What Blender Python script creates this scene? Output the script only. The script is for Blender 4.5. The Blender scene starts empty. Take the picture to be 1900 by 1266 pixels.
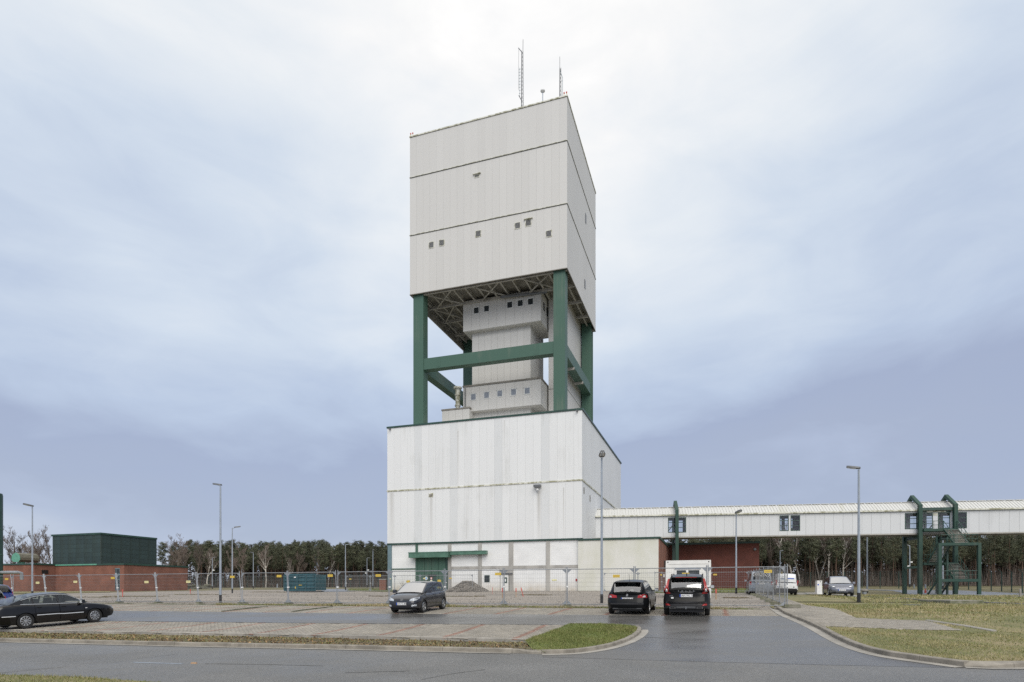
import bpy, math, random
import numpy as np
from mathutils import Vector, Matrix

# ------------------------------------------------------------------ camera, sky, sun, exposure
SC = bpy.context.scene
C = SC.collection
EYE = 1.72                      # eye above the near road
F, HZ, CX = 1122.0, 1098.0, 950.0   # survey of the photograph: focal length, horizon, centre (1900 px wide)
cam = bpy.data.cameras.new('camera'); camo = bpy.data.objects.new('camera', cam); C.objects.link(camo)
cam.sensor_width = 36; cam.lens = F / 1900 * 36; cam.shift_y = (HZ - 633) / 1900
cam.clip_start = 0.1; cam.clip_end = 6000
camo.location = (0, 0, EYE); camo.rotation_euler = (math.radians(90), 0, 0)
SC.camera = camo
SUN_EL, SUN_AZ, SUN_STR = 36, 172, 1.5     # azimuth clockwise from +Y: behind the viewer, veiled
sun = bpy.data.lights.new('sun', 'SUN'); suno = bpy.data.objects.new('sun', sun); C.objects.link(suno)
sun.energy = SUN_STR; sun.angle = math.radians(50); sun.color = (1, .955, .88)
_el, _az = math.radians(SUN_EL), math.radians(SUN_AZ)
SUN_DIR = Vector((math.sin(_az) * math.cos(_el), math.cos(_az) * math.cos(_el), math.sin(_el)))
suno.rotation_euler = (-SUN_DIR).to_track_quat('-Z', 'Y').to_euler()
VS = SC.view_settings
VS.view_transform = 'Standard'; VS.look = 'None'; VS.exposure = 0.45; VS.gamma = 1; VS.use_curve_mapping = False
SC.render.engine = 'CYCLES'
SC.cycles.max_bounces = 6; SC.cycles.transparent_max_bounces = 12; SC.cycles.use_denoising = False

W = bpy.data.worlds.new('World'); SC.world = W; W.use_nodes = True
nt = W.node_tree; nt.nodes.clear()
def N(t, kind, **kw):
    n = t.nodes.new(kind)
    for k, v in kw.items():
        if k == 'inp':
            for i, val in v.items(): n.inputs[i].default_value = val
        else: setattr(n, k, v)
    return n
def ramp(t, stops, interp='LINEAR'):
    r = N(t, 'ShaderNodeValToRGB'); r.color_ramp.interpolation = interp
    e = r.color_ramp.elements
    while len(e) < len(stops): e.new(0.5)
    for el, (p, c) in zip(e, stops):
        el.position = p; el.color = (c[0], c[1], c[2], 1) if hasattr(c, '__len__') else (c, c, c, 1)
    return r
out = N(nt, 'ShaderNodeOutputWorld'); bg = N(nt, 'ShaderNodeBackground'); bg.inputs['Strength'].default_value = 0.1
sky = N(nt, 'ShaderNodeTexSky'); sky.sky_type = 'NISHITA'; sky.sun_disc = False
sky.sun_elevation = _el; sky.sun_rotation = _az
tc = N(nt, 'ShaderNodeTexCoord')
mp = N(nt, 'ShaderNodeMapping', inp={'Scale': (1.0, 1.0, 2.4), 'Location': (11.3, 4.4, 3.3)})
n1 = N(nt, 'ShaderNodeTexNoise', inp={'Scale': 1.7, 'Detail': 9.0, 'Roughness': .52, 'Distortion': .35})
n2 = N(nt, 'ShaderNodeTexNoise', inp={'Scale': 5.5, 'Detail': 8.0, 'Roughness': .55, 'Distortion': .6})
sep = N(nt, 'ShaderNodeSeparateXYZ')
def math_(t, op, a, b=None, c=None, clamp=False):
    m = N(t, 'ShaderNodeMath', operation=op); m.use_clamp = clamp
    for i, x in enumerate((a, b, c)):
        if x is None: continue
        if isinstance(x, (int, float)): m.inputs[i].default_value = x
        else: t.links.new(x, m.inputs[i])
    return m.outputs[0]
L = nt.links.new
L(tc.outputs['Generated'], mp.inputs['Vector']); L(mp.outputs[0], n1.inputs['Vector']); L(mp.outputs[0], n2.inputs['Vector'])
L(tc.outputs['Generated'], sep.inputs[0])
amp = math_(nt, 'MULTIPLY', math_(nt, 'SUBTRACT', n1.outputs[0], .5), 0.58)
amp2 = math_(nt, 'MULTIPLY', math_(nt, 'SUBTRACT', n2.outputs[0], .5), 0.21)
# the cloud deck thins towards its own lit patch in front of the viewer
vd = N(nt, 'ShaderNodeVectorMath', operation='DOT_PRODUCT'); vd.inputs[1].default_value = Vector((-.20, .80, .565)).normalized()
L(tc.outputs['Generated'], vd.inputs[0])
thin = N(nt, 'ShaderNodeMapRange', inp={1: .72, 2: 1.0, 3: 0.0, 4: .145}); thin.interpolation_type = 'SMOOTHSTEP'; L(vd.outputs['Value'], thin.inputs[0])
elev = math_(nt, 'ADD', math_(nt, 'ADD', math_(nt, 'ADD', sep.outputs[2], amp), amp2), thin.outputs[0])
cr = ramp(nt, [(0.0, (.46, .51, .62)), (.09, (.385, .44, .575)), (.16, (.345, .395, .522)), (.27, (.335, .388, .526)), (.41, (.445, .52, .655)),
               (.55, (.575, .645, .74)), (.68, (.72, .76, .80)), (.80, (.86, .86, .855)), (1.0, (1.14, 1.10, 1.05))])
L(elev, cr.inputs[0])
mul = N(nt, 'ShaderNodeMix', data_type='RGBA', blend_type='MULTIPLY', inp={0: 1.0}); mul.inputs[7].default_value = (8.6, 8.6, 8.6, 1)
L(cr.outputs[0], mul.inputs[6])
mixs = N(nt, 'ShaderNodeMix', data_type='RGBA', inp={0: .92})
L(sky.outputs[0], mixs.inputs[6]); L(mul.outputs[2], mixs.inputs[7])
L(mixs.outputs[2], bg.inputs['Color']); L(bg.outputs[0], out.inputs['Surface'])

# ------------------------------------------------------------------ site frame and terrain
TH = math.radians(18.33); CO, SI = math.cos(TH), math.sin(TH)
def Wd(u, v): return (u * CO + v * SI, -u * SI + v * CO)
def UV(x, y): return (x * CO - y * SI, x * SI + y * CO)
_KV = np.array([-60, 13.5, 16, 20, 26, 31.2, 44, 74, 110, 130, 200, 400, 4000.])
_KH = np.array([1.74, 1.72, 1.66, 1.5, 1.04, .84, .47, -.1, -.75, -1.07, -1.6, -2, -2.])
def ss(x, a, b):
    t = np.clip((np.asarray(x, float) - a) / (b - a), 0, 1); return t * t * (3 - 2 * t)
def gz(u, v):
    v = np.asarray(v, float)
    h = sum(np.interp(v + d, _KV, _KH) for d in (-1.2, -.6, 0, .6, 1.2)) / 5
    b = ss(u, 3, 9) * np.interp(v, [45, 56, 70, 90, 112, 132], [0, .12, .33, .8, .5, 0])
    return EYE - h - b
def lawn_off(u, v): return .12 * (1 - ss(v, 24, 38))
def G(px, py, off=0.0):
    """point of the terrain (raised by off) sighted at this place of the survey photograph -> (u, v)"""
    kx, kz = (px - CX) / F, (py - HZ) / F
    def g(Y):
        u, v = UV(kx * Y, Y)
        o = off(u, v) if callable(off) else off
        return float(EYE - kz * Y - (gz(u, v) + o))
    Y = 6.0; a = g(Y)
    while Y < 400:
        Y2 = Y * 1.02
        if g(Y2) <= 0:
            lo, hi = Y, Y2
            for _ in range(30):
                m = (lo + hi) / 2
                if g(m) > 0: lo = m
                else: hi = m
            return UV(kx * lo, lo)
        Y = Y2
    return UV(kx * Y, Y)
def GW(px, py, off=0.0):
    u, v = G(px, py, off); x, y = Wd(u, v); o = off(u, v) if callable(off) else off
    return Vector((x, y, float(gz(u, v)) + o))
def S(u, v, dz=0.0):
    x, y = Wd(u, v); return Vector((x, y, float(gz(u, v)) + dz))
rnd = random.Random(7); nrs = np.random.RandomState(11)

# ------------------------------------------------------------------ materials
MATS = {}
def base_mat(name):
    m = bpy.data.materials.new(name); m.use_nodes = True; MATS[name] = m
    t = m.node_tree; b = t.nodes['Principled BSDF']; return m, t, b
def mat(name, col, rough=.6, var=.12, scale=3.0, stretch=(1, 1, 1), bump=0.0, bscale=40.0, metal=0.0, col2=None, obj_var=0.0,
        detail=6.0, spec=None, rvar=0.0, coat=0.0, tint=None, cut=(.35, .65)):
    m, t, b = base_mat(name); L = t.links.new
    tcn = N(t, 'ShaderNodeTexCoord'); mpn = N(t, 'ShaderNodeMapping', inp={'Scale': stretch})
    L(tcn.outputs['Object'], mpn.inputs[0])
    no = N(t, 'ShaderNodeTexNoise', inp={'Scale': scale, 'Detail': detail, 'Roughness': .6}); L(mpn.outputs[0], no.inputs['Vector'])
    c2 = col2 if col2 else tuple(min(1, c * (1 - var)) for c in col)
    c1 = col if col2 else tuple(min(1, c * (1 + var * .6)) for c in col)
    r = ramp(t, [(cut[0], c2), (cut[1], c1)]); L(no.outputs[0], r.inputs[0])
    c = r.outputs[0]
    if obj_var:
        oi = N(t, 'ShaderNodeObjectInfo')
        hv = N(t, 'ShaderNodeHueSaturation'); L(c, hv.inputs['Color'])
        mr = N(t, 'ShaderNodeMapRange', inp={3: 1 - obj_var, 4: 1 + obj_var}); L(oi.outputs['Random'], mr.inputs[0]); L(mr.outputs[0], hv.inputs['Value'])
        c = hv.outputs[0]
    if tint:
        at = N(t, 'ShaderNodeAttribute', attribute_name='tint'); rr = ramp(t, tint); L(at.outputs['Fac'], rr.inputs[0])
        mx = N(t, 'ShaderNodeMix', data_type='RGBA', blend_type='MULTIPLY', inp={0: 1.0}); L(c, mx.inputs[6]); L(rr.outputs[0], mx.inputs[7]); c = mx.outputs[2]
    L(c, b.inputs['Base Color'])
    b.inputs['Roughness'].default_value = rough; b.inputs['Metallic'].default_value = metal
    if spec is not None: b.inputs['Specular IOR Level'].default_value = spec
    if coat: b.inputs['Coat Weight'].default_value = coat; b.inputs['Coat Roughness'].default_value = .03
    if rvar:
        mr = N(t, 'ShaderNodeMapRange', inp={1: .35, 2: .65, 3: max(0.02, rough - rvar), 4: min(1, rough + rvar)}); L(no.outputs[0], mr.inputs[0]); L(mr.outputs[0], b.inputs['Roughness'])
    if bump:
        nb = N(t, 'ShaderNodeTexNoise', inp={'Scale': bscale, 'Detail': 5.0}); L(mpn.outputs[0], nb.inputs['Vector'])
        bp = N(t, 'ShaderNodeBump', inp={'Strength': bump, 'Distance': .02}); L(nb.outputs[0], bp.inputs['Height']); L(bp.outputs[0], b.inputs['Normal'])
    return m
def ground_mat(name, cols, scale, fine, rough=.85, bump=.5, bscale=60, fine_amt=.35, stretch=(1, 1, 1), wet=None, speck=None):
    """patchy ground: three colours over large noise, multiplied by fine grain; wet=(scale, low, high) adds damp shine"""
    m, t, b = base_mat(name); L = t.links.new
    tcn = N(t, 'ShaderNodeTexCoord'); mpn = N(t, 'ShaderNodeMapping', inp={'Scale': stretch}); L(tcn.outputs['Object'], mpn.inputs[0])
    a = N(t, 'ShaderNodeTexNoise', inp={'Scale': scale, 'Detail': 7.0, 'Roughness': .62, 'Distortion': .4}); L(mpn.outputs[0], a.inputs['Vector'])
    r = ramp(t, [(.3, cols[0]), (.5, cols[1]), (.68, cols[2])]); L(a.outputs[0], r.inputs[0])
    f = N(t, 'ShaderNodeTexNoise', inp={'Scale': fine, 'Detail': 4.0, 'Roughness': .7}); L(tcn.outputs['Object'], f.inputs['Vector'])
    fr = ramp(t, [(.3, 1 - fine_amt), (.7, 1 + fine_amt)]); L(f.outputs[0], fr.inputs[0])
    mx = N(t, 'ShaderNodeMix', data_type='RGBA', blend_type='MULTIPLY', inp={0: 1.0}); L(r.outputs[0], mx.inputs[6]); L(fr.outputs[0], mx.inputs[7])
    c = mx.outputs[2]
    if speck:
        vo = N(t, 'ShaderNodeTexVoronoi', inp={'Scale': speck[0]}); L(tcn.outputs['Object'], vo.inputs['Vector'])
        sr = ramp(t, [(.0, speck[1]), (1.0, speck[2])])
        L(vo.outputs['Color'], sr.inputs[0])
        m2 = N(t, 'ShaderNodeMix', data_type='RGBA', blend_type='MULTIPLY', inp={0: 1.0}); L(c, m2.inputs[6]); L(sr.outputs[0], m2.inputs[7]); c = m2.outputs[2]
    b.inputs['Roughness'].default_value = rough
    if wet:
        w = N(t, 'ShaderNodeTexNoise', inp={'Scale': wet[0], 'Detail': 5.0, 'Roughness': .6, 'Distortion': .5}); L(mpn.outputs[0], w.inputs['Vector'])
        mr = N(t, 'ShaderNodeMapRange', inp={1: .4, 2: .62, 3: wet[1], 4: wet[2]}); L(w.outputs[0], mr.inputs[0]); L(mr.outputs[0], b.inputs['Roughness'])
        dk = N(t, 'ShaderNodeMapRange', inp={1: .4, 2: .62, 3: wet[3], 4: 1.0}); L(w.outputs[0], dk.inputs[0])
        m3 = N(t, 'ShaderNodeMix', data_type='RGBA', blend_type='MULTIPLY', inp={0: 1.0}); L(c, m3.inputs[6]); L(dk.outputs[0], m3.inputs[7]); c = m3.outputs[2]
    L(c, b.inputs['Base Color'])
    nb = N(t, 'ShaderNodeTexNoise', inp={'Scale': bscale, 'Detail': 6.0, 'Roughness': .7}); L(tcn.outputs['Object'], nb.inputs['Vector'])
    bp = N(t, 'ShaderNodeBump', inp={'Strength': bump, 'Distance': .03}); L(nb.outputs[0], bp.inputs['Height']); L(bp.outputs[0], b.inputs['Normal'])
    return m
def cladding(name, col, dirt, streak=.5, runs=()):
    """painted sheet cladding: vertical rain streaks and faint blotches"""
    m, t, b = base_mat(name); L = t.links.new
    g = N(t, 'ShaderNodeNewGeometry')
    m1 = N(t, 'ShaderNodeMapping', inp={'Scale': (1.6, 1.6, .05)}); L(g.outputs['Position'], m1.inputs[0])
    s1 = N(t, 'ShaderNodeTexNoise', inp={'Scale': 1.5, 'Detail': 9.0, 'Roughness': .68}); L(m1.outputs[0], s1.inputs['Vector'])
    s2 = N(t, 'ShaderNodeTexNoise', inp={'Scale': .22, 'Detail': 5.0}); L(g.outputs['Position'], s2.inputs['Vector'])
    a = math_(t, 'MULTIPLY', s1.outputs[0], s2.outputs[0])
    r = ramp(t, [(.16, col), (.27, col), (.47, tuple(c * (1 - streak) + d * streak for c, d in zip(col, dirt)))]); L(a, r.inputs[0])
    c = r.outputs[0]
    if runs:        # rust and dirt runs below lamps, vents and joints
        sp = N(t, 'ShaderNodeSeparateXYZ'); L(g.outputs['Position'], sp.inputs[0])
        uu = math_(t, 'SUBTRACT', math_(t, 'MULTIPLY', sp.outputs[0], CO), math_(t, 'MULTIPLY', sp.outputs[1], SI))
        wob = math_(t, 'MULTIPLY', math_(t, 'SUBTRACT', s1.outputs[0], .5), .5); tot = None
        for px, y0, y1, w, a_ in runs:
            k = (px - CX) / F; Y = 74.0 / (CO + k * SI); u0 = Y * (k * CO - SI); z0, z1 = EYE + (HZ - y0) * Y / F, EYE + (HZ - y1) * Y / F
            m_ = N(t, 'ShaderNodeMapRange', inp={1: 0.0, 2: w * 2, 3: a_, 4: 0.0}); L(math_(t, 'ABSOLUTE', math_(t, 'ADD', math_(t, 'SUBTRACT', uu, u0), wob)), m_.inputs[0])
            f_ = N(t, 'ShaderNodeMapRange', inp={1: min(z0, z1), 2: max(z0, z1), 3: .15 if z0 > z1 else 1.0, 4: 1.0 if z0 > z1 else .15}); L(sp.outputs[2], f_.inputs[0])
            ins = math_(t, 'LESS_THAN', sp.outputs[2], max(z0, z1)); ins2 = math_(t, 'GREATER_THAN', sp.outputs[2], min(z0, z1))
            q = math_(t, 'MULTIPLY', math_(t, 'MULTIPLY', m_.outputs[0], f_.outputs[0]), math_(t, 'MULTIPLY', ins, ins2)); tot = q if tot is None else math_(t, 'MAXIMUM', tot, q)
        mx = N(t, 'ShaderNodeMix', data_type='RGBA'); mx.inputs[7].default_value = (.22, .19, .14, 1); L(tot, mx.inputs[0]); L(c, mx.inputs[6]); c = mx.outputs[2]
    oi = N(t, 'ShaderNodeObjectInfo'); mr = N(t, 'ShaderNodeMapRange', inp={3: .97, 4: 1.015}); L(oi.outputs['Random'], mr.inputs[0])
    hv = N(t, 'ShaderNodeHueSaturation'); L(c, hv.inputs['Color']); L(mr.outputs[0], hv.inputs['Value'])
    L(hv.outputs[0], b.inputs['Base Color']); b.inputs['Roughness'].default_value = .5; b.inputs['Specular IOR Level'].default_value = .3
    return m
def brick_mat(name, c1, c2, mortar, bw=.24, bh=.075, rough=.85, msize=.012, bump=.6, stain=None, amt=(.78, 1.12)):
    m, t, b = base_mat(name); L = t.links.new
    tcn = N(t, 'ShaderNodeTexCoord'); sp = N(t, 'ShaderNodeSeparateXYZ'); L(tcn.outputs['Object'], sp.inputs[0])
    cb = N(t, 'ShaderNodeCombineXYZ'); L(math_(t, 'ADD', sp.outputs[0], sp.outputs[1]), cb.inputs[0]); L(sp.outputs[2], cb.inputs[1])
    br = N(t, 'ShaderNodeTexBrick', inp={'Scale': 1.0, 'Mortar Size': msize, 'Brick Width': bw, 'Row Height': bh, 'Color1': (*c1, 1), 'Color2': (*c2, 1), 'Mortar': (*mortar, 1)})
    L(cb.outputs[0], br.inputs['Vector'])
    no = N(t, 'ShaderNodeTexNoise', inp={'Scale': .6, 'Detail': 6.0}); L(tcn.outputs['Object'], no.inputs['Vector'])
    r = ramp(t, [(.35, amt[0]), (.65, amt[1])]); L(no.outputs[0], r.inputs[0])
    mx = N(t, 'ShaderNodeMix', data_type='RGBA', blend_type='MULTIPLY', inp={0: 1.0}); L(br.outputs['Color'], mx.inputs[6]); L(r.outputs[0], mx.inputs[7])
    c = mx.outputs[2]
    if stain:      # rust-brown splash marks rising a little from the ground
        zz = N(t, 'ShaderNodeMapRange', inp={1: 0.1, 2: 1.5, 3: .75, 4: 0.0}); L(sp.outputs[2], zz.inputs[0])
        n3 = N(t, 'ShaderNodeTexNoise', inp={'Scale': 1.1, 'Detail': 7.0}); L(tcn.outputs['Object'], n3.inputs['Vector'])
        fac = math_(t, 'MULTIPLY', zz.outputs[0], n3.outputs[0], clamp=True)
        m2 = N(t, 'ShaderNodeMix', data_type='RGBA'); m2.inputs[7].default_value = (*stain, 1); L(fac, m2.inputs[0]); L(c, m2.inputs[6]); c = m2.outputs[2]
    L(c, b.inputs['Base Color']); b.inputs['Roughness'].default_value = rough
    bp = N(t, 'ShaderNodeBump', inp={'Strength': bump, 'Distance': .01}); bp.invert = True; L(br.outputs['Fac'], bp.inputs['Height']); L(bp.outputs[0], b.inputs['Normal'])
    return m
def glass_mat(name, tint, gloss=.12, trans=.6, rough=.02):
    m, t, b = base_mat(name); L = t.links.new
    o = t.nodes['Material Output']
    b.inputs['Base Color'].default_value = (.012, .016, .018, 1); b.inputs['Roughness'].default_value = rough; b.inputs['IOR'].default_value = 1.5
    b.inputs['Specular IOR Level'].default_value = .9
    tr = N(t, 'ShaderNodeBsdfTransparent', inp={'Color': (*tint, 1)}); gl = N(t, 'ShaderNodeBsdfGlossy', inp={'Roughness': rough})
    fr = N(t, 'ShaderNodeFresnel', inp={'IOR': 1.5}); add = math_(t, 'ADD', fr.outputs[0], gloss, clamp=True)
    m1 = N(t, 'ShaderNodeMixShader', inp={0: trans}); L(b.outputs[0], m1.inputs[1]); L(tr.outputs[0], m1.inputs[2])
    m2 = N(t, 'ShaderNodeMixShader'); L(add, m2.inputs[0]); L(m1.outputs[0], m2.inputs[1]); L(gl.outputs[0], m2.inputs[2])
    L(m2.outputs[0], o.inputs['Surface']); return m

M = MATS
ground_mat('field', [(.10, .10, .045), (.16, .14, .07), (.20, .17, .09)], .25, 30, bump=.8)
ground_mat('asphalt', [(.138, .137, .132), (.16, .158, .152), (.182, .179, .172)], .35, 55, rough=.7, bump=.55, bscale=110, fine_amt=.42, wet=(.3, .42, .7, .9), speck=(60, .62, 1.5))
ground_mat('wet_asphalt', [(.108, .105, .10), (.125, .121, .115), (.142, .138, .13)], .3, 55, rough=.45, bump=.14, bscale=110, fine_amt=.3, stretch=(.45, 1.3, 1), wet=(.4, .24, .46, .84), speck=(70, .8, 1.25))
ground_mat('joint_sand', [(.10, .09, .07), (.14, .125, .095), (.17, .15, .12)], .4, 50)
mat('paver', (.345, .315, .265), rough=.75, var=.2, scale=.5, bump=.3, bscale=60, tint=[(0, .76), (.5, .92), (1, 1.06)])
mat('paver_red', (.32, .185, .14), rough=.8, var=.2, scale=2.0, bump=.3, bscale=60, tint=[(0, .7), (1, 1.15)])
ground_mat('path_sand', [(.22, .20, .165), (.26, .235, .195), (.30, .27, .225)], .6, 40)
ground_mat('gravel', [(.23, .205, .175), (.31, .275, .235), (.37, .325, .275)], .16, 18, bump=.8, bscale=34, fine_amt=.25, stretch=(.4, 1.6, 1), speck=(24, .78, 1.15))
ground_mat('soil', [(.085, .062, .035), (.135, .105, .06), (.12, .125, .045)], .8, 30, bump=1.0, bscale=35, fine_amt=.5)
ground_mat('turf', [(.12, .14, .045), (.22, .20, .09), (.34, .275, .15)], .42, 26, bump=1.0, bscale=40, fine_amt=.5)
ground_mat('turf_green', [(.14, .165, .05), (.18, .20, .07), (.25, .23, .11)], .7, 26, bump=1.0, bscale=40, fine_amt=.5)
ground_mat('far_asphalt', [(.17, .18, .20), (.2, .21, .23), (.23, .24, .26)], .3, 20, rough=.4)
ground_mat('forest_floor', [(.05, .04, .02), (.085, .062, .032), (.10, .09, .035)], .3, 8)
mat('kerb_stone', (.27, .245, .205), rough=.8, var=.3, scale=2.5, bump=.4, bscale=60, obj_var=.10)
mat('pale_concrete', (.33, .31, .275), rough=.8, var=.25, scale=1.2, bump=.3, bscale=50, obj_var=.06)
mat('concrete', (.40, .385, .355), rough=.8, var=.22, scale=.8, stretch=(1, 1, .35), bump=.2, bscale=30)
mat('mossy_concrete', (.27, .255, .21), rough=.9, var=.4, scale=1.5, col2=(.10, .11, .06), bump=.6, bscale=40, obj_var=.2)
cladding('white_cladding', (.735, .74, .73), (.47, .465, .43), .5, runs=[(1000, 912, 1003, .20, .5), (800.5, 923, 1005, .16, .35), (850, 800, 905, .10, .35), (1046, 905, 1000, .07, .45), (727, 915, 1008, .25, .35), (936, 780, 850, .08, .3), (866, 1000, 905, .1, .2)])
mat('frame_white', (.66, .66, .63), rough=.5, var=.06)
mat('cowl_brown', (.15, .14, .10), rough=.6, var=.3)
mat('white_joint', (.57, .57, .55), rough=.7)
cladding('grey_cladding', (.68, .69, .685), (.46, .46, .43), .6)
cladding('cream_cladding', (.60, .585, .55), (.50, .485, .45), .15)
mat('tower_joint', (.42, .415, .39), rough=.7)
cladding('bridge_cladding', (.645, .655, .66), (.38, .38, .36), .35)
mat('panel_edge', (.22, .22, .2), rough=.7)
mat('flashing', (.68, .67, .58), rough=.5, var=.3, scale=2.0, col2=(.34, .33, .22), cut=(.42, .55))
mat('dark_gap', (.06, .06, .055), rough=.9)
cladding('green_paint', (.064, .125, .094), (.15, .18, .14), .65)
cladding('bridge_green', (.030, .070, .054), (.11, .11, .08), .6)
mat('stair_green', (.045, .098, .076), rough=.5, var=.3, scale=2)
mat('green_paint_light', (.085, .18, .13), rough=.45, var=.25, scale=1.2)
mat('green_dark', (.026, .066, .05), rough=.4, var=.25, scale=1.0)
mat('green_cladding', (.030, .054, .053), rough=.5, var=.3, scale=1.1, stretch=(1, 1, .5), col2=(.024, .038, .028), cut=(.3, .62), obj_var=.12)
mat('pale_green', (.13, .36, .26), rough=.5, var=.15)
mat('steel_blue', (.15, .22, .245), rough=.5, var=.15)
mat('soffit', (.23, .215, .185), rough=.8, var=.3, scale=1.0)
mat('joist', (.42, .40, .36), rough=.7, var=.25, scale=.8)
brick_mat('white_block', (.80, .80, .785), (.78, .78, .77), (.70, .70, .68), bw=.5, bh=.24, msize=.008, bump=.3, stain=(.42, .30, .16), amt=(.95, 1.03))
mat('green_plaster', (.69, .68, .63), rough=.85, var=.2, scale=.35, col2=(.60, .595, .50), stretch=(1, 1, .5), bump=.15, cut=(.36, .6))
brick_mat('brick', (.29, .115, .075), (.24, .093, .062), (.20, .105, .08))
brick_mat('brick_dark', (.165, .048, .032), (.13, .036, .026), (.095, .042, .034))
mat('fence_wire', (.20, .205, .21), rough=.6)
mat('galvanised', (.34, .36, .38), rough=.45, var=.18, scale=6, metal=.55, bump=.05)
mat('lamp_steel', (.33, .37, .42), rough=.5, var=.12, scale=3, metal=.25)
mat('lamp_dark', (.13, .135, .14), rough=.45)
mat('black_plastic', (.018, .018, .02), rough=.5)
mat('rubber', (.018, .018, .018), rough=.85)
mat('chrome', (.72, .73, .75), rough=.18, metal=1.0, var=.05)
mat('alloy', (.48, .49, .50), rough=.32, metal=.75, var=.1)
mat('black_paint', (.006, .0055, .006), rough=.2, var=.1, coat=.3, spec=.4)
mat('dark_grey_paint', (.026, .027, .034), rough=.3, var=.1, coat=.8, metal=.3)
mat('black_car', (.006, .0068, .008), rough=.26, var=.1, spec=.22)
mat('charcoal_paint', (.010, .0095, .009), rough=.26, var=.1, spec=.24)
mat('van_grey', (.24, .27, .31), rough=.35, var=.08, coat=.6, metal=.2)
mat('van_white', (.80, .80, .80), rough=.4, var=.05, coat=.4)
mat('hatch_grey', (.17, .18, .215), rough=.3, var=.08, coat=.7, metal=.35)
mat('blue_paint', (.02, .05, .25), rough=.25, var=.08, coat=.8)
mat('silver_paint', (.22, .235, .26), rough=.3, var=.08, coat=.8, metal=.4)
mat('car_interior', (.035, .036, .038), rough=.9)
mat('plate_white', (.78, .78, .78), rough=.4, var=.02)
mat('plate_blue', (.02, .09, .5), rough=.4)
mat('ink', (.015, .015, .02), rough=.6)
mat('tail_red', (.36, .012, .012), rough=.15, var=.1, coat=.6)
mat('tail_clear', (.62, .60, .60), rough=.12, var=.1)
mat('lamp_glass', (.62, .65, .68), rough=.08, var=.35, scale=14, metal=.3)
mat('sign_yellow', (.66, .47, .06), rough=.55, var=.1, scale=8)
mat('sign_pale', (.74, .70, .36), rough=.55, var=.1, scale=8)
mat('sign_white', (.8, .8, .78), rough=.5)
mat('sign_blue', (.22, .45, .72), rough=.5)
mat('sign_red', (.55, .05, .04), rough=.5)
mat('peg_red', (.55, .10, .075), rough=.6)
mat('peg_wood', (.40, .25, .14), rough=.8)
mat('skip_teal', (.024, .085, .105), rough=.45, var=.3, scale=1.2, bump=.05)
mat('cabin_white', (.76, .755, .72), rough=.5, var=.08, scale=1.5)
mat('gravel_stone', (.235, .215, .19), rough=.9, var=.4, scale=9, tint=[(0, .55), (1, 1.4)], bump=.4, bscale=30)
mat('cable_yellow', (.62, .66, .05), rough=.5)
mat('blade_grass', (.168, .182, .064), rough=.7, var=.15, scale=.8, tint=[(0, (.75, .95, .6)), (.35, (1.1, 1.12, .85)), (.6, (1.6, 1.36, 1.6)), (1, (2.6, 2.0, 3.2))])
mat('leaf_litter', (.22, .145, .07), rough=.85, var=.3, scale=3, tint=[(0, .4), (.7, 1.0), (1, 1.9)])
mat('pine_bark', (.105, .066, .046), rough=.95, var=.35, scale=2.0, stretch=(1, 1, .3), obj_var=.25)
mat('pine_needles', (.098, .108, .064), rough=.75, var=.3, scale=.4, tint=[(0, (.55, .6, .55)), (.6, (1, 1, 1)), (1, (1.6, 1.45, 1.3))], obj_var=.22)
mat('deep_brush', (.078, .060, .045), rough=.9, var=.3, scale=.3, tint=[(0, (.5, .5, .5)), (1, (1.3, 1.2, 1.1))])
mat('deep_needles', (.085, .084, .058), rough=.8, var=.3, scale=.3, tint=[(0, (.5, .5, .5)), (1, (1.3, 1.2, 1.1))])
mat('birch_bark', (.62, .58, .52), rough=.8, var=.3, scale=3.5, stretch=(1, 1, 2.0), col2=(.20, .17, .14), cut=(.38, .48))
mat('bare_twig', (.17, .135, .115), rough=.9, var=.25, scale=1, obj_var=.2)
mat('fence_green', (.02, .05, .04), rough=.5)
glass_mat('car_glass', (.80, .87, .85), gloss=.03, trans=.86)
glass_mat('rear_glass', (.80, .87, .85), gloss=.30, trans=.86)
glass_mat('screen_glass', (.5, .56, .55), gloss=.62, trans=.45)
glass_mat('window_glass', (.93, .95, .96), gloss=.05, trans=.96)
mat('dark_pane', (.035, .042, .045), rough=.12, var=.2)
mat('grey_pane', (.23, .25, .28), rough=.15, var=.2, scale=1)
mat('louvre', (.24, .24, .235), rough=.6, var=.1)
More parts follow.
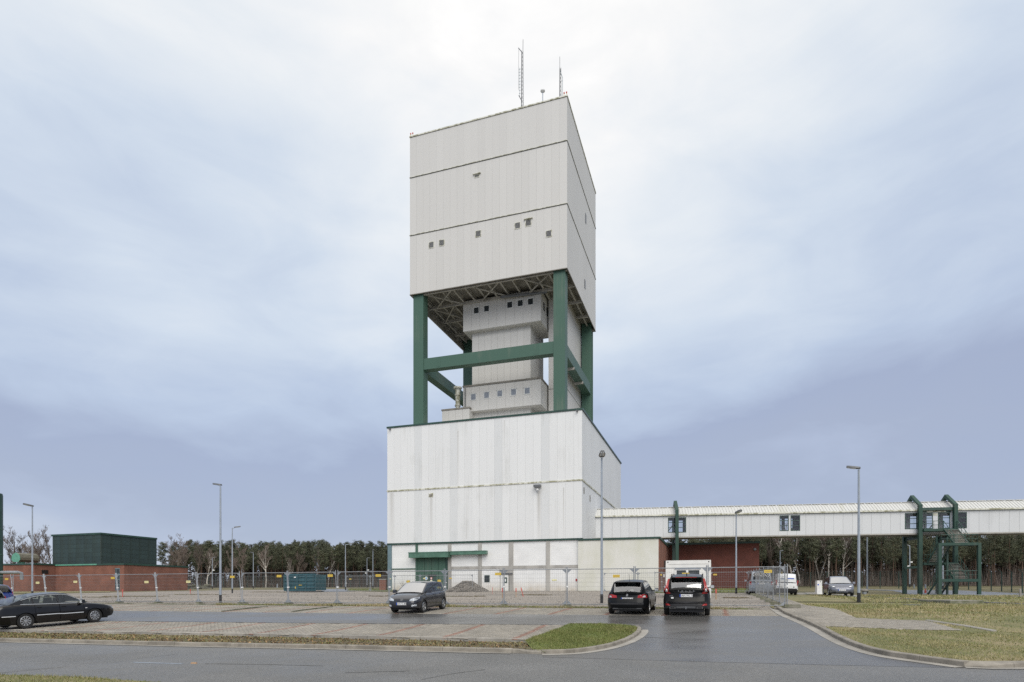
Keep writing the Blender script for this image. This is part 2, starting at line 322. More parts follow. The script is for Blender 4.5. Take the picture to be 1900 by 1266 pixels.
# ------------------------------------------------------------------ mesh and object helpers
class MB:
    def __init__(s): s.v = []; s.f = []; s.m = []
    def add(s, vs, fs, mi=0):
        n = len(s.v); s.v.extend([tuple(p) for p in vs])
        for f in fs: s.f.append(tuple(i + n for i in f)); s.m.append(mi)
        return s
    def box(s, x0, x1, y0, y1, z0, z1, mi=0, top_in=0):
        a = top_in
        vs = [(x0, y0, z0), (x1, y0, z0), (x1, y1, z0), (x0, y1, z0), (x0 + a, y0 + a, z1), (x1 - a, y0 + a, z1), (x1 - a, y1 - a, z1), (x0 + a, y1 - a, z1)]
        return s.add(vs, [(3, 2, 1, 0), (4, 5, 6, 7), (0, 1, 5, 4), (1, 2, 6, 5), (2, 3, 7, 6), (3, 0, 4, 7)], mi)
    def beam(s, p0, p1, w, h, mi=0, up=(0, 0, 1)):
        p0, p1 = Vector(p0), Vector(p1); d = (p1 - p0).normalized(); up = Vector(up)
        if abs(d.dot(up)) > .98: up = Vector((0, 1, 0))
        a = d.cross(up).normalized() * (w / 2); b = a.cross(d).normalized() * (h / 2)
        vs = [p0 - a - b, p0 + a - b, p0 + a + b, p0 - a + b, p1 - a - b, p1 + a - b, p1 + a + b, p1 - a + b]
        return s.add(vs, [(3, 2, 1, 0), (4, 5, 6, 7), (0, 1, 5, 4), (1, 2, 6, 5), (2, 3, 7, 6), (3, 0, 4, 7)], mi)
    def ibeam(s, p0, p1, w, h, t=.03, mi=0):
        p0, p1 = Vector(p0), Vector(p1)
        s.beam(p0, p1, t, h - 2 * t, mi)
        o = Vector((0, 0, (h - t) / 2)); s.beam(p0 + o, p1 + o, w, t, mi); s.beam(p0 - o, p1 - o, w, t, mi); return s
    def path(s, pts, r, n=6, mi=0, r1=None, cap=True):
        pts = [Vector(p) for p in pts]; k = len(pts); vs = []; a = None
        for i, p in enumerate(pts):
            d = (pts[min(i + 1, k - 1)] - pts[max(i - 1, 0)]).normalized()
            if a is None:
                a = d.orthogonal().normalized()
            else:
                a = (a - d * a.dot(d)).normalized()
            b = d.cross(a); rr = r if r1 is None else r + (r1 - r) * i / (k - 1)
            for j in range(n):
                t = 2 * math.pi * j / n; vs.append(p + a * (math.cos(t) * rr) + b * (math.sin(t) * rr))
        fs = [(i * n + j, i * n + (j + 1) % n, (i + 1) * n + (j + 1) % n, (i + 1) * n + j) for i in range(k - 1) for j in range(n)]
        if cap: fs += [tuple(range(n - 1, -1, -1)), tuple(range((k - 1) * n, k * n))]
        return s.add(vs, fs, mi)
    def lathe(s, prof, n=24, mi=0, mtx=None, close=False):
        vs = []
        for r, z in prof:
            for j in range(n):
                t = 2 * math.pi * j / n; p = Vector((r * math.cos(t), r * math.sin(t), z)); vs.append(mtx @ p if mtx else p)
        k = len(prof); fs = [(i * n + j, i * n + (j + 1) % n, (i + 1) * n + (j + 1) % n, (i + 1) * n + j) for i in range(k - 1) for j in range(n)]
        if close: fs += [tuple(range(n - 1, -1, -1)), tuple(range((k - 1) * n, k * n))]
        return s.add(vs, fs, mi)
    def plate(s, pts, off, mi=0):
        """flat polygon given by 3D points, thickened by the vector off"""
        pts = [Vector(p) for p in pts]; off = Vector(off); k = len(pts)
        vs = pts + [p + off for p in pts]
        fs = [tuple(range(k - 1, -1, -1)), tuple(range(k, 2 * k))] + [(i, (i + 1) % k, k + (i + 1) % k, k + i) for i in range(k)]
        return s.add(vs, fs, mi)
    def mesh(s, name, mats, smooth=False):
        me = bpy.data.meshes.new(name); me.from_pydata(s.v, [], s.f)
        for m in (mats if isinstance(mats, (list, tuple)) else [mats]): me.materials.append(M[m])
        me.polygons.foreach_set('material_index', s.m)
        if smooth:
            me.polygons.foreach_set('use_smooth', [True] * len(s.f))
            try: me.set_sharp_from_angle(angle=math.radians(38))
            except Exception: pass
        me.update(); return me
    def build(s, name, mats, parent=None, loc=None, rz=0, smooth=False, kind=None):
        return obj(name, s.mesh(name, mats, smooth), parent, loc, rz, kind)
def obj(name, me, parent=None, loc=None, rz=0, kind=None):
    o = bpy.data.objects.new(name, me); C.objects.link(o)
    if parent: o.parent = parent
    if loc is not None: o.location = loc
    if rz: o.rotation_euler.z = rz
    if kind: o['kind'] = kind
    return o
def tag(o, label, cat, group=None, kind=None):
    o['label'] = label; o['category'] = cat
    if group: o['group'] = group
    if kind: o['kind'] = kind
    return o
def thing(name, label, cat, loc, rz=0, group=None):
    return tag(obj(name, None, None, loc, rz), label, cat, group)
def copy_tree(o, parent=None):
    c = o.copy(); C.objects.link(c)
    if parent: c.parent = parent
    for ch in list(o.children): copy_tree(ch, c)
    return c
def np_mesh(name, v, faces, mats, tint=None, smooth=False):
    v = np.asarray(v, np.float32); faces = np.asarray(faces, np.int32); k = faces.shape[1]
    me = bpy.data.meshes.new(name); me.vertices.add(len(v)); me.vertices.foreach_set('co', v.ravel())
    me.loops.add(faces.size); me.loops.foreach_set('vertex_index', faces.ravel())
    me.polygons.add(len(faces)); me.polygons.foreach_set('loop_start', np.arange(0, faces.size, k, dtype=np.int32))
    me.update(calc_edges=True)
    if tint is not None:
        a = me.attributes.new('tint', 'FLOAT', 'POINT'); a.data.foreach_set('value', np.asarray(tint, np.float32))
    if smooth: me.polygons.foreach_set('use_smooth', np.ones(len(faces), bool))
    for m in (mats if isinstance(mats, (list, tuple)) else [mats]): me.materials.append(M[m])
    return me
def text_mesh(txt, size, m, depth=.002):
    cu = bpy.data.curves.new('lettering', 'FONT'); cu.body = txt; cu.size = size; cu.align_x = 'CENTER'; cu.align_y = 'CENTER'; cu.extrude = depth
    o = bpy.data.objects.new('lettering', cu); C.objects.link(o)
    dg = bpy.context.evaluated_depsgraph_get(); me = bpy.data.meshes.new_from_object(o.evaluated_get(dg))
    bpy.data.objects.remove(o); bpy.data.curves.remove(cu)
    me.name = 'lettering'; me.materials.clear(); me.materials.append(M[m]); return me
def clip(poly, axis, lim, keep_less):
    res = []; n = len(poly)
    for i in range(n):
        a, b = poly[i], poly[(i + 1) % n]
        ia = (a[axis] <= lim) if keep_less else (a[axis] >= lim); ib = (b[axis] <= lim) if keep_less else (b[axis] >= lim)
        if ia: res.append(a)
        if ia != ib:
            t = (lim - a[axis]) / (b[axis] - a[axis]); res.append((a[0] + t * (b[0] - a[0]), a[1] + t * (b[1] - a[1])))
    return res
def sheet(name, poly, off, m, kind='structure', parent=None, cell_u=3.0):
    """a ground surface: a polygon of the site plan laid on the terrain, off above it"""
    mb = MB(); vs = [p[1] for p in poly]; v = min(vs); vmax = max(vs)
    while v < vmax - 1e-6:
        st = .5 if v < 40 else 2.0; v2 = min(vmax, v + st)
        band = clip(clip(poly, 1, v, False), 1, v2, True)
        if len(band) >= 3:
            us = [p[0] for p in band]; u = min(us); um = max(us)
            while u < um - 1e-6:
                u2 = min(um, u + cell_u); cell = clip(clip(band, 0, u, False), 0, u2, True)
                cl = []
                for p in cell:
                    if not cl or (abs(p[0] - cl[-1][0]) + abs(p[1] - cl[-1][1])) > 1e-5: cl.append(p)
                if len(cl) >= 3:
                    a = sum(cl[i][0] * cl[(i + 1) % len(cl)][1] - cl[(i + 1) % len(cl)][0] * cl[i][1] for i in range(len(cl)))
                    if abs(a) > 1e-7:
                        if a < 0: cl.reverse()
                        pts = [S(p[0], p[1], off(*p) if callable(off) else off) for p in cl]
                        mb.add(pts, [tuple(range(len(pts)))])
                u = u2
        v = v2
    return mb.build(name, m, parent, kind=kind)
def inside(poly, U, V):
    U = np.asarray(U); V = np.asarray(V); r = np.zeros(U.shape, bool); n = len(poly)
    for i in range(n):
        (x1, y1), (x2, y2) = poly[i], poly[(i + 1) % n]
        if abs(y2 - y1) < 1e-9: continue
        c = ((y1 > V) != (y2 > V)) & (U < (x2 - x1) * (V - y1) / (y2 - y1) + x1); r ^= c
    return r
def resample(pts, step):
    """even points along a plan polyline"""
    seg = [math.dist(a, b) for a, b in zip(pts, pts[1:])]; tot = sum(seg); n = max(1, round(tot / step)); res = []
    for k in range(n + 1):
        d = tot * k / n; i = 0
        while i < len(seg) - 1 and d > seg[i]: d -= seg[i]; i += 1
        t = min(1, d / seg[i]) if seg[i] else 0
        res.append((pts[i][0] + t * (pts[i + 1][0] - pts[i][0]), pts[i][1] + t * (pts[i + 1][1] - pts[i][1])))
    return res
def smooth_line(pts, it=2):
    for _ in range(it):
        q = [pts[0]]
        for a, b in zip(pts, pts[1:]):
            q += [(a[0] * .75 + b[0] * .25, a[1] * .75 + b[1] * .25), (a[0] * .25 + b[0] * .75, a[1] * .25 + b[1] * .75)]
        pts = q + [pts[-1]]
    return pts
def side_line(pts, d):
    """plan polyline shifted d to its left"""
    res = []
    for i in range(len(pts)):
        a, b = pts[max(i - 1, 0)], pts[min(i + 1, len(pts) - 1)]
        l = math.dist(a, b) or 1; res.append((pts[i][0] - (b[1] - a[1]) / l * d, pts[i][1] + (b[0] - a[0]) / l * d))
    return res
def kerb(pts, w, h0, h1, m, root, name='kerbstone', step=1.0, gap=.008, base=-.06, side=1, hfun=None):
    """a row of kerbstones along the plan polyline; each stone is an object"""
    q = resample(pts, step / 6); qs = side_line(q, w * side); k = 0; i = 0
    n = max(1, round((len(q) - 1) / 6)); per = (len(q) - 1) / n
    for j in range(n):
        a, b = round(j * per), round((j + 1) * per); mb = MB(); rows = []
        dz = rnd.uniform(-.004, .004)
        for i in range(a, b + 1):
            t = gap / step * 3 if i == a else (-gap / step * 3 if i == b else 0)
            f = min(max(i + t, 0), len(q) - 1); i0 = min(int(f), len(q) - 2); t = f - i0
            P = tuple(q[i0][c] * (1 - t) + q[i0 + 1][c] * t for c in (0, 1)); R = tuple(qs[i0][c] * (1 - t) + qs[i0 + 1][c] * t for c in (0, 1))
            hh = (hfun(P) if hfun else h0) + dz
            z = lambda p, d: S(p[0], p[1], d); c = .018
            M1 = (P[0] * (1 - c / w) + R[0] * c / w, P[1] * (1 - c / w) + R[1] * c / w)
            rows.append([z(P, base), z(P, hh - c), z(M1, hh), z(R, (hh if h1 is None else h1 + dz)), z(R, base)])
        for r in rows: mb.v.extend([tuple(p) for p in r])
        for r in range(len(rows) - 1):
            for c_ in range(4):
                f = (r * 5 + c_, r * 5 + c_ + 1, (r + 1) * 5 + c_ + 1, (r + 1) * 5 + c_); mb.f.append(f if side > 0 else f[::-1]); mb.m.append(0)
        e = (len(rows) - 1) * 5
        mb.f += [(4, 3, 2, 1, 0), (e, e + 1, e + 2, e + 3, e + 4)]; mb.m += [0, 0]
        mb.build(name, m, root)
ORD = ['first', 'second', 'third', 'fourth', 'fifth', 'sixth', 'seventh', 'eighth', 'ninth', 'tenth', 'eleventh', 'twelfth', 'thirteenth', 'fourteenth', 'fifteenth', 'sixteenth', 'seventeenth', 'eighteenth']

# ------------------------------------------------------------------ ground surfaces
def gridv():
    a = list(np.arange(-40, 40, 1.0)) + list(np.arange(40, 140, 4.0)) + [140, 150, 165, 180, 200, 240, 300, 400, 700, 1200, 2500]
    return a
us = [-2500, -1200, -700, -400, -250] + list(np.arange(-180, 0, 6.0)) + list(np.arange(0, 12, 1.5)) + list(np.arange(12, 120, 6.0)) + [120, 200, 400, 800, 1500, 2500]
vs_ = gridv(); gv = []; gf = []
for v in vs_:
    for u in us:
        dz = -.30 * (1 - float(ss(v, 30.0, 31.5)))
        gv.append(tuple(S(u, v, dz)))
nu = len(us)
for i in range(len(vs_) - 1):
    for j in range(nu - 1): gf.append((i * nu + j, i * nu + j + 1, (i + 1) * nu + j + 1, (i + 1) * nu + j))
me = bpy.data.meshes.new('ground'); me.from_pydata(gv, [], gf); me.materials.append(M['field']); obj('ground', me, kind='structure')

LO = lawn_off
# kerb line of the main road on the left, round the traffic island, and of the junction on the right
k_front = [G(-500, 1179), G(0, 1191), G(380, 1200), G(600, 1204), G(880, 1210.5), G(950, 1212)]
k_isl = [G(1005, 1214), G(1050, 1213.5), G(1085, 1210.5), G(1130, 1203), G(1160, 1194), G(1180, 1184), G(1190, 1175), G(1190, 1169), G(1178, 1164.5), G(1150, 1162.3), G(1100, 1160.8), G(1058, 1160.6)]
k_isl = smooth_line(k_isl, 2)
k_right = [G(1436, 1126.5), G(1447, 1135), G(1462, 1144.5), G(1511, 1164), G(1548, 1185), G(1585, 1202.5), G(1624, 1214), G(1663, 1221), G(1737, 1231), G(1789, 1238)]
k_right2 = [G(1789, 1238), G(1830, 1240), G(1900, 1239.5), G(2250, 1236)]
k_right = smooth_line(k_right, 2)

def far(p, du): return (p[0] + du, p[1])
road_poly = [(-120, -30), (60, -30), (60, k_right2[-1][1] + 1.0)] + [k_right2[-1], k_right2[0], G(1500, 1233), G(1235, 1226), G(1007, 1219), k_isl[0], k_front[-1], k_front[0], (-120, k_front[0][1] + 3)]
sheet('road', road_poly, 0.0, 'asphalt')
# darker damp carriageway of the junction and the lane between the two rows of bays
lane_top = [G(-400, 1126), G(0, 1131.5), G(190, 1134), G(680, 1139.6), G(1080, 1141.6), G(1230, 1143.7), G(1461, 1144.3)]
lane_bot = [G(-400, 1146), G(0, 1150), G(180, 1153), G(680, 1158), G(1058, 1160.6)]
junction = lane_top + k_right + [G(1789, 1240), G(1500, 1233.4), G(1235, 1226.4), G(1007, 1219.4)] + k_isl + lane_bot[::-1]
LANE = lambda u, v: .004 + .016 * float(ss(v, 16.5, 19.0))
sheet('parking_lane', junction, LANE, 'wet_asphalt')
# pale gutter strips beside the kerbs
def strip(name, line, w, m, off):
    a = side_line(line, -w); sheet(name, line + a[::-1], off, m)
strip('gutter', k_front, .22, 'pale_concrete', .012)
strip('gutter', resample(k_isl[:30], .3), .24, 'pale_concrete', lambda u, v: LANE(u, v) + .006)
strip('gutter', resample(k_right, .3)[8:], .30, 'pale_concrete', .028) if False else sheet('gutter', resample(k_right, .3)[6:] + side_line(resample(k_right, .3), -.30)[6:][::-1], lambda u, v: LANE(u, v) + .006, 'pale_concrete')
sheet('gutter', k_right2 + side_line(k_right2, -.2)[::-1], .012, 'pale_concrete')

# paving of the parking bays: joint sand below, stones on top
pal = [G(-400, 1163), G(0, 1169), G(300, 1174), G(600, 1179), G(680, 1181), G(880, 1185), G(992, 1187.3)]
near_bays = pal + [G(1056, 1160.2)] + lane_bot[::-1][1:]
sheet('parking_bays', near_bays, .004, 'joint_sand')
fence_u0, fence_v = UV(12.98, 28.6)
far_edge_v = fence_v - .45
far_bays = lane_top[:-1] + [G(1458, 1144), G(1437, 1127.5), (fence_u0 - 1.2, far_edge_v), (-60, far_edge_v), (-60, lane_top[0][1])]
sheet('parking_bays', far_bays, .004, 'joint_sand')
def pave(name, poly, parent, sx, sy, redlines=None, top=.012, off=None, singles=0, herring=False):
    """rectangular paving stones, each with its own edges; the nearest ones are objects, the rest one joined part"""
    U0, U1 = min(p[0] for p in poly), max(p[0] for p in poly); V0, V1 = min(p[1] for p in poly), max(p[1] for p in poly)
    U0, U1 = max(U0, -48), min(U1, 24)
    rows = np.arange(V0, V1, sy); pts = []
    for k, v in enumerate(rows):
        uu = np.arange(U0 + (sx / 2 if k % 2 else 0), U1, sx)
        pts.append(np.stack([uu, np.full_like(uu, v)], 1))
    P = np.concatenate(pts); P = P[inside(poly, P[:, 0], P[:, 1])]
    n = len(P); g = .006; hx, hy = sx / 2 - g, sy / 2 - g
    dz = nrs.uniform(-.0025, .0025, n); tl = nrs.uniform(-.004, .004, (n, 2)); 
    red = np.zeros(n, bool)
    if redlines is not None:
        for r in redlines: red |= np.abs(P[:, 0] - r) < sx * .55
    tint = nrs.uniform(0, 1, n)
    cx = [(-hx, -hy), (hx, -hy), (hx, hy), (-hx, hy)]
    def make(idx, nm, m, parent):
        if not len(idx): return
        Q = P[idx]; vv = []
        for lvl in (0, 1):
            for a, b in cx:
                s = 1 if lvl == 0 else .93
                u = Q[:, 0] + a * s; v = Q[:, 1] + b * s
                o = off(Q[:, 0], Q[:, 1]) if off else 0
                z = gz(u, v) + o + (-.01 if lvl == 0 else top + dz[idx] + a / hx * tl[idx, 0] + b / hy * tl[idx, 1] * .5)
                vv.append(np.stack([u * CO + v * SI, -u * SI + v * CO, z], 1))
        V = np.stack(vv, 1).reshape(-1, 3); b = np.arange(len(Q))[:, None] * 8
        fs = np.array([[4, 5, 6, 7], [0, 1, 5, 4], [1, 2, 6, 5], [2, 3, 7, 6], [3, 0, 4, 7]])
        Fc = (b[:, :, None] + fs[None]).reshape(-1, 4)
        return V, Fc, np.repeat(tint[idx], 8)
    X = P[:, 0] * CO + P[:, 1] * SI; Y = -P[:, 0] * SI + P[:, 1] * CO
    order = np.argsort(Y) if singles else np.arange(n)
    vis = (np.abs(X / Y) < .86) & (Y > 6)
    order = np.concatenate([order[vis[order]], order[~vis[order]]])
    for i in order[:singles]:
        V, Fc, tt = make(np.array([i]), '', '', None)
        c = V.mean(0); o = obj('paving_stone', np_mesh('paving_stone', V - c, Fc, 'paver_red' if red[i] else 'paver', tt), parent, c)
    rest = order[singles:]
    for msk, m in ((~red[rest], 'paver'), (red[rest], 'paver_red')):
        idx = rest[msk]
        if len(idx):
            V, Fc, tt = make(idx, '', '', None)
            obj('paving_stones', np_mesh('paving_stones', V, Fc, m, tt), parent, kind='stuff')
b1 = [o for o in C.objects if o.name.startswith('parking_bays')]
reds1 = [G(905, 1161)[0] - .3 + k * 2.5 for k in range(-14, 2)]
pave('near', near_bays, b1[0], .2, .1, reds1, singles=0)
reds2 = [G(1345, 1137)[0] + k * 2.5 for k in range(-20, 1)]
pave('far', far_bays, b1[1], .2, .1, reds2)

# verge of soil between the palisade edging and the front kerb
kf_in = side_line(k_front, .15)
def verge_off(u, v):
    vk = np.interp(u, [p[0] for p in kf_in], [p[1] for p in kf_in]); vp = np.interp(u, [p[0] for p in pal], [p[1] for p in pal])
    t = np.clip((v - vk) / np.maximum(vp - vk, .3), 0, 1); lump = .02 * np.sin(u * 2.3 + v) * np.sin(u * .9 - v * 2.1)
    return .10 * (1 - t) + t * (-.10) + lump * (t * (1 - t) * 4)
isl_in = side_line(k_isl, .15)
verge = kf_in + [G(990, 1207, .08), G(975, 1196, -.02), pal[-1]] + pal[::-1][1:]
sheet('verge', verge, lambda u, v: float(verge_off(u, v)), 'soil', cell_u=.5)
def isl_off(u, v): return .085 + .06 * np.sin(u * 1.3 + 1) * np.sin(v * 1.1) * .4
island = [G(990, 1207, .08), G(1015, 1209, .08)] + isl_in + [G(1050, 1162, .03), pal[-1], G(975, 1196, -.02)]
island = [p for p in island]
sheet('traffic_island', island, lambda u, v: float(isl_off(u, v)), 'turf_green', cell_u=.6)
def krow(name): return obj(name, None, None, (0, 0, 0), 0, 'structure')
kr = krow('kerb'); kerb(k_front, .15, .12, .12, 'kerb_stone', kr)
kr = krow('kerb'); kerb([k_front[-1], k_isl[0]], .15, .12, .10, 'kerb_stone', kr, hfun=lambda p: .12 if p[0] < k_front[-1][0] + .3 else .07)
kr = krow('kerb'); kerb(k_isl, .15, .12, .11, 'kerb_stone', kr, step=.9, hfun=lambda p: .12 if p[1] < k_isl[len(k_isl) * 2 // 3][1] else .07)
kr = krow('kerb'); kerb(k_right, .16, .13, .13, 'kerb_stone', kr, side=1)
kr = krow('kerb'); kerb(k_right2, .16, .13, .13, 'kerb_stone', kr, hfun=lambda p: .05 + .08 * float(ss(p[0] - k_right2[0][0], 0, 1.5)))
# palisade edging that holds the bays above the verge
kr = krow('edging'); kerb(pal, .08, .03, .03, 'pale_concrete', kr, name='edging_stone', base=-.28, gap=.014)
kr = krow('edging'); kerb([pal[-1], G(1056, 1160.2)], .07, .06, .06, 'mossy_concrete', kr, name='edging_stone', base=-.2, side=-1)
kr = krow('edging'); kerb([(-55, far_edge_v), (fence_u0 - 1.2, far_edge_v)], .09, .08, .08, 'mossy_concrete', kr, name='edging_stone', base=-.2)
# oblique edgings between the old bays on the left
for a, b in ((G(495, 1126.5), G(410, 1136)), (G(615, 1127), G(540, 1136.5))):
    kr = krow('edging'); kerb([a, b], .10, .07, .07, 'mossy_concrete', kr, name='edging_stone', base=-.15)

# lawn and footpath on the right
path_r = [G(1437, 1124, LO), G(1447, 1133, LO), G(1465, 1143, LO), G(1524, 1162.6, LO), G(1626, 1166, LO), G(1689, 1169, LO), G(1783, 1170.5, LO), G(1716, 1152.6, LO), G(1637, 1150, LO), G(1584, 1147, LO),
          G(1558, 1134.5, LO), G(1547, 1130.5, LO), G(1497, 1124, LO), G(1470, 1115.5, LO), G(1452, 1109.5, LO), G(1430, 1105.5, LO), G(1404, 1103, LO), G(1390, 1103.5, LO)]
fr_end = (fence_u0 + .35, fence_v + 30); path_poly = path_r + [fr_end, (fence_u0 + .15, fence_v - .2)]
kin_ = side_line(k_right, .16); v_end = G(1524, 1162.6, LO)[1]
path_poly = [(fence_u0 - .55, fence_v - .55)] + [p for p in kin_[1:] if p[1] > v_end + .1] + path_r[3:] + [fr_end, (fence_u0 + .25, fence_v + .6)]
kin = side_line(k_right, .16); kin2 = side_line(k_right2, .16)
lawn = kin[2:] + kin2 + [(60, kin2[-1][1]), (60, 62), (fence_u0 - 1, 62), (fence_u0 - .3, fence_v + 12), (fence_u0 - .6, fence_v - .3)]
sheet('lawn', lawn, lambda u, v: float(LO(u, v)) + .0, 'turf', cell_u=1.5)
fp = sheet('footpath', path_poly, lambda u, v: float(LO(u, v)) + .012, 'path_sand', cell_u=1.0)
pave('path', path_poly, fp, .2, .1, off=lambda u, v: LO(u, v) + .008, singles=300)
edg = krow('edging'); kerb([G(1716, 1152.2, LO), G(1790, 1163, LO), G(1842, 1172, LO)], .12, .16, .16, 'pale_concrete', edg, name='edging_stone', base=0, hfun=lambda p: float(LO(*p)) + .03)
# dark channel across the lawn and the pale hard-standing of the charging place
ch = krow('channel'); kerb([G(1490, 1100.5), G(1582, 1107.3), G(1708, 1114), G(1900, 1122), G(2100, 1131)], .16, .05, .05, 'lamp_dark', ch, name='channel_stone', side=1)
sheet('hard_standing', [G(1474, 1100.6), G(1592, 1109), G(1598, 1106), G(1530, 1099)], .03, 'pale_concrete')
sheet('grass_corner', [G(-300, 1242, .06), G(0, 1252, .06), G(150, 1256, .06), G(305, 1267, .06), G(420, 1300, .06), (-14, 4), (-60, 4)], .06, 'turf', cell_u=1.0)
# gravel yard behind the fence, grass in front of the hall, far road and grass
sheet('gravel_yard', [(-78, fence_v - .36), (fence_u0 - .3, fence_v - .36), (fence_u0 + .2, fence_v + 33), (-8, 73.5), (-42, 73.5), (-45, 84), (-75, 84), (-78, 70)], .015, 'gravel')
sheet('grass_strip', [G(1200, 1097.5), G(1200, 1101), G(1382, 1100.5), G(1386, 1094.5)], .05, 'turf_green')
sheet('grass_strip', [G(650, 1093.5), G(642, 1097), G(712, 1098.6), G(768, 1098), G(768, 1094)], .05, 'turf_green')
sheet('grass_strip', [G(-60, 1098), G(-60, 1103), G(100, 1101.5), G(205, 1099.5), G(205, 1096)], .05, 'turf')
sheet('paved_strip', [G(600, 1093.6), G(594, 1099), G(640, 1098.6), G(705, 1095.2), G(705, 1093.4)], .045, 'far_asphalt')
sheet('far_road', [G(1590, 1093.2), G(1650, 1095), G(1780, 1096), G(1900, 1102), G(2100, 1112), G(2100, 1121), G(1900, 1109), G(1772, 1104.5), G(1655, 1096.6), G(1590, 1094.4)], .03, 'far_asphalt')
sheet('forest_floor', [(-200, 128.5), (110, 128.5), (110, 215), (-200, 215)], .04, 'forest_floor', cell_u=20)
# ------------------------------------------------------------------ the winding tower and its hall
def pl(px, py, v):
    """(u, height above eye) of a point of the survey photograph on the facade plane v"""
    k = (px - CX) / F; Y = v / (CO + k * SI); return Y * (k * CO - SI), (HZ - py) * Y / F
BU, BV, BZ = -42.67, 74.0, EYE + .1
def site(name, label, cat, u, v, z, group=None):
    x, y = Wd(u, v); return thing(name, label, cat, (x, y, z), -TH, group)
tower = site('winding_tower', 'tall white mine winding tower on green columns above a white clad hall', 'winding tower', BU, BV, BZ)
BW, BD = 27.32, 33.5
T0, T1, TB0, TB1 = 2.41, 24.95, 2.0, 22.0
Z_CL, Z_R, Z_TOP = 6.46, 13.82, 22.65
ZT = [41.45, 49.8, 57.9, 63.6]
def P_(px, py, v=BV):
    u, z = pl(px, py, v); return u - BU, z - .1
# hall walls: dark backing, panels proud of it
def panel_row(parent, x0, x1, y, z0, z1, n, m, face='front', skip=(), th=.06, gap=.010, grey=(), name='cladding_panel', gm='grey_cladding'):
    w = (x1 - x0) / n; mb = MB()
    if face == 'front': mb.box(gap / 2, w - gap / 2, -th, 0, gap / 2, z1 - z0 - gap / 2)
    else: mb.box(0, th, gap / 2, w - gap / 2, gap / 2, z1 - z0 - gap / 2)
    me = mb.mesh(name, m); meg = None
    for k in range(n):
        if k in skip: continue
        mm = me
        if k in grey:
            if meg is None: meg = me.copy(); meg.materials[0] = M[gm]
            mm = meg
        obj(name, mm, parent, ((x0 + k * w, y, z0) if face == 'front' else (y, x0 + k * w, z0)))
hw = MB().box(.08, BW - .08, .01, BD - .1, Z_CL, Z_TOP - .12).build('wall', 'white_joint', tower)
greys = [4, 9, 15, 21]
panel_row(hw, 0, BW, .01, Z_R + .05, Z_TOP - .2, 26, 'white_cladding', grey=greys)
panel_row(hw, 0, BW, .01, Z_CL + .1, Z_R - .12, 26, 'white_cladding', grey=greys)
panel_row(hw, 0, BD - .1, BW - .08, Z_R + .05, Z_TOP - .2, 12, 'white_cladding', face='side', th=.08)
panel_row(hw, 0, BD - .1, BW - .08, Z_CL + .1, Z_R - .12, 12, 'white_cladding', face='side', th=.08)
fl = MB().box(-.05, BW + .1, -.13, 0, Z_R - .13, Z_R + .05).box(BW, BW + .1, -.0, BD, Z_R - .13, Z_R + .05); fl.build('flashing', 'flashing', tower)
MB().box(-.06, BW + .14, -.16, .3, Z_TOP - .2, Z_TOP + .02).box(BW - .3, BW + .14, .3, BD, Z_TOP - .2, Z_TOP + .02).box(-.06, .3, .3, BD, Z_TOP - .2, Z_TOP + .02).build('parapet_cap', 'green_dark', tower)
MB().box(.3, BW - .3, .3, BD - .3, Z_TOP - .3, Z_TOP - .14).build('roof', 'soffit', tower)
MB().box(-.03, BW + .08, -.10, .1, Z_CL - .12, Z_CL + .09).build('base_flashing', 'green_dark', tower)
# ground floor: white block infill between grey concrete posts, green steel at the gate
gf = MB().box(.15, BW - .15, .12, BD - .3, -.6, Z_CL - .1).build('ground_floor_wall', 'white_block', tower)
def uxa(px): return P_(px, 1090)[0]
zb_ = P_(950, 1052.5)[1]
cp = MB()
for a, b in ((831, 837), (887, 893.5), (944, 952), (1013, 1020)):
    MB().box(uxa(a), uxa(b), .0, .2, -.6, Z_CL - .12).build('concrete_post', 'concrete', tower)
for a, b in ((837, 887), (893.5, 944), (952, 1013), (1020, 1074)):
    MB().box(uxa(a) + .004, uxa(b) - .004, .03, .2, zb_ - .18, zb_ + .18).build('concrete_beam', 'concrete', tower)
MB().box(uxa(719.5), uxa(726.5), -.04, .3, -.6, Z_CL - .12).build('corner_post', 'steel_blue', tower)
MB().box(uxa(771), uxa(775), -.03, .2, -.6, Z_CL - .12).build('gate_post', 'green_paint', tower)
MB().box(uxa(826.5), uxa(831) - .01, -.03, .2, -.6, 4.4).build('gate_post', 'green_dark', tower)
MB().box(uxa(726.5) + .01, uxa(771) - .01, .02, .2, zb_ - .12, zb_ + .02).build('steel_rail', 'green_paint', tower)
gx0, gx1 = uxa(775), uxa(826.5)
gate = MB().box(gx0, gx1, .05, .2, -.4, 4.45).build('gate', 'green_dark', tower)
gw = (gx1 - gx0) / 4
for k in range(4): MB().box(gx0 + k * gw + .03, gx0 + (k + 1) * gw - .03, 0, .05, .02, 4.4).build('gate_leaf', 'green_paint', gate)
MB().box(uxa(793.5), uxa(810), -.03, -.002, 1.95, 2.2).build('lintel', 'black_plastic', gate)
MB().box(uxa(794.5), uxa(809), -.02, -.002, .02, 1.94).build('wicket_door', 'green_dark', gate)
def disc(parent, name, px, py, r, m, v=BV, yo=-.05, ring=None, n=20):
    a, z = P_(px, py, v); mt = Matrix.Translation((a, yo, z)) @ Matrix.Rotation(math.pi / 2, 4, 'X')
    mb = MB().lathe([(r, 0), (r, .02)], n, 0, mt, True)
    if ring: mb.lathe([(r * .62, .02), (r * .62, .026)], n, 1, mt, True)
    return mb.build(name, [m] + ([ring] if ring else []), parent)
disc(gate, 'round_sign', 791.2, 1073.5, .24, 'sign_white', ring='sign_blue')
disc(gate, 'round_sign', 800.6, 1073.3, .17, 'sign_red', ring='sign_white')
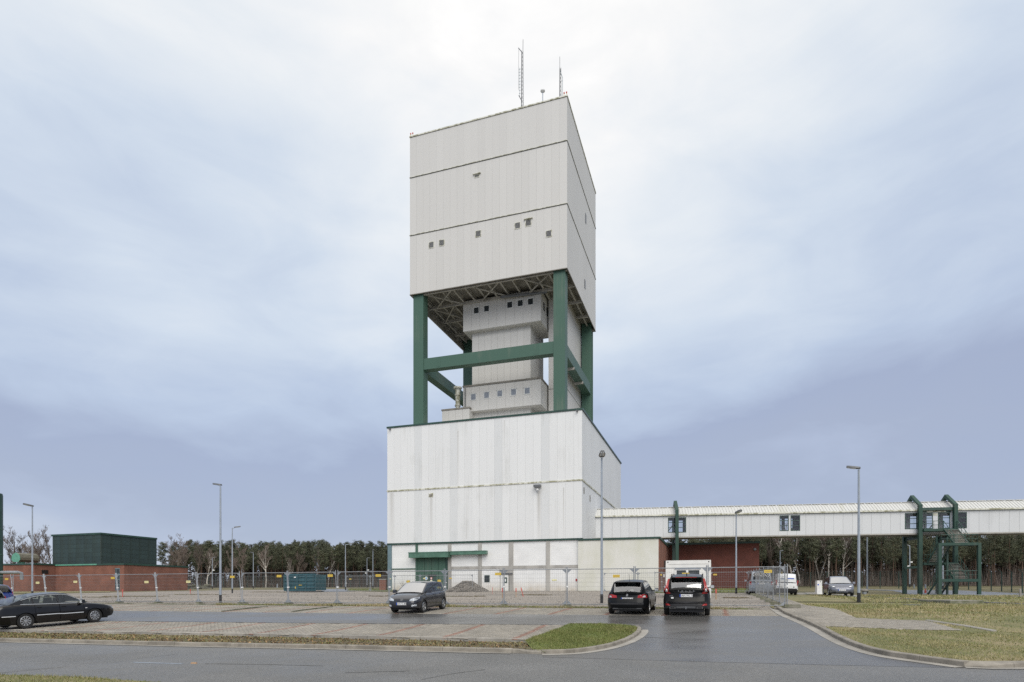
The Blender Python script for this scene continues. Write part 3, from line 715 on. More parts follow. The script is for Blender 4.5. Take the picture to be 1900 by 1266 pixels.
disc(gate, 'round_sign', 800.6, 1078.2, .17, 'sign_white', ring='sign_pale')
ca, cz = P_(765, 1030.5)[0], 4.45
MB().box(ca, uxa(838), -1.1, -.02, cz, cz + .62).box(ca - .04, uxa(838) + .04, -1.14, -.02, cz + .62, cz + .74).build('canopy', 'green_paint_light', tower)
MB().box(uxa(838) + .05, uxa(905), -.7, -.02, cz + .32, cz + .70).box(uxa(838) + .05, uxa(905) + .02, -.74, -.02, cz + .70, cz + .79).build('canopy', 'green_paint_light', tower)
# personnel door, window, plates on the ground floor wall
dr = MB().box(uxa(928.5), uxa(945), .0, .2, -.1, 2.15).build('door_frame', 'concrete', tower)
dd = MB().box(uxa(929.5), uxa(943.5), -.03, -.002, -.1, 2.08).build('door', 'cabin_white', dr)
MB().box(uxa(935.5), uxa(941), -.045, -.031, 1.0, 1.75).build('door_window', 'green_dark', dr)
MB().box(uxa(937), uxa(939.2), -.055, -.046, 1.2, 1.55).build('notice', 'sign_white', dr)
MB().box(uxa(927), uxa(951.5), -.05, .1, 2.3, 3.0).box(uxa(927) - .05, uxa(951.5), -.2, -.0, 2.18, 2.28, 1).build('door_hood', ['concrete', 'lamp_dark'], tower)
wn = MB().box(uxa(898.5), uxa(908), .05, .2, 1.15, 2.05).build('window', 'green_dark', tower)
MB().box(uxa(899.3), uxa(907.2), .03, .048, 1.22, 1.98).build('pane', 'dark_pane', wn)
MB().box(uxa(1024), uxa(1032.5), .09, .118, 1.28, 1.45).build('wall_plate', 'sign_pale', tower)
MB().box(uxa(1068), uxa(1070.5), .03, .118, 1.2, 1.5).build('call_box', 'tail_red', tower)
# wall lamp, vent, cameras
a, z = P_(999, 905)
wl = MB().box(a - .45, a + .45, -.75, -.2, z - .02, z + .28).beam((a, -.2, z + .1), (a, -.05, z + .1), .15, .15).build('wall_lamp', 'lamp_dark', tower)
MB().lathe([(.0, 0), (.16, .02), (.16, .2), (0, .26)], 12, 0, Matrix.Translation((a, -.45, z - .42))).build('camera_dome', 'sign_white', wl)
a, z = P_(800, 919)
vt = MB().box(a - .32, a + .32, -.09, -.04, z - .26, z + .26).build('vent', 'flashing', tower); MB().box(a - .24, a + .24, -.1, -.091, z - .2, z + .12).build('vent_grille', 'soffit', vt)
for px, py in ((1071.5, 764), (725, 797.5)):
    a, z = P_(px, py); MB().box(a - .09, a + .09, -.5, -.08, z - .08, z + .08).box(a - .04, a + .04, -.3, -.05, z + .08, z + .16).build('security_camera', 'lamp_dark', tower)
a, z = P_(883, 1027)
MB().beam((a, .1, z + .4), (a, -.35, z + .2), .07, .07).beam((a, -.2, z + .2), (a - .1, -.6, z + .02), .13, .13).build('security_camera', 'lamp_dark', tower)
for b_, zz in ((.9, 12.2), (4.9, 11.8)): MB().box(BW + .01, BW + .05, b_, b_ + .35, zz, zz + .8).build('vent', 'soffit', tower)
# upper block
tw = MB().box(T0 + .08, T1 - .08, TB0 + .08, TB1 - .08, ZT[0] + .9, ZT[3] - .1).build('upper_wall', 'tower_joint', tower)
for k in range(3):
    z0, z1 = ZT[k] + (.08 if k == 0 else .07), ZT[k + 1] - .09
    panel_row(tw, T0, T1, TB0 + .08, z0, z1, 22, 'cream_cladding', th=.08, gap=.009 if k < 2 else .004)
    panel_row(tw, TB0 + .085, TB1, T1 - .08, z0, z1, 6, 'cream_cladding', face='side', th=.08, gap=.012)
    MB().box(T0, T0 + .08, TB0 + .08, TB1, z0, z1).box(T0 + .08, T1 - .08, TB1 - .08, TB1, z0, z1).build('cladding_sheet', 'cream_cladding', tw)
for k in (1, 2):
    z = ZT[k]; MB().box(T0 - .04, T1 + .05, TB0 - .07, TB0 + .02, z - .06, z - .01, 1).box(T0 - .04, T1 + .07, TB0 - .10, TB0 + .02, z - .01, z + .05, 0) \
        .box(T1 - .02, T1 + .05, TB0 + .02, TB1, z - .06, z - .01, 1).box(T1 - .02, T1 + .07, TB0 + .02, TB1, z - .01, z + .05, 0).build('gutter_trim', ['flashing', 'panel_edge'], tower)
MB().box(T0 - .06, T1 + .08, TB0 - .1, TB0 + .2, ZT[3] - .05, ZT[3] + .10).box(T1 - .2, T1 + .08, TB0 + .2, TB1 + .05, ZT[3] - .08, ZT[3] + .14).box(T0 - .06, T0 + .2, TB0 + .2, TB1 + .05, ZT[3] - .08, ZT[3] + .14).build('roof_edge', 'flashing', tower)
MB().box(T0 + .2, T1 - .2, TB0 + .2, TB1 - .1, ZT[3] - .09, ZT[3] - .02).build('roof', 'soffit', tower)
MB().box(T0 - .03, T1 + .04, TB0 - .05, TB0 + .06, ZT[0], ZT[0] + .09).box(T1 - .06, T1 + .04, TB0 + .06, TB1, ZT[0], ZT[0] + .09).box(T0 - .03, T0 + .06, TB0 + .06, TB1, ZT[0], ZT[0] + .09).box(T0 + .06, T1 - .06, TB1 - .06, TB1, ZT[0], ZT[0] + .09).build('bottom_trim', 'soffit', tower)
VT = BV + TB0
def louvre_win(px, py, w, h, hood=False):
    a, z = P_(px, py, VT); y = TB0
    f = MB(); t = .07
    f.box(a - w / 2, a + w / 2, y - .05, y - .002, z - h / 2, z - h / 2 + t).box(a - w / 2, a + w / 2, y - .05, y - .002, z + h / 2 - t, z + h / 2)
    f.box(a - w / 2, a - w / 2 + t, y - .05, y - .002, z - h / 2 + t, z + h / 2 - t).box(a + w / 2 - t, a + w / 2, y - .05, y - .002, z - h / 2 + t, z + h / 2 - t)
    if hood: f.box(a - w / 2 - .2, a + w / 2 + .2, y - .22, y - .002, z + h / 2 + .02, z + h / 2 + .08)
    win = f.build('window', 'flashing', tower)
    MB().box(a - w / 2 + t, a + w / 2 - t, y - .012, y - .004, z - h / 2 + t, z + h / 2 - t).build('louvre_backing', 'lamp_dark', win)
    sl = MB(); n = 8
    for k in range(n):
        zz = z - h / 2 + t + (h - 2 * t) * (k + .5) / n; sl.add([(a - w / 2 + t, y - .05, zz - .045), (a + w / 2 - t, y - .05, zz - .045), (a + w / 2 - t, y - .013, zz + .03), (a - w / 2 + t, y - .013, zz + .03)], [(0, 1, 2, 3)])
    sl.build('louvre', 'louvre', win, kind='stuff')
for px, py, hd in ((800.5, 455, 0), (819.5, 451, 0), (887.5, 434, 0), (960.5, 419, 0), (980.5, 414, 1), (1018.3, 434, 0)): louvre_win(px, py, .82, .9, hd)
louvre_win(885, 327, .72, .42, 1)
for b_, zz, h in ((13.6, 54.2, 1.3), (13.0, 44.3, 1.2)):
    MB().box(T1 + .002, T1 + .05, b_, b_ + .7, zz, zz + h).build('slit_window', 'lamp_dark', tower)
# columns, ring beams
IN = .35; cw, cd = 1.55, 1.4
cols = [(T0 + IN, TB0 + IN), (T1 - IN - cw, TB0 + IN), (T0 + IN, TB1 - IN - cd), (T1 - IN - cw, TB1 - IN - cd)]
for i, (a, b) in enumerate(cols):
    if i == 3:   # the far right column is open, an I-section
        c_ = MB().box(a, a + cw, b, b + .12, Z_TOP - .13, ZT[0] + .8).box(a, a + cw, b + cd - .12, b + cd, Z_TOP - .13, ZT[0] + .8).box(a + .7, a + .85, b + .12, b + cd - .12, Z_TOP - .13, ZT[0] + .8)
    else: c_ = MB().box(a, a + cw, b, b + cd, Z_TOP - .13, ZT[0] + .8)
    c_.build('column', 'green_paint', tower)
ZBa, ZBb = 30.95, 32.5
c0, c1, c2, c3 = cols
for x0, x1, y0, y1 in ((c0[0] + cw, c1[0], c0[1] + .1, c0[1] + 1.3), (c2[0] + cw, c3[0], c2[1] + .1, c2[1] + 1.3), (c0[0] + .15, c0[0] + 1.35, c0[1] + cd, c2[1]), (c1[0] + .25, c1[0] + 1.45, c1[1] + cd, c3[1])):
    MB().box(x0 + .002, x1 - .002, y0 + .002, y1 - .002, ZBa, ZBb).build('ring_beam', 'green_paint', tower)
for x in (c0[0] + cw + 2.2, c1[0] - 2.4): MB().box(x, x + .05, c0[1] + .085, c0[1] + .099, ZBa, ZBb).box(x - .3, x + .35, c0[1] + .09, c0[1] + .099, ZBa + .15, ZBb - .15).build('splice_plate', 'green_paint', tower)
for b_ in (8, 14): MB().box(c1[0] + .2, c1[0] + 1.5, b_, b_ + .2, ZBa - .35, ZBa - .01).build('bracket', 'joist', tower)
# underside: soffit slab, joists, braces
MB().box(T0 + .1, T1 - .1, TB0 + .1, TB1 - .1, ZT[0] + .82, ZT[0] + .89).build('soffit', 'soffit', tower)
for k in range(13):
    a = T0 + 1.0 + k * (T1 - T0 - 2.0) / 12
    MB().ibeam((a, TB0 + .12, ZT[0] + .55), (a, TB1 - .15, ZT[0] + .55), .24, .5, .04).build('joist', 'joist', tower)
for b_ in (TB0 + .5, TB0 + 4.8, TB0 + 9.6, TB0 + 14.4, TB1 - .6):
    MB().ibeam((T0 + .1, b_, ZT[0] + .12), (T1 - .1, b_, ZT[0] + .12), .26, .34, .04).build('cross_beam', 'joist', tower)
for a, b, c_, d in ((T0 + 2, TB0 + .6, T0 + 6, TB0 + 4.7), (T0 + 6, TB0 + .6, T0 + 2, TB0 + 4.7), (T0 + 9, TB0 + .6, T0 + 13, TB0 + 4.7), (T0 + 13, TB0 + .6, T0 + 9, TB0 + 4.7), (T1 - 6.5, TB0 + .6, T1 - 2.5, TB0 + 4.7), (T1 - 2.5, TB0 + .6, T1 - 6.5, TB0 + 4.7), (T0 + 1.2, TB0 + 5, T0 + 4.5, TB0 + 9.4), (T0 + 4.5, TB0 + 5, T0 + 1.2, TB0 + 9.4)):
    MB().beam((a, b, ZT[0] + .05), (c_, d, ZT[0] + .05), .16, .12).build('brace', 'joist', tower)
MB().box(T0 + .3, T0 + .55, TB0 + 1.8, TB1 - 1.8, ZT[0] - .9, ZT[0] - .01).build('edge_beam', 'soffit', tower)
MB().path([(T0 + 12, TB0 + 4.2, ZT[0] - .15), (T0 + 15.6, TB0 + 4.6, ZT[0] - .15), (T1 - 4, TB0 + 5, ZT[0] - .05)], .18, 8).build('duct', 'lamp_dark', tower)
# the suspended cabins round the shaft
def clad_box(name, x0, x1, y0, y1, z0, z1, n, m='cream_cladding', cap=None):
    b = MB().box(x0 + .05, x1 - .05, y0 + .05, y1, z0, z1).build(name, 'cream_cladding', tower)
    panel_row(b, x0, x1, y0 + .05, z0 + .03, z1 - .03, n, m, th=.05, gap=.02)
    panel_row(b, y0 + .05, y1, x1 - .05, z0 + .03, z1 - .03, max(2, round((y1 - y0) / 1.4)), m, face='side', th=.05, gap=.02)
    if cap: MB().box(x0 - .08, x1 + .08, y0 - .08, y1, z1, z1 + .22).build('roof_cap', cap, b)
    return b
clad_box('shaft_wall', 9.37, 18.27, 8.0, 14.8, Z_TOP - .12, ZT[0] + .8, 9)
ub = clad_box('upper_cabin', 8.37, 20.07, 7.0, 12.6, 37.55, ZT[0] + .5, 9)
lb = clad_box('lower_cabin', 8.37, 20.07, 7.0, 12.6, 25.9, 29.5, 9, cap='soffit')
clad_box('lift_shaft', 20.27, 22.87, 10.3, 21.3, Z_TOP - .12, ZT[0] + .8, 2)
clad_box('plant_room', 5.3, 9.6, 6.4, 14, Z_TOP - .12, 26.2, 4, cap='soffit')
for z in (29.0, 35.2): MB().box(20.25, 22.9, 10.26, 10.29, z, z + .06).box(22.88, 22.9, 10.3, 21.3, z, z + .06).build('joint_trim', 'panel_edge', tower)
def cabin_win(parent, px, py, w, h, pane, v, yo):
    a, z = P_(px, py, v); t = .1
    f = MB().box(a - w / 2, a + w / 2, yo - .06, yo - .002, z - h / 2, z - h / 2 + t).box(a - w / 2, a + w / 2, yo - .06, yo - .002, z + h / 2 - t, z + h / 2).box(a - w / 2, a - w / 2 + t, yo - .06, yo - .002, z - h / 2 + t, z + h / 2 - t).box(a + w / 2 - t, a + w / 2, yo - .06, yo - .002, z - h / 2 + t, z + h / 2 - t)
    f.box(a - w / 2 - .08, a + w / 2 + .08, yo - .1, yo - .002, z + h / 2, z + h / 2 + .04)
    q = f.build('window', 'frame_white', parent); MB().box(a - w / 2 + t, a + w / 2 - t, yo - .03, yo - .004, z - h / 2 + t, z + h / 2 - t).build('pane', pane, q)
for px, py in ((884, 576.5), (903, 573), (946, 566), (965.5, 563), (984.5, 560)): cabin_win(ub, px, py, .92, 1.02, 'dark_pane', BV + 7, 7.0)
for px, py in ((878.5, 737), (903, 733.5), (927.5, 730.5), (953, 728), (978.5, 725.5)): cabin_win(lb, px, py, .92, 1.02, 'grey_pane', BV + 7, 7.0)
for b_ in (8.2, 9.9): MB().box(20.072, 20.11, b_, b_ + .8, 39.6, 40.7).build('window', 'dark_pane', ub)
MB().path([(8.75, 6.85, 29.3), (8.75, 6.85, 24.3), (9.4, 6.5, 23.2), (9.5, 6.4, 22.5)], .07, 6).build('downpipe', 'lamp_dark', lb)
ch_ = MB().lathe([(.30, 0), (.30, 1.0), (.44, 1.05), (.44, 1.2), (.34, 1.25), (.34, 2.6), (.44, 2.62), (.44, 2.8), (.36, 2.8), (.36, 3.6), (.62, 3.65), (.62, 3.85), (.0, 3.9)], 16, 0, Matrix.Translation((7.0, 8.2, 26.2)))
ch_.build('exhaust_pipe', 'flashing', tower, smooth=True)
# masts and sensors on the roof
def lattice(parent_name, a, b, h, r, label):
    t = site(parent_name, label, 'antenna mast', BU + a, BV + b, BZ + ZT[3] - .02)
    m = MB(); 
    for k in range(3):
        an = k * 2.094; p = Vector((math.cos(an) * r, math.sin(an) * r, 0)); m.path([p, p * .6 + Vector((0, 0, h))], .035, 5)
    n = int(h / .55)
    for i in range(n):
        z0, z1 = h * i / n, h * (i + 1) / n
        for k in range(3):
            s0, s1 = r * (1 - .4 * i / n), r * (1 - .4 * (i + 1) / n); a0, a1 = k * 2.094, (k + 1) * 2.094
            m.beam((math.cos(a0) * s0, math.sin(a0) * s0, z0), (math.cos(a1) * s1, math.sin(a1) * s1, z1), .03, .03)
    m.build('lattice', 'lamp_dark', t); return t
def roof_pt(px, py, v): u, z = pl(px, py, v); return u - BU, z - .1 - ZT[3]
mv = VT + 4.0
a, hz = roof_pt(969, 95, mv)
ms = lattice('antenna_mast', a, 6.0, hz, .2, 'taller lattice antenna mast with side dipoles on the tower roof')
MB().path([(.1, 0, hz), (.12, 0, hz + 1.6)], .035, 6).build('rod_antenna', 'lamp_dark', ms)
MB().path([(0, 0, hz - .2), (-.55, 0, hz + .6)], .05, 6).path([(-.5, 0, hz + .6), (-.55, 0, hz - 5.2)], .02, 5).path([(-.5, 0, hz - 6.0), (-.05, 0, hz - 6.9)], .05, 6).build('outrigger', 'lamp_dark', ms)
dp = MB().path([(-.36, 0, hz - 2.2), (-.38, 0, hz - 6.2)], .022, 5)
for k in range(9): dp.beam((-.48, 0, hz - 2.4 - k * .42), (-.24, 0, hz - 2.4 - k * .42), .03, .03)
dp.build('dipole_array', 'steel_blue', ms)
MB().path([(0, 0, .9), (-.85, 0, 2.6), (-.85, 0, 3.2)], .04, 6).path([(.1, 0, 2.2), (.55, 0, 1.0)], .04, 6).build('stay', 'lamp_dark', ms)
MB().lathe([(.3, 0), (.32, .1), (.32, 2.2), (.26, 2.3), (.26, 2.45), (.36, 2.5), (.36, 2.8), (0, 2.85)], 10).build('mast_foot', 'lamp_steel', ms)
a, hz = roof_pt(1039.5, 126, VT + 2.5)
ms = lattice('antenna_mast', a, 4.5, hz, .16, 'shorter antenna mast near the right corner of the tower roof')
MB().path([(-.06, 0, hz), (-.06, 0, hz + 1.5)], .03, 6).build('rod_antenna', 'lamp_dark', ms)
MB().path([(0, 0, hz - .4), (.32, 0, hz - 1.4), (.32, 0, .1)], .03, 6).beam((0, 0, hz - 1.8), (.32, 0, hz - 1.8), .03, .03).beam((0, 0, 1.4), (.32, 0, 1.4), .03, .03).build('outrigger', 'steel_blue', ms)
a, hz = roof_pt(1007, 172, VT + 1.0)
st = site('weather_sensor', 'small funnel shaped sensor on a stem on the tower roof edge', 'sensor', BU + a, VT + 1.0, BZ + ZT[3] - .02)
MB().path([(0, 0, 0), (0, 0, hz)], .06, 8).box(-.25, .25, -.2, .2, 0, .14).build('stem', 'lamp_steel', st); MB().lathe([(.0, hz), (.1, hz + .02), (.3, hz + .18), (.3, hz + .3), (0, hz + .38)], 14).build('funnel', 'sign_white', st)
for px, lab in ((764, 'twin red obstruction lights at the left roof corner of the tower'), (1049, 'twin red obstruction lights at the right roof corner of the tower')):
    a, hz = roof_pt(px, 200, VT + .2); ol = site('obstruction_light', lab, 'warning light', BU + a, VT + .2, BZ + ZT[3] + .14)
    for s in (-.16, .16): MB().path([(s * 1.4, 0, 0), (s, 0, .4)], .03, 6).lathe([(.0, .4), (.08, .42), (.08, .58), (0, .64)], 10, 1, Matrix.Translation((s, 0, 0))).build('lamp', ['sign_yellow', 'sign_red'], ol)

# ------------------------------------------------------------------ plastered annexe and brick wing beside the hall
an = site('annexe', 'low white plastered annexe with a green algae stain and a brick end wall', 'building', -15.8, 73.7, BZ - .15)
AW = 9.75
MB().box(0, AW - .02, 0, 13, -.6, 6.35).build('wall', 'green_plaster', an)
MB().box(AW - .018, AW + .1, .02, 15.4, -.6, 6.3).build('brick_wall', 'brick', an)
MB().box(-.02, AW + .2, -.12, .25, 6.35, 6.58).box(AW - .1, AW + .2, .25, 15.5, 6.3, 6.58).build('roof_edge', 'green_dark', an)
MB().box(.2, AW - .1, .25, 13, 6.3, 6.4).build('roof', 'soffit', an)
for k, (y, z) in enumerate(((7.0, 3.0), (8.6, 3.0))): MB().box(AW + .102, AW + .14, y, y + .8, z, z + 1.1).build('window', 'dark_pane', an)
MB().box(AW + .1, AW + .3, 5.6, 5.9, 1.9, 2.3).build('wall_lamp', 'sign_white', an)
bw = site('brick_wing', 'dark red brick wing below the footbridge', 'building', -6.0, 89.3, BZ + .1)
MB().box(0, 12.1, 0, 9, -1.2, 6.45).build('wall', 'brick_dark', bw)
MB().box(-.02, 12.2, -.1, .3, 6.45, 6.72).box(11.9, 12.2, .3, 9, 6.45, 6.72).build('roof_edge', 'green_dark', bw)
MB().box(.1, 11.9, .3, 9, 6.42, 6.5).build('roof', 'soffit', bw)
wl = MB().lathe([(0, 0), (.18, .02), (.18, .2), (0, .22)], 14, 0, Matrix.Translation((11.55, -.02, 5.6)) @ Matrix.Rotation(math.pi / 2, 4, 'X')).build('wall_lamp', 'lamp_dark', bw)

# ------------------------------------------------------------------ enclosed footbridge
TB = math.radians(9.02); CB, SB = math.cos(TB), math.sin(TB)
BX, BY = 11.56, 83.7
ZF, ZE, ZRG = 7.46, 10.44, 11.62      # above the eye: floor, eave, ridge
fb = thing('footbridge', 'long white enclosed footbridge on green steel portals', 'footbridge', (BX, BY, EYE), -TB)
BL, DPT, PW = 74.0, 3.0, 1.14
def bs(px, t=0.0):
    k = (px - CX) / F   # distance along the bridge of a sighted vertical line, t behind its front
    return (k * (BY + CB * t) - BX - SB * t) / (CB + k * SB)
wspans = [(bs(1239.5), bs(1273)), (bs(1446.5), bs(1463.5)), (bs(1467), bs(1484.5))]
s41, s45 = bs(1703), bs(1768)
wspans += [(bs(1679), s41 - .1), (s41 + .35, s41 + 1.75), (s41 + 2.35, s41 + 3.75), (s45 + .25, s45 + 1.6), ]
z0w, z1w = ZF + .55, ZE - .38
zs = [(ZF, z0w), (z0w, z1w), (z1w, ZE - .05)]
fw = MB().box(0, BL, .06, .10, ZF, z0w).box(0, BL, .06, .10, z1w, ZE).build('wall', 'panel_edge', fb)
mid = MB(); e = 0
for a, b in sorted(wspans): mid.box(e, a, .061, .099, z0w, z1w); e = b
mid.box(e, BL, .061, .099, z0w, z1w); mid.build('wall', 'panel_edge', fb)
n = int(BL / PW); g = .018
for k in range(n):
    a, b = k * PW, (k + 1) * PW; cuts = [(a, b)]
    hit = any(x0 < b and x1 > a for x0, x1 in wspans)
    if not hit:
        MB().box(a + g / 2, b - g / 2, 0, .06, ZF, ZE - .05).build('cladding_panel', 'bridge_cladding', fw)
    else:
        for q0, q1 in ((ZF, z0w), (z1w, ZE - .05)): MB().box(a + g / 2, b - g / 2, 0, .06, q0, q1).build('cladding_panel', 'bridge_cladding', fw)
        segs = [(a, b)]
        for x0, x1 in wspans: segs = [q for p, r in segs for q in ((p, min(r, x0)), (max(p, x1), r)) if q[1] - q[0] > .03]
        for p, r in segs: MB().box(p + g / 2, r - g / 2, 0, .06, z0w + .001, z1w - .001).build('cladding_panel', 'bridge_cladding', fw)
bk = MB().box(0, BL, DPT - .1, DPT, ZF, z0w).box(0, BL, DPT - .1, DPT, z1w, ZE); e = 0
for a, b in sorted(wspans): bk.box(e, a, DPT - .1, DPT, z0w, z1w); e = b
bk.box(e, BL, DPT - .1, DPT, z0w, z1w); bk.build('wall', 'bridge_cladding', fb)
MB().box(0, BL, .06, DPT - .02, ZF - .02, ZF + .12).box(0, BL, .0, .12, ZF - .16, ZF - .004, 1).box(0, BL, DPT - .12, DPT, ZF - .16, ZF - .004, 1).build('floor', ['soffit', 'joist'], fb)
MB().box(0, .06, .1, DPT - .1, ZF, ZE).build('end_wall', 'panel_edge', fb)
for i, (a, b) in enumerate(wspans):
    for y0 in (-.03, DPT - .02):
        f = MB(); t = .09
        f.box(a, b, y0, y0 + .06, z0w, z0w + t).box(a, b, y0, y0 + .06, z1w - t, z1w).box(a, a + t, y0, y0 + .06, z0w + t, z1w - t).box(b - t, b, y0, y0 + .06, z0w + t, z1w - t)
        for q in ((1, 2) if y0 < 1 else ()):
            zz = z0w + (z1w - z0w) * q / 3; f.box(a + t, b - t, y0 + .005, y0 + .055, zz - .04, zz + .04)
        if b - a > 2: f.box((a + b) / 2 - .06, (a + b) / 2 + .06, y0 + .002, y0 + .058, z0w + t, z1w - t)
        wd = f.build('window', 'green_dark', fb)
        MB().add([(a + t, y0 + .03, z0w + t), (b - t, y0 + .03, z0w + t), (b - t, y0 + .03, z1w - t), (a + t, y0 + .03, z1w - t)], [(0, 1, 2, 3)]).build('pane', 'window_glass', wd)
# handrail and conveyor-gallery struts seen through the panes
for k in range(int(BL / 4.2)):
    MB().beam((k * 4.2 + 1, DPT - .2, ZF + .2), (k * 4.2 + 3, DPT - .2, ZE - .2), .12, .12).build('strut', 'joist', fb)
# roof: sheets with standing ribs
rl = MB(); ym = DPT / 2
rl.add([(-.02, -.22, ZE - .02), (BL, -.22, ZE - .02), (BL, ym, ZRG), (-.02, ym, ZRG), (BL, DPT + .22, ZE - .02), (-.02, DPT + .22, ZE - .02)], [(0, 1, 2, 3), (3, 2, 4, 5)])
mat('bridge_roof', (.60, .60, .575), rough=.5, var=.2, scale=.3, stretch=(1, .2, .2), col2=(.46, .45, .34), cut=(.28, .42), detail=8)
rf = rl.build('roof', 'bridge_roof', fb)
rb = MB(); n = int(BL / .38)
for k in range(n):
    a = k * .38; rb.beam((a, -.22, ZE + .01), (a, ym, ZRG + .03), .09, .06); rb.beam((a, ym, ZRG + .03), (a, DPT + .22, ZE + .01), .09, .06)
rb.build('roof_ribs', 'bridge_roof', rf, kind='stuff')
MB().box(-.02, BL, -.28, -.2, ZE - .16, ZE + .02).box(-.02, BL, -.2, .02, ZE - .16, ZE - .05, 1).build('eaves_gutter', ['flashing', 'green_dark'], fb)
rcap = MB()
for k in range(int(BL / 1.1)): rcap.box(k * 1.1, k * 1.1 + .95, ym - .2, ym + .2, ZRG - .0, ZRG + .07)
rcap.build('ridge_cap', 'bridge_roof', rf, kind='stuff')
def ground_here(s, t):
    x = BX + CB * s + SB * t; y = BY - SB * s + CB * t; u, v = UV(x, y); return float(gz(u, v)) - EYE
def portal(s, full=True):
    w = .42; zg = ground_here(s, -.3) - .2; ztop = 11.0
    m = MB(); m.box(s - w / 2, s + w / 2, -.78, -.32, zg, ztop)
    m.build('portal_post', 'bridge_green', fb)
    m = MB().box(s - w / 2, s + w / 2, DPT + .3, DPT + .72, ground_here(s, DPT + .5) - .2, ztop); m.build('portal_post', 'green_dark', fb)
    y0, y1 = -.78, DPT + .72; yc = (y0 + y1) / 2
    MB().plate([(s - w / 2, y0, ztop + .003), (s - w / 2, yc, 12.55), (s - w / 2, y1, ztop + .003), (s - w / 2, y1 - .5, ztop + .003), (s - w / 2, yc, 12.1), (s - w / 2, y0 + .5, ztop + .003)], (w, 0, 0)).build('portal_rafter', 'bridge_green', fb)
    MB().ibeam((s, -.32, ZF - .5), (s, DPT + .3, ZF - .5), .3, .5).build('bearer', 'green_dark', fb)
for s in (bs(1256, -.5), s41, s45): portal(s)
MB().box(s41 + .22, s45 - .22, -.45, -.1, ZE - .12, ZE + .22).build('lintel_beam', 'green_dark', fb)
MB().box(s41 - .15, s41 - .05, DPT * 0 - .3, DPT + .3, 3.0, 3.3).build('tie_beam', 'green_paint', fb)
MB().box(s41 + .23, s45 - .23, -.03, .0, ZE - .36, ZE - .1).box(s41 + 1.0, s41 + 3.2, -.1, -.031, ZE - .33, ZE - .22, 1).build('door_sign', ['green_dark', 'flashing'], fb)
MB().box(s41 + 1.8, s41 + 2.3, -.03, -.002, ZE - .75, ZE - .45).build('notice', 'flashing', fb)

# ------------------------------------------------------------------ escape stairs at the footbridge
stx = BX + CB * s41 + SB * -4.2; sty = BY - SB * s41 + CB * -4.2
zg0 = ground_here(s41 + 2, -3)
st = thing('escape_stairs', 'green steel escape stairs zigzagging up to the footbridge door', 'staircase', (BX, BY, EYE), -TB)
LV = [7.9, 5.85, 3.65, 1.5, zg0]
sa0, sa1, sb0, sb1 = 41.5, 42.9, 43.4, 44.9
ds = s41 - 40.8; sa0 += ds; sa1 += ds; sb0 += ds; sb1 += ds
tb, tf = -.9, -3.3; 
def landing(x0, x1, y0, y1, z):
    p = MB().box(x0, x1, y0, y1, z - .05, z).build('landing', 'lamp_dark', st)
    m = MB()
    m.box(x0 - .04, x1 + .04, y0 - .06, y0 - .001, z - .3, z + .02).box(x0 - .04, x1 + .04, y1 + .001, y1 + .06, z - .3, z + .02).box(x0 - .06, x0 - .001, y0, y1, z - .3, z + .02).box(x1 + .001, x1 + .06, y0, y1, z - .3, z + .02)
    m.build('landing_frame', 'bridge_green', st); return p
landing(s41 + .3, sb1, -.95, -.05, LV[0]); landing(sa0 - .2, sb1 + .4, -4.5, -3.3, LV[1]); landing(s41 + .3, sb1, -.95, -.05, LV[2]); landing(sa0 - .2, sb1 + .4, -4.5, -3.3, LV[3])
def flight(x0, x1, y0, z0, y1, z1):
    for x in (x0 - .05, x1 + .05): MB().beam((x, y0, z0 - .1), (x, y1, z1 - .1), .07, .26).build('stringer', 'stair_green', st)
    n = 11
    for k in range(1, n + 1):
        t = k / (n + 1); MB().box(x0, x1, y0 + (y1 - y0) * t - .13, y0 + (y1 - y0) * t + .13, z0 + (z1 - z0) * t - .04, z0 + (z1 - z0) * t).build('tread', 'joist', st)
    for x in (x0 - .05, x1 + .05):
        m = MB().path([(x, y0, z0 + 1.0), (x, y1, z1 + 1.0)], .035, 6).path([(x, y0, z0 + .5), (x, y1, z1 + .5)], .022, 5)
        for k in range(4): t = k / 3; m.path([(x, y0 + (y1 - y0) * t, z0 + (z1 - z0) * t - .05), (x, y0 + (y1 - y0) * t, z0 + (z1 - z0) * t + 1.0)], .028, 5)
        m.build('handrail', 'stair_green', st)
flight(sb0, sb1, tb, LV[0], tf, LV[1]); flight(sa0, sa1, tf, LV[1], tb, LV[2]); flight(sb0, sb1, tb, LV[2], tf, LV[3]); flight(sa0, sa1, tf, LV[3], tb, LV[4])
def rail(pts, z):
    m = MB().path([(x, y, z + 1.0) for x, y in pts], .035, 6).path([(x, y, z + .5) for x, y in pts], .022, 5)
    for (x0, y0), (x1, y1) in zip(pts, pts[1:]):
        n = max(1, round(math.dist((x0, y0), (x1, y1)) / 1.2))
        for k in range(n + 1): m.path([(x0 + (x1 - x0) * k / n, y0 + (y1 - y0) * k / n, z - .05), (x0 + (x1 - x0) * k / n, y0 + (y1 - y0) * k / n, z + 1.0)], .028, 5)
    m.build('railing', 'stair_green', st)
for z in (LV[0], LV[2]): rail([(s41 + .35, -.1), (s41 + .35, -.92), (sb0 - .12, -.92)], z)
for z in (LV[1], LV[3]): rail([(sa0 - .18, -3.35), (sa0 - .18, -4.45), (sb1 + .38, -4.45), (sb1 + .38, -3.35)], z)
for x, y in ((sa0 - .35, -4.4), (sb1 + .55, -4.4)): MB().box(x - .17, x + .17, y - .17, y + .17, ground_here(x, y) - .2, LV[1] - .02).build('stair_post', 'bridge_green', st)
for x, y in ((sa1 + .2, -2.2),): MB().box(x - .1, x + .1, y - .1, y + .1, ground_here(x, y) - .2, LV[1] + .9).build('stair_post', 'green_dark', st)
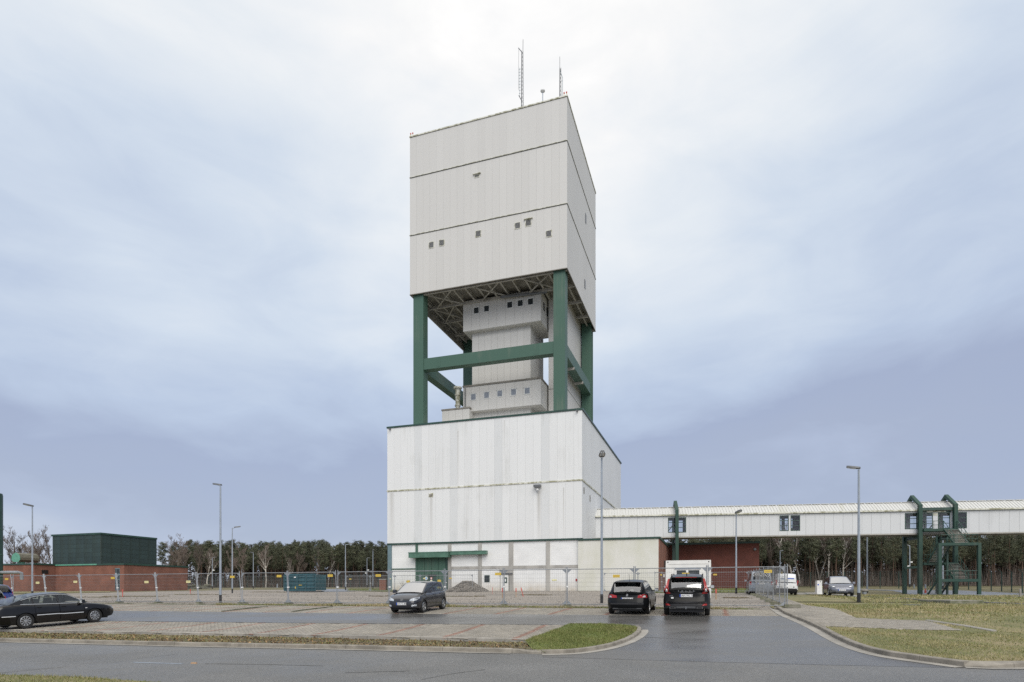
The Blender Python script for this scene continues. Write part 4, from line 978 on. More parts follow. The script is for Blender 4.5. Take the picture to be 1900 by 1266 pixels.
for z in (LV[1], LV[3]): MB().box(sa0 - .17, sb1 + .37, -4.5, -4.34, z - .34, z - .06).build('landing_beam', 'green_dark', st)
# ------------------------------------------------------------------ brick building on the left with its green superstructure
lbz = EYE - .05
lb_ = site('brick_building', 'long red brick building with a dark green clad upper block', 'building', -102.8, 71.0, lbz)
MB().box(0, 15.1, 0, 12.1, -.8, 4.25).build('wall', 'brick', lb_)
MB().box(-18, -.002, -3.3, 12.1, -.8, 4.35).build('wall', 'brick', lb_)
MB().box(-.06, 15.22, -.12, .3, 4.25, 4.52).box(14.9, 15.22, .3, 12.2, 4.25, 4.52).build('roof_edge', 'green_dark', lb_)
MB().box(-18, .12, -3.42, -3.0, 4.35, 4.6).box(-.3, .12, -3.0, -.13, 4.35, 4.6).build('roof_edge', 'green_dark', lb_)
MB().box(-18, 14.9, .3, 12.0, 4.2, 4.3).build('roof', 'soffit', lb_)
MB().box(.0, 9.4, -.16, -.121, 4.3, 4.5).build('cover_strip', 'pale_green', lb_)
MB().box(.004, .05, -2.2, -1.2, 2.95, 3.55).build('vent_grille', 'black_plastic', lb_)
wb = MB().box(13.2, 14.2, -.02, .02, .25, 3.75).build('window', 'steel_blue', lb_)
for k in range(4):
    MB().box(13.25, 13.42, -.035, -.021, .35 + k * .85, 1.08 + k * .85).build('pane', 'dark_pane', wb); MB().box(13.52, 14.15, -.035, -.021, .35 + k * .85, 1.08 + k * .85).build('pane', 'dark_pane', wb)
gu0, gu1, gv0, gv1, gz0, gz1 = -3.0, 8.05, 1.6, 12.0, 4.29, 9.5
gb = MB().box(gu0, gu1, gv0, gv1, gz0, gz1).build('upper_block', 'panel_edge', lb_)
nx, nz_, ny = 6, 7, 6; pw = (gu1 - gu0) / nx; ph = (gz1 - gz0 - .1) / nz_; pd = (gv1 - gv0) / ny
mf = MB().box(.012, pw - .012, -.05, 0, .012, ph - .012).mesh('cladding_sheet', 'green_cladding'); msd = MB().box(0, .05, .012, pd - .012, .012, ph - .012).mesh('cladding_sheet', 'green_cladding')
for i in range(nx):
    for k in range(nz_): obj('cladding_sheet', mf, gb, (gu0 + i * pw, gv0, gz0 + k * ph))
for i in range(ny):
    for k in range(nz_): obj('cladding_sheet', msd, gb, (gu1, gv0 + i * pd, gz0 + k * ph))
MB().box(gu0 - .15, gu1 + .2, gv0 - .18, gv0 + .3, gz1 - .12, gz1 + .18).box(gu1 - .3, gu1 + .2, gv0 + .3, gv1, gz1 - .12, gz1 + .18).build('upper_roof_edge', 'green_dark', lb_)
MB().box(gu0, gu1 - .3, gv0 + .3, gv1, gz1 - .1, gz1 + .02).build('upper_roof', 'soffit', lb_)
# ventilation cowls on its roof
def cowl(u, v, lab):
    c = site('ventilation_cowl', lab, 'ventilation cowl', u, v, lbz + 4.29)
    MB().lathe([(.55, 0), (.55, 1.0)], 14, 0, None, True).build('stem', 'pale_green', c)
    pr = [(-1.0, .8), (-1.0, 1.2), (-.7, 1.75), (0, 2.0), (.7, 1.75), (1.0, 1.2), (1.0, .8), (.6, .45), (-.6, .45)]
    m = MB().plate([(x, -.8, z + .25) for x, z in pr], (0, 3.0, 0)); m.build('hood', 'cowl_brown', c)
    MB().plate([(x * 1.03, -.85, z * 1.01 + .25) for x, z in pr], (0, .045, 0)).build('end_plate', 'pale_green', c)
cowl(-110.2, 70.5, 'pale green half round cowl on the roof of the brick building'); cowl(-103.5, 75.5, 'pale green cowl half hidden behind the dark green block')
# tall green flue and its lagged pipe at the picture edge
k = (-9 - CX) / F
fy = 85.0; fl_ = thing('green_flue', 'tall dark green flue pipe standing left of the brick building', 'flue', (k * fy, fy, EYE - .5)); R_ = 11.5 / F * fy
MB().lathe([(R_, -1.0), (R_, 14.0), (R_ * .93, 14.3), (0, 14.35)], 24).build('shaft', 'green_dark', fl_, smooth=True)
for z in (2.2, 5.6, 9.2): MB().lathe([(R_ + .01, z), (R_ + .04, z + .02), (R_ + .04, z + .1), (R_ + .01, z + .12)], 24).build('band', 'green_paint', fl_)
MB().path([(R_ * .6, 0, 3.2), (R_ + 2.2, .1, 3.2), (R_ + 2.4, .5, 3.1), (R_ + 2.4, .6, 2.2)], .24, 12).build('lagged_pipe', 'galvanised', fl_, smooth=True)

# ------------------------------------------------------------------ lamps along the lane and round the site
def lamp(px, pyb, pyt, head_dir, lab, r=.085, Y=None, head=1.0, socket=True, arm=0.0, cams=False):
    if Y is None: p = GW(px, pyb)
    else:
        x = (px - CX) / F * Y; u, v = UV(x, Y); p = Vector((x, Y, float(gz(u, v))))
    h = EYE + (HZ - pyt) / F * p.y - p.z
    t = thing('street_lamp', lab, 'street lamp', p, 0, 'lamp posts round the site')
    MB().path([(0, 0, -.2), (0, 0, h * .55), (0, 0, h - .05)], r, 10, r1=r * .62).build('pole', 'lamp_steel', t, smooth=True)
    if socket: MB().path([(0, 0, -.2), (0, 0, .55)], r * 1.12, 10).build('base_sleeve', 'black_plastic', t)
    d = Vector((math.cos(head_dir), math.sin(head_dir), 0)); s = d.cross(Vector((0, 0, 1))); up = Vector((0, 0, 1)); hw = .17 * head; hl = .62 * head
    o = Vector((0, 0, h)); tl = up * .10 * head
    if arm: MB().path([o - up * .1, o + d * arm], r * .5, 8).build('arm', 'lamp_steel', t)
    o = o + d * arm
    m = MB(); pr = [(-.12, .45), (.05, .85), (.35, 1.0), (.75, .9), (1.0, .55)]
    top = [o + d * hl * a + tl * (a + .1) + up * .07 * head for a, w in pr]
    vs = []
    for (a, w), q in zip(pr, top):
        vs += [q - s * hw * w - up * .08 * head, q - s * hw * w * .75 + up * .02 * head, q + s * hw * w * .75 + up * .02 * head, q + s * hw * w - up * .08 * head]
    fs = []
    for i in range(len(pr) - 1):
        for j in range(4): fs.append((i * 4 + j, i * 4 + (j + 1) % 4, (i + 1) * 4 + (j + 1) % 4, (i + 1) * 4 + j))
    e = (len(pr) - 1) * 4; fs += [(3, 2, 1, 0), (e, e + 1, e + 2, e + 3)]
    hd = m.add(vs, fs).build('lamp_head', 'lamp_dark', t)
    q0, q1 = o + d * hl * .3 + tl * .4 - up * .018 * head, o + d * hl * .95 + tl * 1.05 - up * .018 * head
    MB().plate([q0 - s * hw * .8, q0 + s * hw * .8, q1 + s * hw * .55, q1 - s * hw * .55], up * -.012).build('lamp_lens', 'lamp_glass', hd)
    if cams:
        for sd, z in ((1, h * .6), (-1, h * .5)): MB().box(sd * .06, sd * .45, -.1, .1, z - .12, z + .1).build('security_camera', 'sign_white', t)
    return t
R_D = math.radians
lamp(1116.5, 1120, 848, R_D(-95), 'tall grey street lamp in front of the white hall near the black hatchback', head=1.15)
lamp(409, 1119, 901, R_D(160), 'tall grey street lamp with its head to the left behind the mesh fence')
lamp(1593.5, 1118, 870, R_D(165), 'tall grey street lamp standing on the lawn right of the grey electric car')
lamp(60, 1100, 940, R_D(-120), 'grey street lamp in front of the left brick building', Y=62, head=1.25)
lamp(431, 1101, 979, R_D(12), 'slim street lamp with an arm to the right, behind the tall lamp near the skip', arm=.3)
lamp(1366, 1102, 953, R_D(-80), 'street lamp in front of the dark red brick wing', head=1.3)
lamp(722.5, 1096.5, 976, R_D(-90), 'street lamp at the left corner post of the white hall', head=1.1)
lamp(641, 1094.3, 1010, R_D(20), 'street lamp right of the teal skip with its head to the right', arm=.5, Y=92)
lamp(470, 1092.5, 1026, R_D(170), 'thin far street lamp left of the teal skip', Y=125, r=.1)
lamp(394, 1092.5, 1035, R_D(20), 'short far lamp post at the forest edge left of the skip', Y=125, r=.1, cams=True)
lamp(681, 1091.5, 1036, R_D(20), 'far camera post with white cameras left of the hall', Y=135, r=.1, cams=True)
lamp(692, 1093, 1021, R_D(-60), 'far street lamp beside the camera post left of the hall', Y=112, r=.1)
lamp(1447.5, 1092, 1023, R_D(30), 'thin lamp post behind the white van at the forest edge', Y=92, r=.09)
lamp(1609, 1103, 985, R_D(180), 'dark lamp post behind the lawn lamp, its top hidden by the footbridge', Y=86, r=.12)
lamp(1688, 1092.5, 1012, R_D(160), 'pale camera post seen between the bridge posts of the stairs', Y=108, r=.12, cams=True, arm=.3)
lamp(1749.5, 1098, 1000, R_D(160), 'galvanised lamp post seen through the escape stairs', Y=98, r=.14)

# ------------------------------------------------------------------ mobile mesh fence panels on concrete feet
PWD, PH = 3.46, 2.0
fm = MB()
fm.path([(0, 0, .06), (0, 0, PH + .12)], .024, 6).path([(PWD, 0, .06), (PWD, 0, PH + .12)], .024, 6).path([(0, 0, PH), (PWD, 0, PH)], .021, 6).path([(0, 0, .16), (PWD, 0, .16)], .021, 6)
for x, s in ((0, 1), (PWD, -1)):
    for z, q in ((PH, -1), (.16, 1)): fm.plate([(x, -.006, z), (x + s * .24, -.006, z), (x, -.006, z + q * .22)], (0, .012, 0))
FRAME = fm.mesh('frame', 'galvanised')
wm = MB()
for k in range(1, 33): x = PWD * k / 33; wm.beam((x, 0, .16), (x, 0, PH), .004, .004)
for k in range(1, 8): z = .16 + (PH - .16) * k / 8; wm.beam((0, 0, z), (PWD, 0, z), .006, .006)
MESH = wm.mesh('wire_mesh', 'fence_wire')
CLAMP = MB().box(-.05, .05, -.05, .05, 1.05, 1.13).mesh('clamp', 'sign_white')
SIGN = MB().box(0, .35, -.02, -.008, 0, .14).box(.05, .30, -.0215, -.02, .06, .08, 1).mesh('sign', ['sign_yellow', 'peg_wood'])
SIGNP = MB().box(0, .36, -.02, -.008, 0, .15).box(.05, .3, -.0215, -.02, .06, .09, 1).mesh('sign', ['sign_pale', 'peg_wood'])
FOOT = MB().box(-.36, .36, -.12, .12, 0, .14, top_in=.02).mesh('concrete_block', 'mossy_concrete')
def panel(a, b, lab, grp, sign=None, lean=0.0, clamp=True, z_add=0.0):
    """one panel between the plan points a and b, lean = sideways tilt of its posts"""
    pa, pb = S(a[0], a[1], .02 + z_add), S(b[0], b[1], .02 + z_add); d = pb - pa
    t = thing('mesh_fence', lab, 'mesh fence', pa, math.atan2(d.y, d.x), grp)
    t.scale = (min(1.0, math.hypot(d.x, d.y) / (PWD + .05)), 1, 1)
    t.rotation_euler.y = -math.asin(max(-.2, min(.2, d.z / PWD)))
    if lean:
        sh = Matrix(((1, 0, lean, 0), (0, 1, 0, 0), (0, 0, 1, 0), (0, 0, 0, 1)))
        for nm, me in (('frame', FRAME), ('wire_mesh', MESH)):
            q = me.copy(); q.transform(sh); o = obj(nm, q, t)
            if nm == 'wire_mesh': o['kind'] = 'stuff'
    else: obj('frame', FRAME, t); obj('wire_mesh', MESH, t)['kind'] = 'stuff'
    if clamp: obj('clamp', CLAMP, t, (lean * 1.1, 0, 0))
    for s in (sign or []): obj('sign', SIGN if s[0] == 'y' else SIGNP, t, (s[1] + lean * s[2], 0, s[2]))
    return t
def foot(p, lab, grp, rz=0.0, dz=.0):
    q = S(p[0], p[1], dz); o = obj('concrete_block', FOOT, None, q, rz - TH + rnd.uniform(-.12, .12)); tag(o, lab, 'concrete block', grp)
STEP = 3.53
front = [(fence_u0 - k * STEP, fence_v) for k in range(18)]
signs = {0: [('y', 2.55, 1.72)], 1: [('y', 2.3, 1.62)], 2: [('y', 2.4, 1.55)], 4: [('y', 3.0, 1.72)], 6: [('y', 2.6, 1.7)], 7: [('y', 2.9, 1.72)], 8: [('y', 2.7, 1.72)], 9: [('y', 2.7, 1.7)], 10: [('p', 2.6, 1.4)], 11: [('p', 2.5, 1.4)], 12: [('y', 3.0, 1.7)], 13: [('p', 2.9, 1.45)], 14: [('p', 2.6, 1.4)], 15: [('y', 2.6, 1.7)]}
near_what = ['beside the white van corner', 'right of the black estate car', 'right behind the black estate car', 'behind the black hatchback', 'right of the gravel heap', 'in front of the gravel heap', 'behind the dark grey small car', 'left of the dark grey small car', 'right of the teal skip', 'in front of the teal skip', 'left of the teal skip', 'right of the tall left lamp', 'left of the tall left lamp', 'in front of the rubble kerbs', 'in front of the brick building door', 'behind the black saloon bonnet', 'behind the black saloon roof']
for k in range(17):
    lean = 0.0 if k < 7 else (-.04 if k < 9 else -.10 - .012 * (k - 9))
    if k == 15: lean = 0.0
    panel(front[k + 1], front[k], f'wire mesh fence panel, {ORD[k]} from the right corner of the front row', 'mesh fence panels of the front row', signs.get(k), lean)
    foot((front[k + 1][0], front[k + 1][1]), f'concrete foot block, {ORD[k + 1]} from the right corner of the front fence row', 'concrete feet of the mesh fences', rz=math.pi / 2 + (.35 if k > 8 else 0), dz=.02)
foot((fence_u0 + .25, fence_v - .05), 'concrete foot block at the right corner of the front fence row', 'concrete feet of the mesh fences', dz=.10)
side = [(fence_u0 + .04, fence_v + .05 + k * STEP) for k in range(10)]
sg2 = {0: [('y', 2.4, 1.65)], 2: [('y', 2.9, 1.7)], 4: [('y', 2.9, 1.7)], 6: [('y', 2.9, 1.7)]}
for k in range(9):
    panel(side[k], side[k + 1], f'wire mesh fence panel, {ORD[k]} back from the corner in the row beside the footpath', 'mesh fence panels beside the footpath', sg2.get(k), 0)
    foot((side[k + 1][0] - .1, side[k + 1][1]), f'concrete foot block, {ORD[k]} back from the corner beside the footpath', 'concrete feet of the mesh fences', dz=.03)
bc = side[-1]
backr = [(bc[0] - k * STEP, bc[1]) for k in range(5)]
for k in range(4):
    panel(backr[k + 1], backr[k], f'wire mesh fence panel, {ORD[k]} from the rear right corner before the brick wing', 'mesh fence panels before the brick wing', [('y', .25, 1.7)] if k == 0 else None)
b2 = [G(1236, 1100), G(1226, 1101)]
for k, (px, py) in enumerate(((1215, 1101.5), (1228, 1101))):
    g_ = G(px, py); panel(g_, (g_[0] + 1.4, g_[1] + 1.2 + k * .4), ('wire mesh fence panel folded back at the container, outer one', 'wire mesh fence panel folded back at the container, inner one')[k], 'mesh fence panels folded by the container', [('y', 1.2, 1.7)] if k == 0 else None)
fl0 = G(643, 1098.3); nf = 5
for k in range(nf):
    a = (fl0[0] + k * STEP, fl0[1]); panel(a, (a[0] + STEP, a[1]), f'wire mesh fence panel, {ORD[k]} from the left in the row before the hall gate', 'mesh fence panels before the hall gate', [(('y', 'p', 'y', 'p', 'y')[k], .4 if k != 1 else 2.6, 1.55)] if k != 2 else None)

# ------------------------------------------------------------------ site office container, skip, heap, pegs and other loose things
p = GW(1318.5, 1110.5); u, v = UV(p.x, p.y)
co_ = site('office_container', 'white site office container behind the black estate car', 'container', u - 3.0, v, p.z + .05)
MB().box(0, 3.0, 0, 6.0, .1, 2.5).build('shell', 'cabin_white', co_)
MB().box(-.02, 3.02, -.03, 6.0, 2.36, 2.62).box(-.02, 3.02, -.03, 6.0, -.05, .1).box(-.03, .12, -.03, .1, .1, 2.36).box(2.88, 3.03, -.03, .1, .1, 2.36).build('frame', 'cabin_white', co_)
for x in (.12, 2.88): MB().box(x - .04, x + .04, -.036, -.031, 2.46, 2.54).build('corner_casting', 'black_plastic', co_)
ww = MB().box(.62, 2.35, -.04, -.002, 1.0, 2.0).build('window', 'sign_white', co_)
for x0, x1 in ((.72, 1.36), (1.52, 2.25)):
    MB().box(x0, x1, -.05, -.041, 1.08, 1.92).build('pane', 'dark_pane', ww)
MB().box(.6, 2.37, -.09, -.002, 2.0, 2.06).build('blind_box', 'lamp_steel', ww)
MB().path([(3.06, .05, 1.1), (3.14, .0, 1.1)], .03, 6).build('hook', 'galvanised', co_)

p = GW(527, 1099.5); u, v = UV(p.x, p.y); q = GW(585, 1099.5); sl_ = (q - p).length
sk = site('skip_container', 'teal steel roll-off skip on the gravel yard', 'skip', u, v, p.z + .1)
sk.rotation_euler.z = math.atan2(q.y - p.y, q.x - p.x)
hs = (1098 - 1065) / F * p.y + (EYE - p.z) - .1
MB().box(0, sl_, .06, 2.3, .18, hs - .1).build('body', 'skip_teal', sk)
fr = MB().box(-.03, sl_ + .03, 0, .1, hs - .16, hs).box(-.03, sl_ + .03, 0, .1, .08, .22)
for x in (0, .19, .4, .44, .7, 1.0): fr.box(sl_ * x - .08, sl_ * x + .08, .0, .06, .22, hs - .16)
fr.build('frame', 'skip_teal', sk)
for (x0, x1) in ((.01, .19), (.2, .4), (.45, .7), (.71, .99)):
    for k in range(4): z = .35 + k * (hs - .7) / 3.4; MB().plate([(sl_ * x0 + .1, .055, z), (sl_ * x0 + .1, -.03, z + .06), (sl_ * x0 + .1, -.03, z + .22), (sl_ * x0 + .1, .055, z + .28)], (sl_ * (x1 - x0) - .2, 0, 0)).build('side_rib', 'skip_teal', sk)
MB().box(sl_ * .36, sl_ * .39, -.05, -.035, .4, .62).box(sl_ * .48, sl_ * .58, -.05, -.035, .78, .85).build('sticker', 'sign_yellow', sk)
MB().box(sl_ * .33, sl_ * .39, -.05, -.035, hs - .5, hs - .38).build('plate', 'sign_white', sk)
MB().box(sl_ * .02, sl_ * .98, .3, .5, 0, .1).box(sl_ * .02, sl_ * .98, 1.8, 2.0, 0, .1).build('runner', 'lamp_dark', sk)

# gravel heap: a core mound under thousands of small stones
hp = GW(866, 1098.0); scl = hp.y / F; hu, hv = UV(hp.x, hp.y); hr = 42 * scl; hh = 20.5 * scl
mb = MB(); nr, na = 14, 40
def heap_z(x, y):
    r = np.sqrt((x / hr) ** 2 + (y / (hr * .8)) ** 2); a = np.arctan2(y, x)
    return hh * np.clip(1.08 * (1 - r) ** .95 * (1 + .12 * np.sin(3 * a + 1)) + .04 * np.sin(x * 3.1) * np.sin(y * 2.7), 0, .92)
P = []
for i in range(nr + 1):
    for j in range(na):
        r = i / nr; a = 2 * math.pi * j / na; x, y = hr * r * math.cos(a), hr * .8 * r * math.sin(a); P.append((x, y, float(heap_z(np.float64(x), np.float64(y))) if i < nr else -.1))
Fh = [(i * na + j, (i + 1) * na + j, (i + 1) * na + (j + 1) % na, i * na + (j + 1) % na) for i in range(nr) for j in range(na)]
heap = tag(obj('gravel_heap', None, None, hp, -TH), 'grey gravel heap in front of the white hall', 'gravel heap')
mb.add(P, Fh).build('mound', 'gravel_stone', heap, smooth=True)
def stones(n, xs, ys, zs, smin, smax, name, m, parent=None, flat=.6, kind='stuff'):
    base = np.array([(1, 0, 0), (-1, 0, 0), (0, 1, 0), (0, -1, 0), (0, 0, 1), (0, 0, -1)], float); fc = np.array([(0, 2, 4), (2, 1, 4), (1, 3, 4), (3, 0, 4), (2, 0, 5), (1, 2, 5), (3, 1, 5), (0, 3, 5)])
    s = nrs.uniform(smin, smax, n)[:, None, None] * nrs.uniform(.6, 1.2, (n, 1, 3)); s[:, :, 2] *= flat
    an = nrs.uniform(0, 6.28, n); ca, sa = np.cos(an), np.sin(an)
    v = base[None] * nrs.uniform(.7, 1.15, (n, 6, 1)) * s; x = v[:, :, 0] * ca[:, None] - v[:, :, 1] * sa[:, None]; y = v[:, :, 0] * sa[:, None] + v[:, :, 1] * ca[:, None]
    v = np.stack([x + xs[:, None], y + ys[:, None], v[:, :, 2] + zs[:, None]], 2).reshape(-1, 3)
    f = (np.arange(n)[:, None, None] * 6 + fc[None]).reshape(-1, 3)
    return obj(name, np_mesh(name, v, f, m, np.repeat(nrs.uniform(0, 1, n), 6)), parent, kind=kind)
n = 5200; r = np.sqrt(nrs.uniform(0, 1, n)) * 1.03; a = nrs.uniform(0, 6.28, n); x, y = hr * r * np.cos(a), hr * .8 * r * np.sin(a)
stones(n, x, y, heap_z(x, y), .04, .13, 'stones', 'gravel_stone', heap, .8)
# loose gravel thrown over the yard close to the fence
n = 7000; uu = nrs.uniform(-46, fence_u0 - .4, n); vv = fence_v + .1 + np.abs(nrs.normal(0, 1, n)) * 3.0
stones(n, uu * CO + vv * SI, -uu * SI + vv * CO, gz(uu, vv) + .025, .012, .035, 'loose_gravel', 'gravel_stone')
n = 2500; uu = nrs.uniform(-60, fence_u0 - 1, n); vv = nrs.uniform(fence_v + 4, 72, n)
stones(n, uu * CO + vv * SI, -uu * SI + vv * CO, gz(uu, vv) + .03, .02, .06, 'loose_gravel', 'gravel_stone')
# dark scraped ridges of soil on the yard
for k, (x0, x1, y0) in enumerate(((0, 212, 1108.5), (200, 300, 1107), (330, 410, 1104), (470, 525, 1099), (690, 900, 1107), (975, 1015, 1104.5), (1350, 1385, 1110))):
    a, b = G(x0, y0), G(x1, y0 + .4); n = 260; t = nrs.uniform(0, 1, n); uu = a[0] + (b[0] - a[0]) * t + nrs.normal(0, .2, n); vv = a[1] + (b[1] - a[1]) * t + nrs.normal(0, .35, n)
    o = stones(n, uu * CO + vv * SI, -uu * SI + vv * CO, gz(uu, vv) + .02, .05, .22, 'soil_clods', 'soil', None, .35)
# survey pegs
pegs = [(932, 1110.5, 1091, 'red topped survey peg in front of the gravel heap'), (913.5, 1103.5, 1090, 'thin red peg right of the gravel heap'), (957.5, 1108.5, 1091.5, 'upright red topped peg right of the hall door'),
        (971, 1107.5, 1090, 'leaning rusty peg right of the hall door'), (1328.5, 1113, 1093, 'red topped wooden peg right of the office container'), (227.5, 1108, 1094, 'orange peg left of the rubble kerbs'), (353, 1102.5, 1093.5, 'orange peg before the right end of the rubble kerbs'), (1201, 1112, 1091, 'red topped peg behind the black hatchback mirror'), (390, 1091.5, 1084, 'small peg at the end of the rubble kerbs')]
for i, (px, yb, yt, lab) in enumerate(pegs):
    q = GW(px, yb); h = (yb - yt) / F * q.y; t = thing('survey_peg', lab, 'survey peg', q, 0, 'survey pegs on the yard'); w = .026 if i not in (1, 8) else .016
    if i == 3: t.rotation_euler.y = -.25
    MB().box(-w, w, -w, w, -.1, h * .6).build('stake', 'peg_red' if i in (1, 3, 5, 6) else 'peg_wood', t); MB().box(-w * 1.5, w * 1.5, -w * 1.5, w * 1.5, h * .6, h).build('painted_top', 'peg_red', t)
# stack of torn-out kerbs
ra, rb_ = GW(205, 1096.5), GW(390, 1092.5)
rk = thing('kerb_stack', 'heap of torn out concrete kerbs before the left brick building', 'kerb stack', (ra + rb_) / 2); rk.location.z = min(ra.z, rb_.z)
L_ = (rb_ - ra); ln = L_.length; ang = math.atan2(L_.y, L_.x)
for lay in range(4):
    x = -ln / 2
    while x < ln / 2 - .5:
        w = rnd.uniform(1.0, 2.4); 
        if rnd.random() < (.96 - lay * .12) and not (lay == 3 and x < -ln * .15):
            m = MB().box(0, w, -.2 + rnd.uniform(-.25, .25), .5 + rnd.uniform(-.1, .3), 0, .22, top_in=.02)
            o = m.build('kerbstone', 'mossy_concrete', rk, None)
            d = Vector((math.cos(ang), math.sin(ang), 0)); o.location = d * x + Vector((0, 0, .02 + lay * .235 + (x / ln + .5) * (rb_.z - ra.z))); o.rotation_euler = (rnd.uniform(-.06, .06), rnd.uniform(-.04, .04), ang + rnd.uniform(-.08, .08))
        x += w + .05
# bollards, brick pillar, hydrant, charging post and others
def px_obj(px, yb): return GW(px, yb)
for px, yb, yt, lab in ((757.5, 1097, 1077, 'yellow and black bollard left of the green gate'), (815, 1097.5, 1076, 'yellow and black bollard right of the green gate')):
    q = GW(px, yb); h = (yb - yt) / F * q.y; b_ = thing('bollard', lab, 'bollard', q, 0, 'bollards at the hall gate')
    for k in range(4): MB().lathe([(.24, h * k / 4 + .001), (.24, h * (k + 1) / 4 - .001)], 14, 0, None, True).build('band', ['black_plastic', 'sign_yellow'][k % 2], b_)
q = GW(711, 1096.5); tp = thing('brick_pillar', 'small red brick pillar beside the hall corner post', 'pillar', q); MB().box(-.45, .45, -.4, .4, -.1, 1.55).build('shaft', 'brick', tp); MB().box(-.5, .5, -.45, .45, 1.55, 1.65).build('cap', 'concrete', tp)
q = GW(1519, 1103); ch = thing('charging_post', 'white charging post beside the grey electric car', 'charging post', q, .15); h = 25.0 / F * q.y; w = 5.2 / F * q.y
MB().box(-w, w, -.2, .2, 0, h).box(-w - .02, w + .02, -.22, .22, h, h + .04).build('cabinet', 'sign_white', ch); MB().box(-w * .8, -w * .3, -.215, -.201, h * .66, h * .76).box(w * .1, w * .5, -.215, -.201, h * .9, h * .95, 1).build('display', ['plate_blue', 'ink'], ch)
e0 = GW(1527, 1098); c_ = MB(); h0 = q + Vector((w + .02, 0, h * .8))
pts = []
for k in range(13):
    t = k / 12; pts.append(Vector((q.x + w + .05 + .62 * t ** 1.5, q.y - .25 * t, q.z + (h * .8) * (1 - t) ** 1.0 * (1 - .2 * math.sin(3.14 * t)) + .06 - .0)))
pts += [pts[-1] + Vector((.15, .1, .35)), pts[-1] + Vector((.2, .25, .7))]
tag(MB().path(pts, .022, 6).build('charging_cable', 'cable_yellow', smooth=True), 'yellow charging cable hanging from the white post to the grey car', 'cable')
q = GW(1604, 1103); cv = thing('concrete_vent', 'squat concrete vent with a wide cap on the lawn', 'vent', q); k_ = q.y / F
MB().lathe([(4 * k_, -.05), (4 * k_, 6 * k_), (5.5 * k_, 6.5 * k_)], 14).build('stem', 'galvanised', cv); MB().lathe([(5 * k_, 5.2 * k_), (6.3 * k_, 6.3 * k_), (6.3 * k_, 8.8 * k_), (4.4 * k_, 10 * k_), (0, 10.2 * k_)], 18).build('cap', 'pale_concrete', cv)
a, b_ = GW(1703, 1116, LO), GW(1763, 1120.5, LO); sb = thing('concrete_slab', 'flat rusty edged concrete cover slab on the lawn', 'slab', a, math.atan2(b_.y - a.y, b_.x - a.x)); w = (b_ - a).length
MB().box(0, w, 0, 1.7, -.3, .08).build('slab', 'mossy_concrete', sb); MB().box(.03, w - .03, .03, 1.67, .08, .10).build('lid', 'pale_concrete', sb)
q = GW(1893, 1108.5); MBp = thing('concrete_stub', 'short concrete post beside the far road at the right edge', 'post', q); k_ = q.y / F; MB().lathe([(1.8 * k_, -.1), (1.8 * k_, 14.5 * k_), (1.3 * k_, 15.5 * k_), (0, 15.6 * k_)], 10).build('shaft', 'pale_concrete', MBp)
q = GW(1717, 1101); hy = thing('fire_hydrant', 'red hydrant standpipe behind the stair posts', 'hydrant', q); k_ = q.y / F; MB().lathe([(1.5 * k_, 0), (1.7 * k_, 1 * k_), (1.7 * k_, 5 * k_), (.8 * k_, 6 * k_), (.8 * k_, 9 * k_)], 10).build('body', 'peg_red', hy); MB().lathe([(1.3 * k_, 9 * k_), (1.3 * k_, 16 * k_), (0, 16.5 * k_)], 10).build('cap', 'lamp_steel', hy)
for px, yb, lab in ((1696, 1092, 'small grey marker post right of the rear bridge post'), (514.5, 1091, 'small pale marker post left of the teal skip')):
    q = GW(px, yb); k_ = q.y / F; tag(MB().lathe([(1.1 * k_, -.1), (1.1 * k_, 7 * k_), (0, 7.3 * k_)], 8).build('marker_post', 'lamp_steel', None, q), lab, 'marker post')
# manhole cover on the lawn
q = GW(1692, 1123.5, LO); tag(MB().lathe([(.4, 0), (.4, .04), (0, .045)], 18).build('manhole_cover', 'lamp_dark', None, q), 'dark round manhole cover in the lawn', 'manhole cover')

# ------------------------------------------------------------------ perimeter fence along the forest
def perim(name, lab, pts, h, spacing=2.5, ang=True):
    o0 = S(*pts[0]); f = thing(name, lab, 'fence', o0)
    q = resample(pts, spacing); wires = MB(); n = len(q)
    for i, p in enumerate(q):
        b = S(*p) - o0; d = (S(*q[min(i + 1, n - 1)]) - S(*q[max(i - 1, 0)])).normalized(); nn = Vector((d.y, -d.x, 0))
        if nn.y > 0: nn = -nn
        m = MB().beam(b - Vector((0, 0, .1)), b + Vector((0, 0, h)), .1, .1)
        if ang: m.beam(b + Vector((0, 0, h - .04)), b + Vector((0, 0, h + .42)) - nn * .42, .08, .06)
        m.build('post', 'fence_green', f)
        if i < n - 1:
            e = S(*q[i + 1]) - o0; L_ = (e - b).length; k = 18
            for j in range(k): t = j / k; x = b + (e - b) * t; wires.add([x + d * -.006, x + d * .006, x + d * .006 + Vector((0, 0, h)), x - d * .006 + Vector((0, 0, h))], [(0, 1, 2, 3)])
            for j in range(10):
                z = Vector((0, 0, .1 + (h - .1) * j / 9)); wires.add([b + z, e + z, e + z + Vector((0, 0, .016)), b + z + Vector((0, 0, .016))], [(0, 1, 2, 3)])
    wires.build('wire_mesh', 'fence_green', f, kind='stuff'); return f
pr = [G(1778, 1093.2), G(1847, 1097), G(1898, 1100.5), G(2050, 1110)]
perim('perimeter_fence', 'green security fence with angled post tops behind the far road', pr, 2.75, 3.0)
perim('perimeter_fence', 'dark green mesh fence along the forest edge behind the footbridge', [(6.5, 124), G(1778, 1093.2)], 2.9, 2.6, False)
perim('perimeter_fence', 'dark mesh fence along the forest edge left of the hall', [(-150, 127), (-34, 126)], 3.1, 2.6, False)
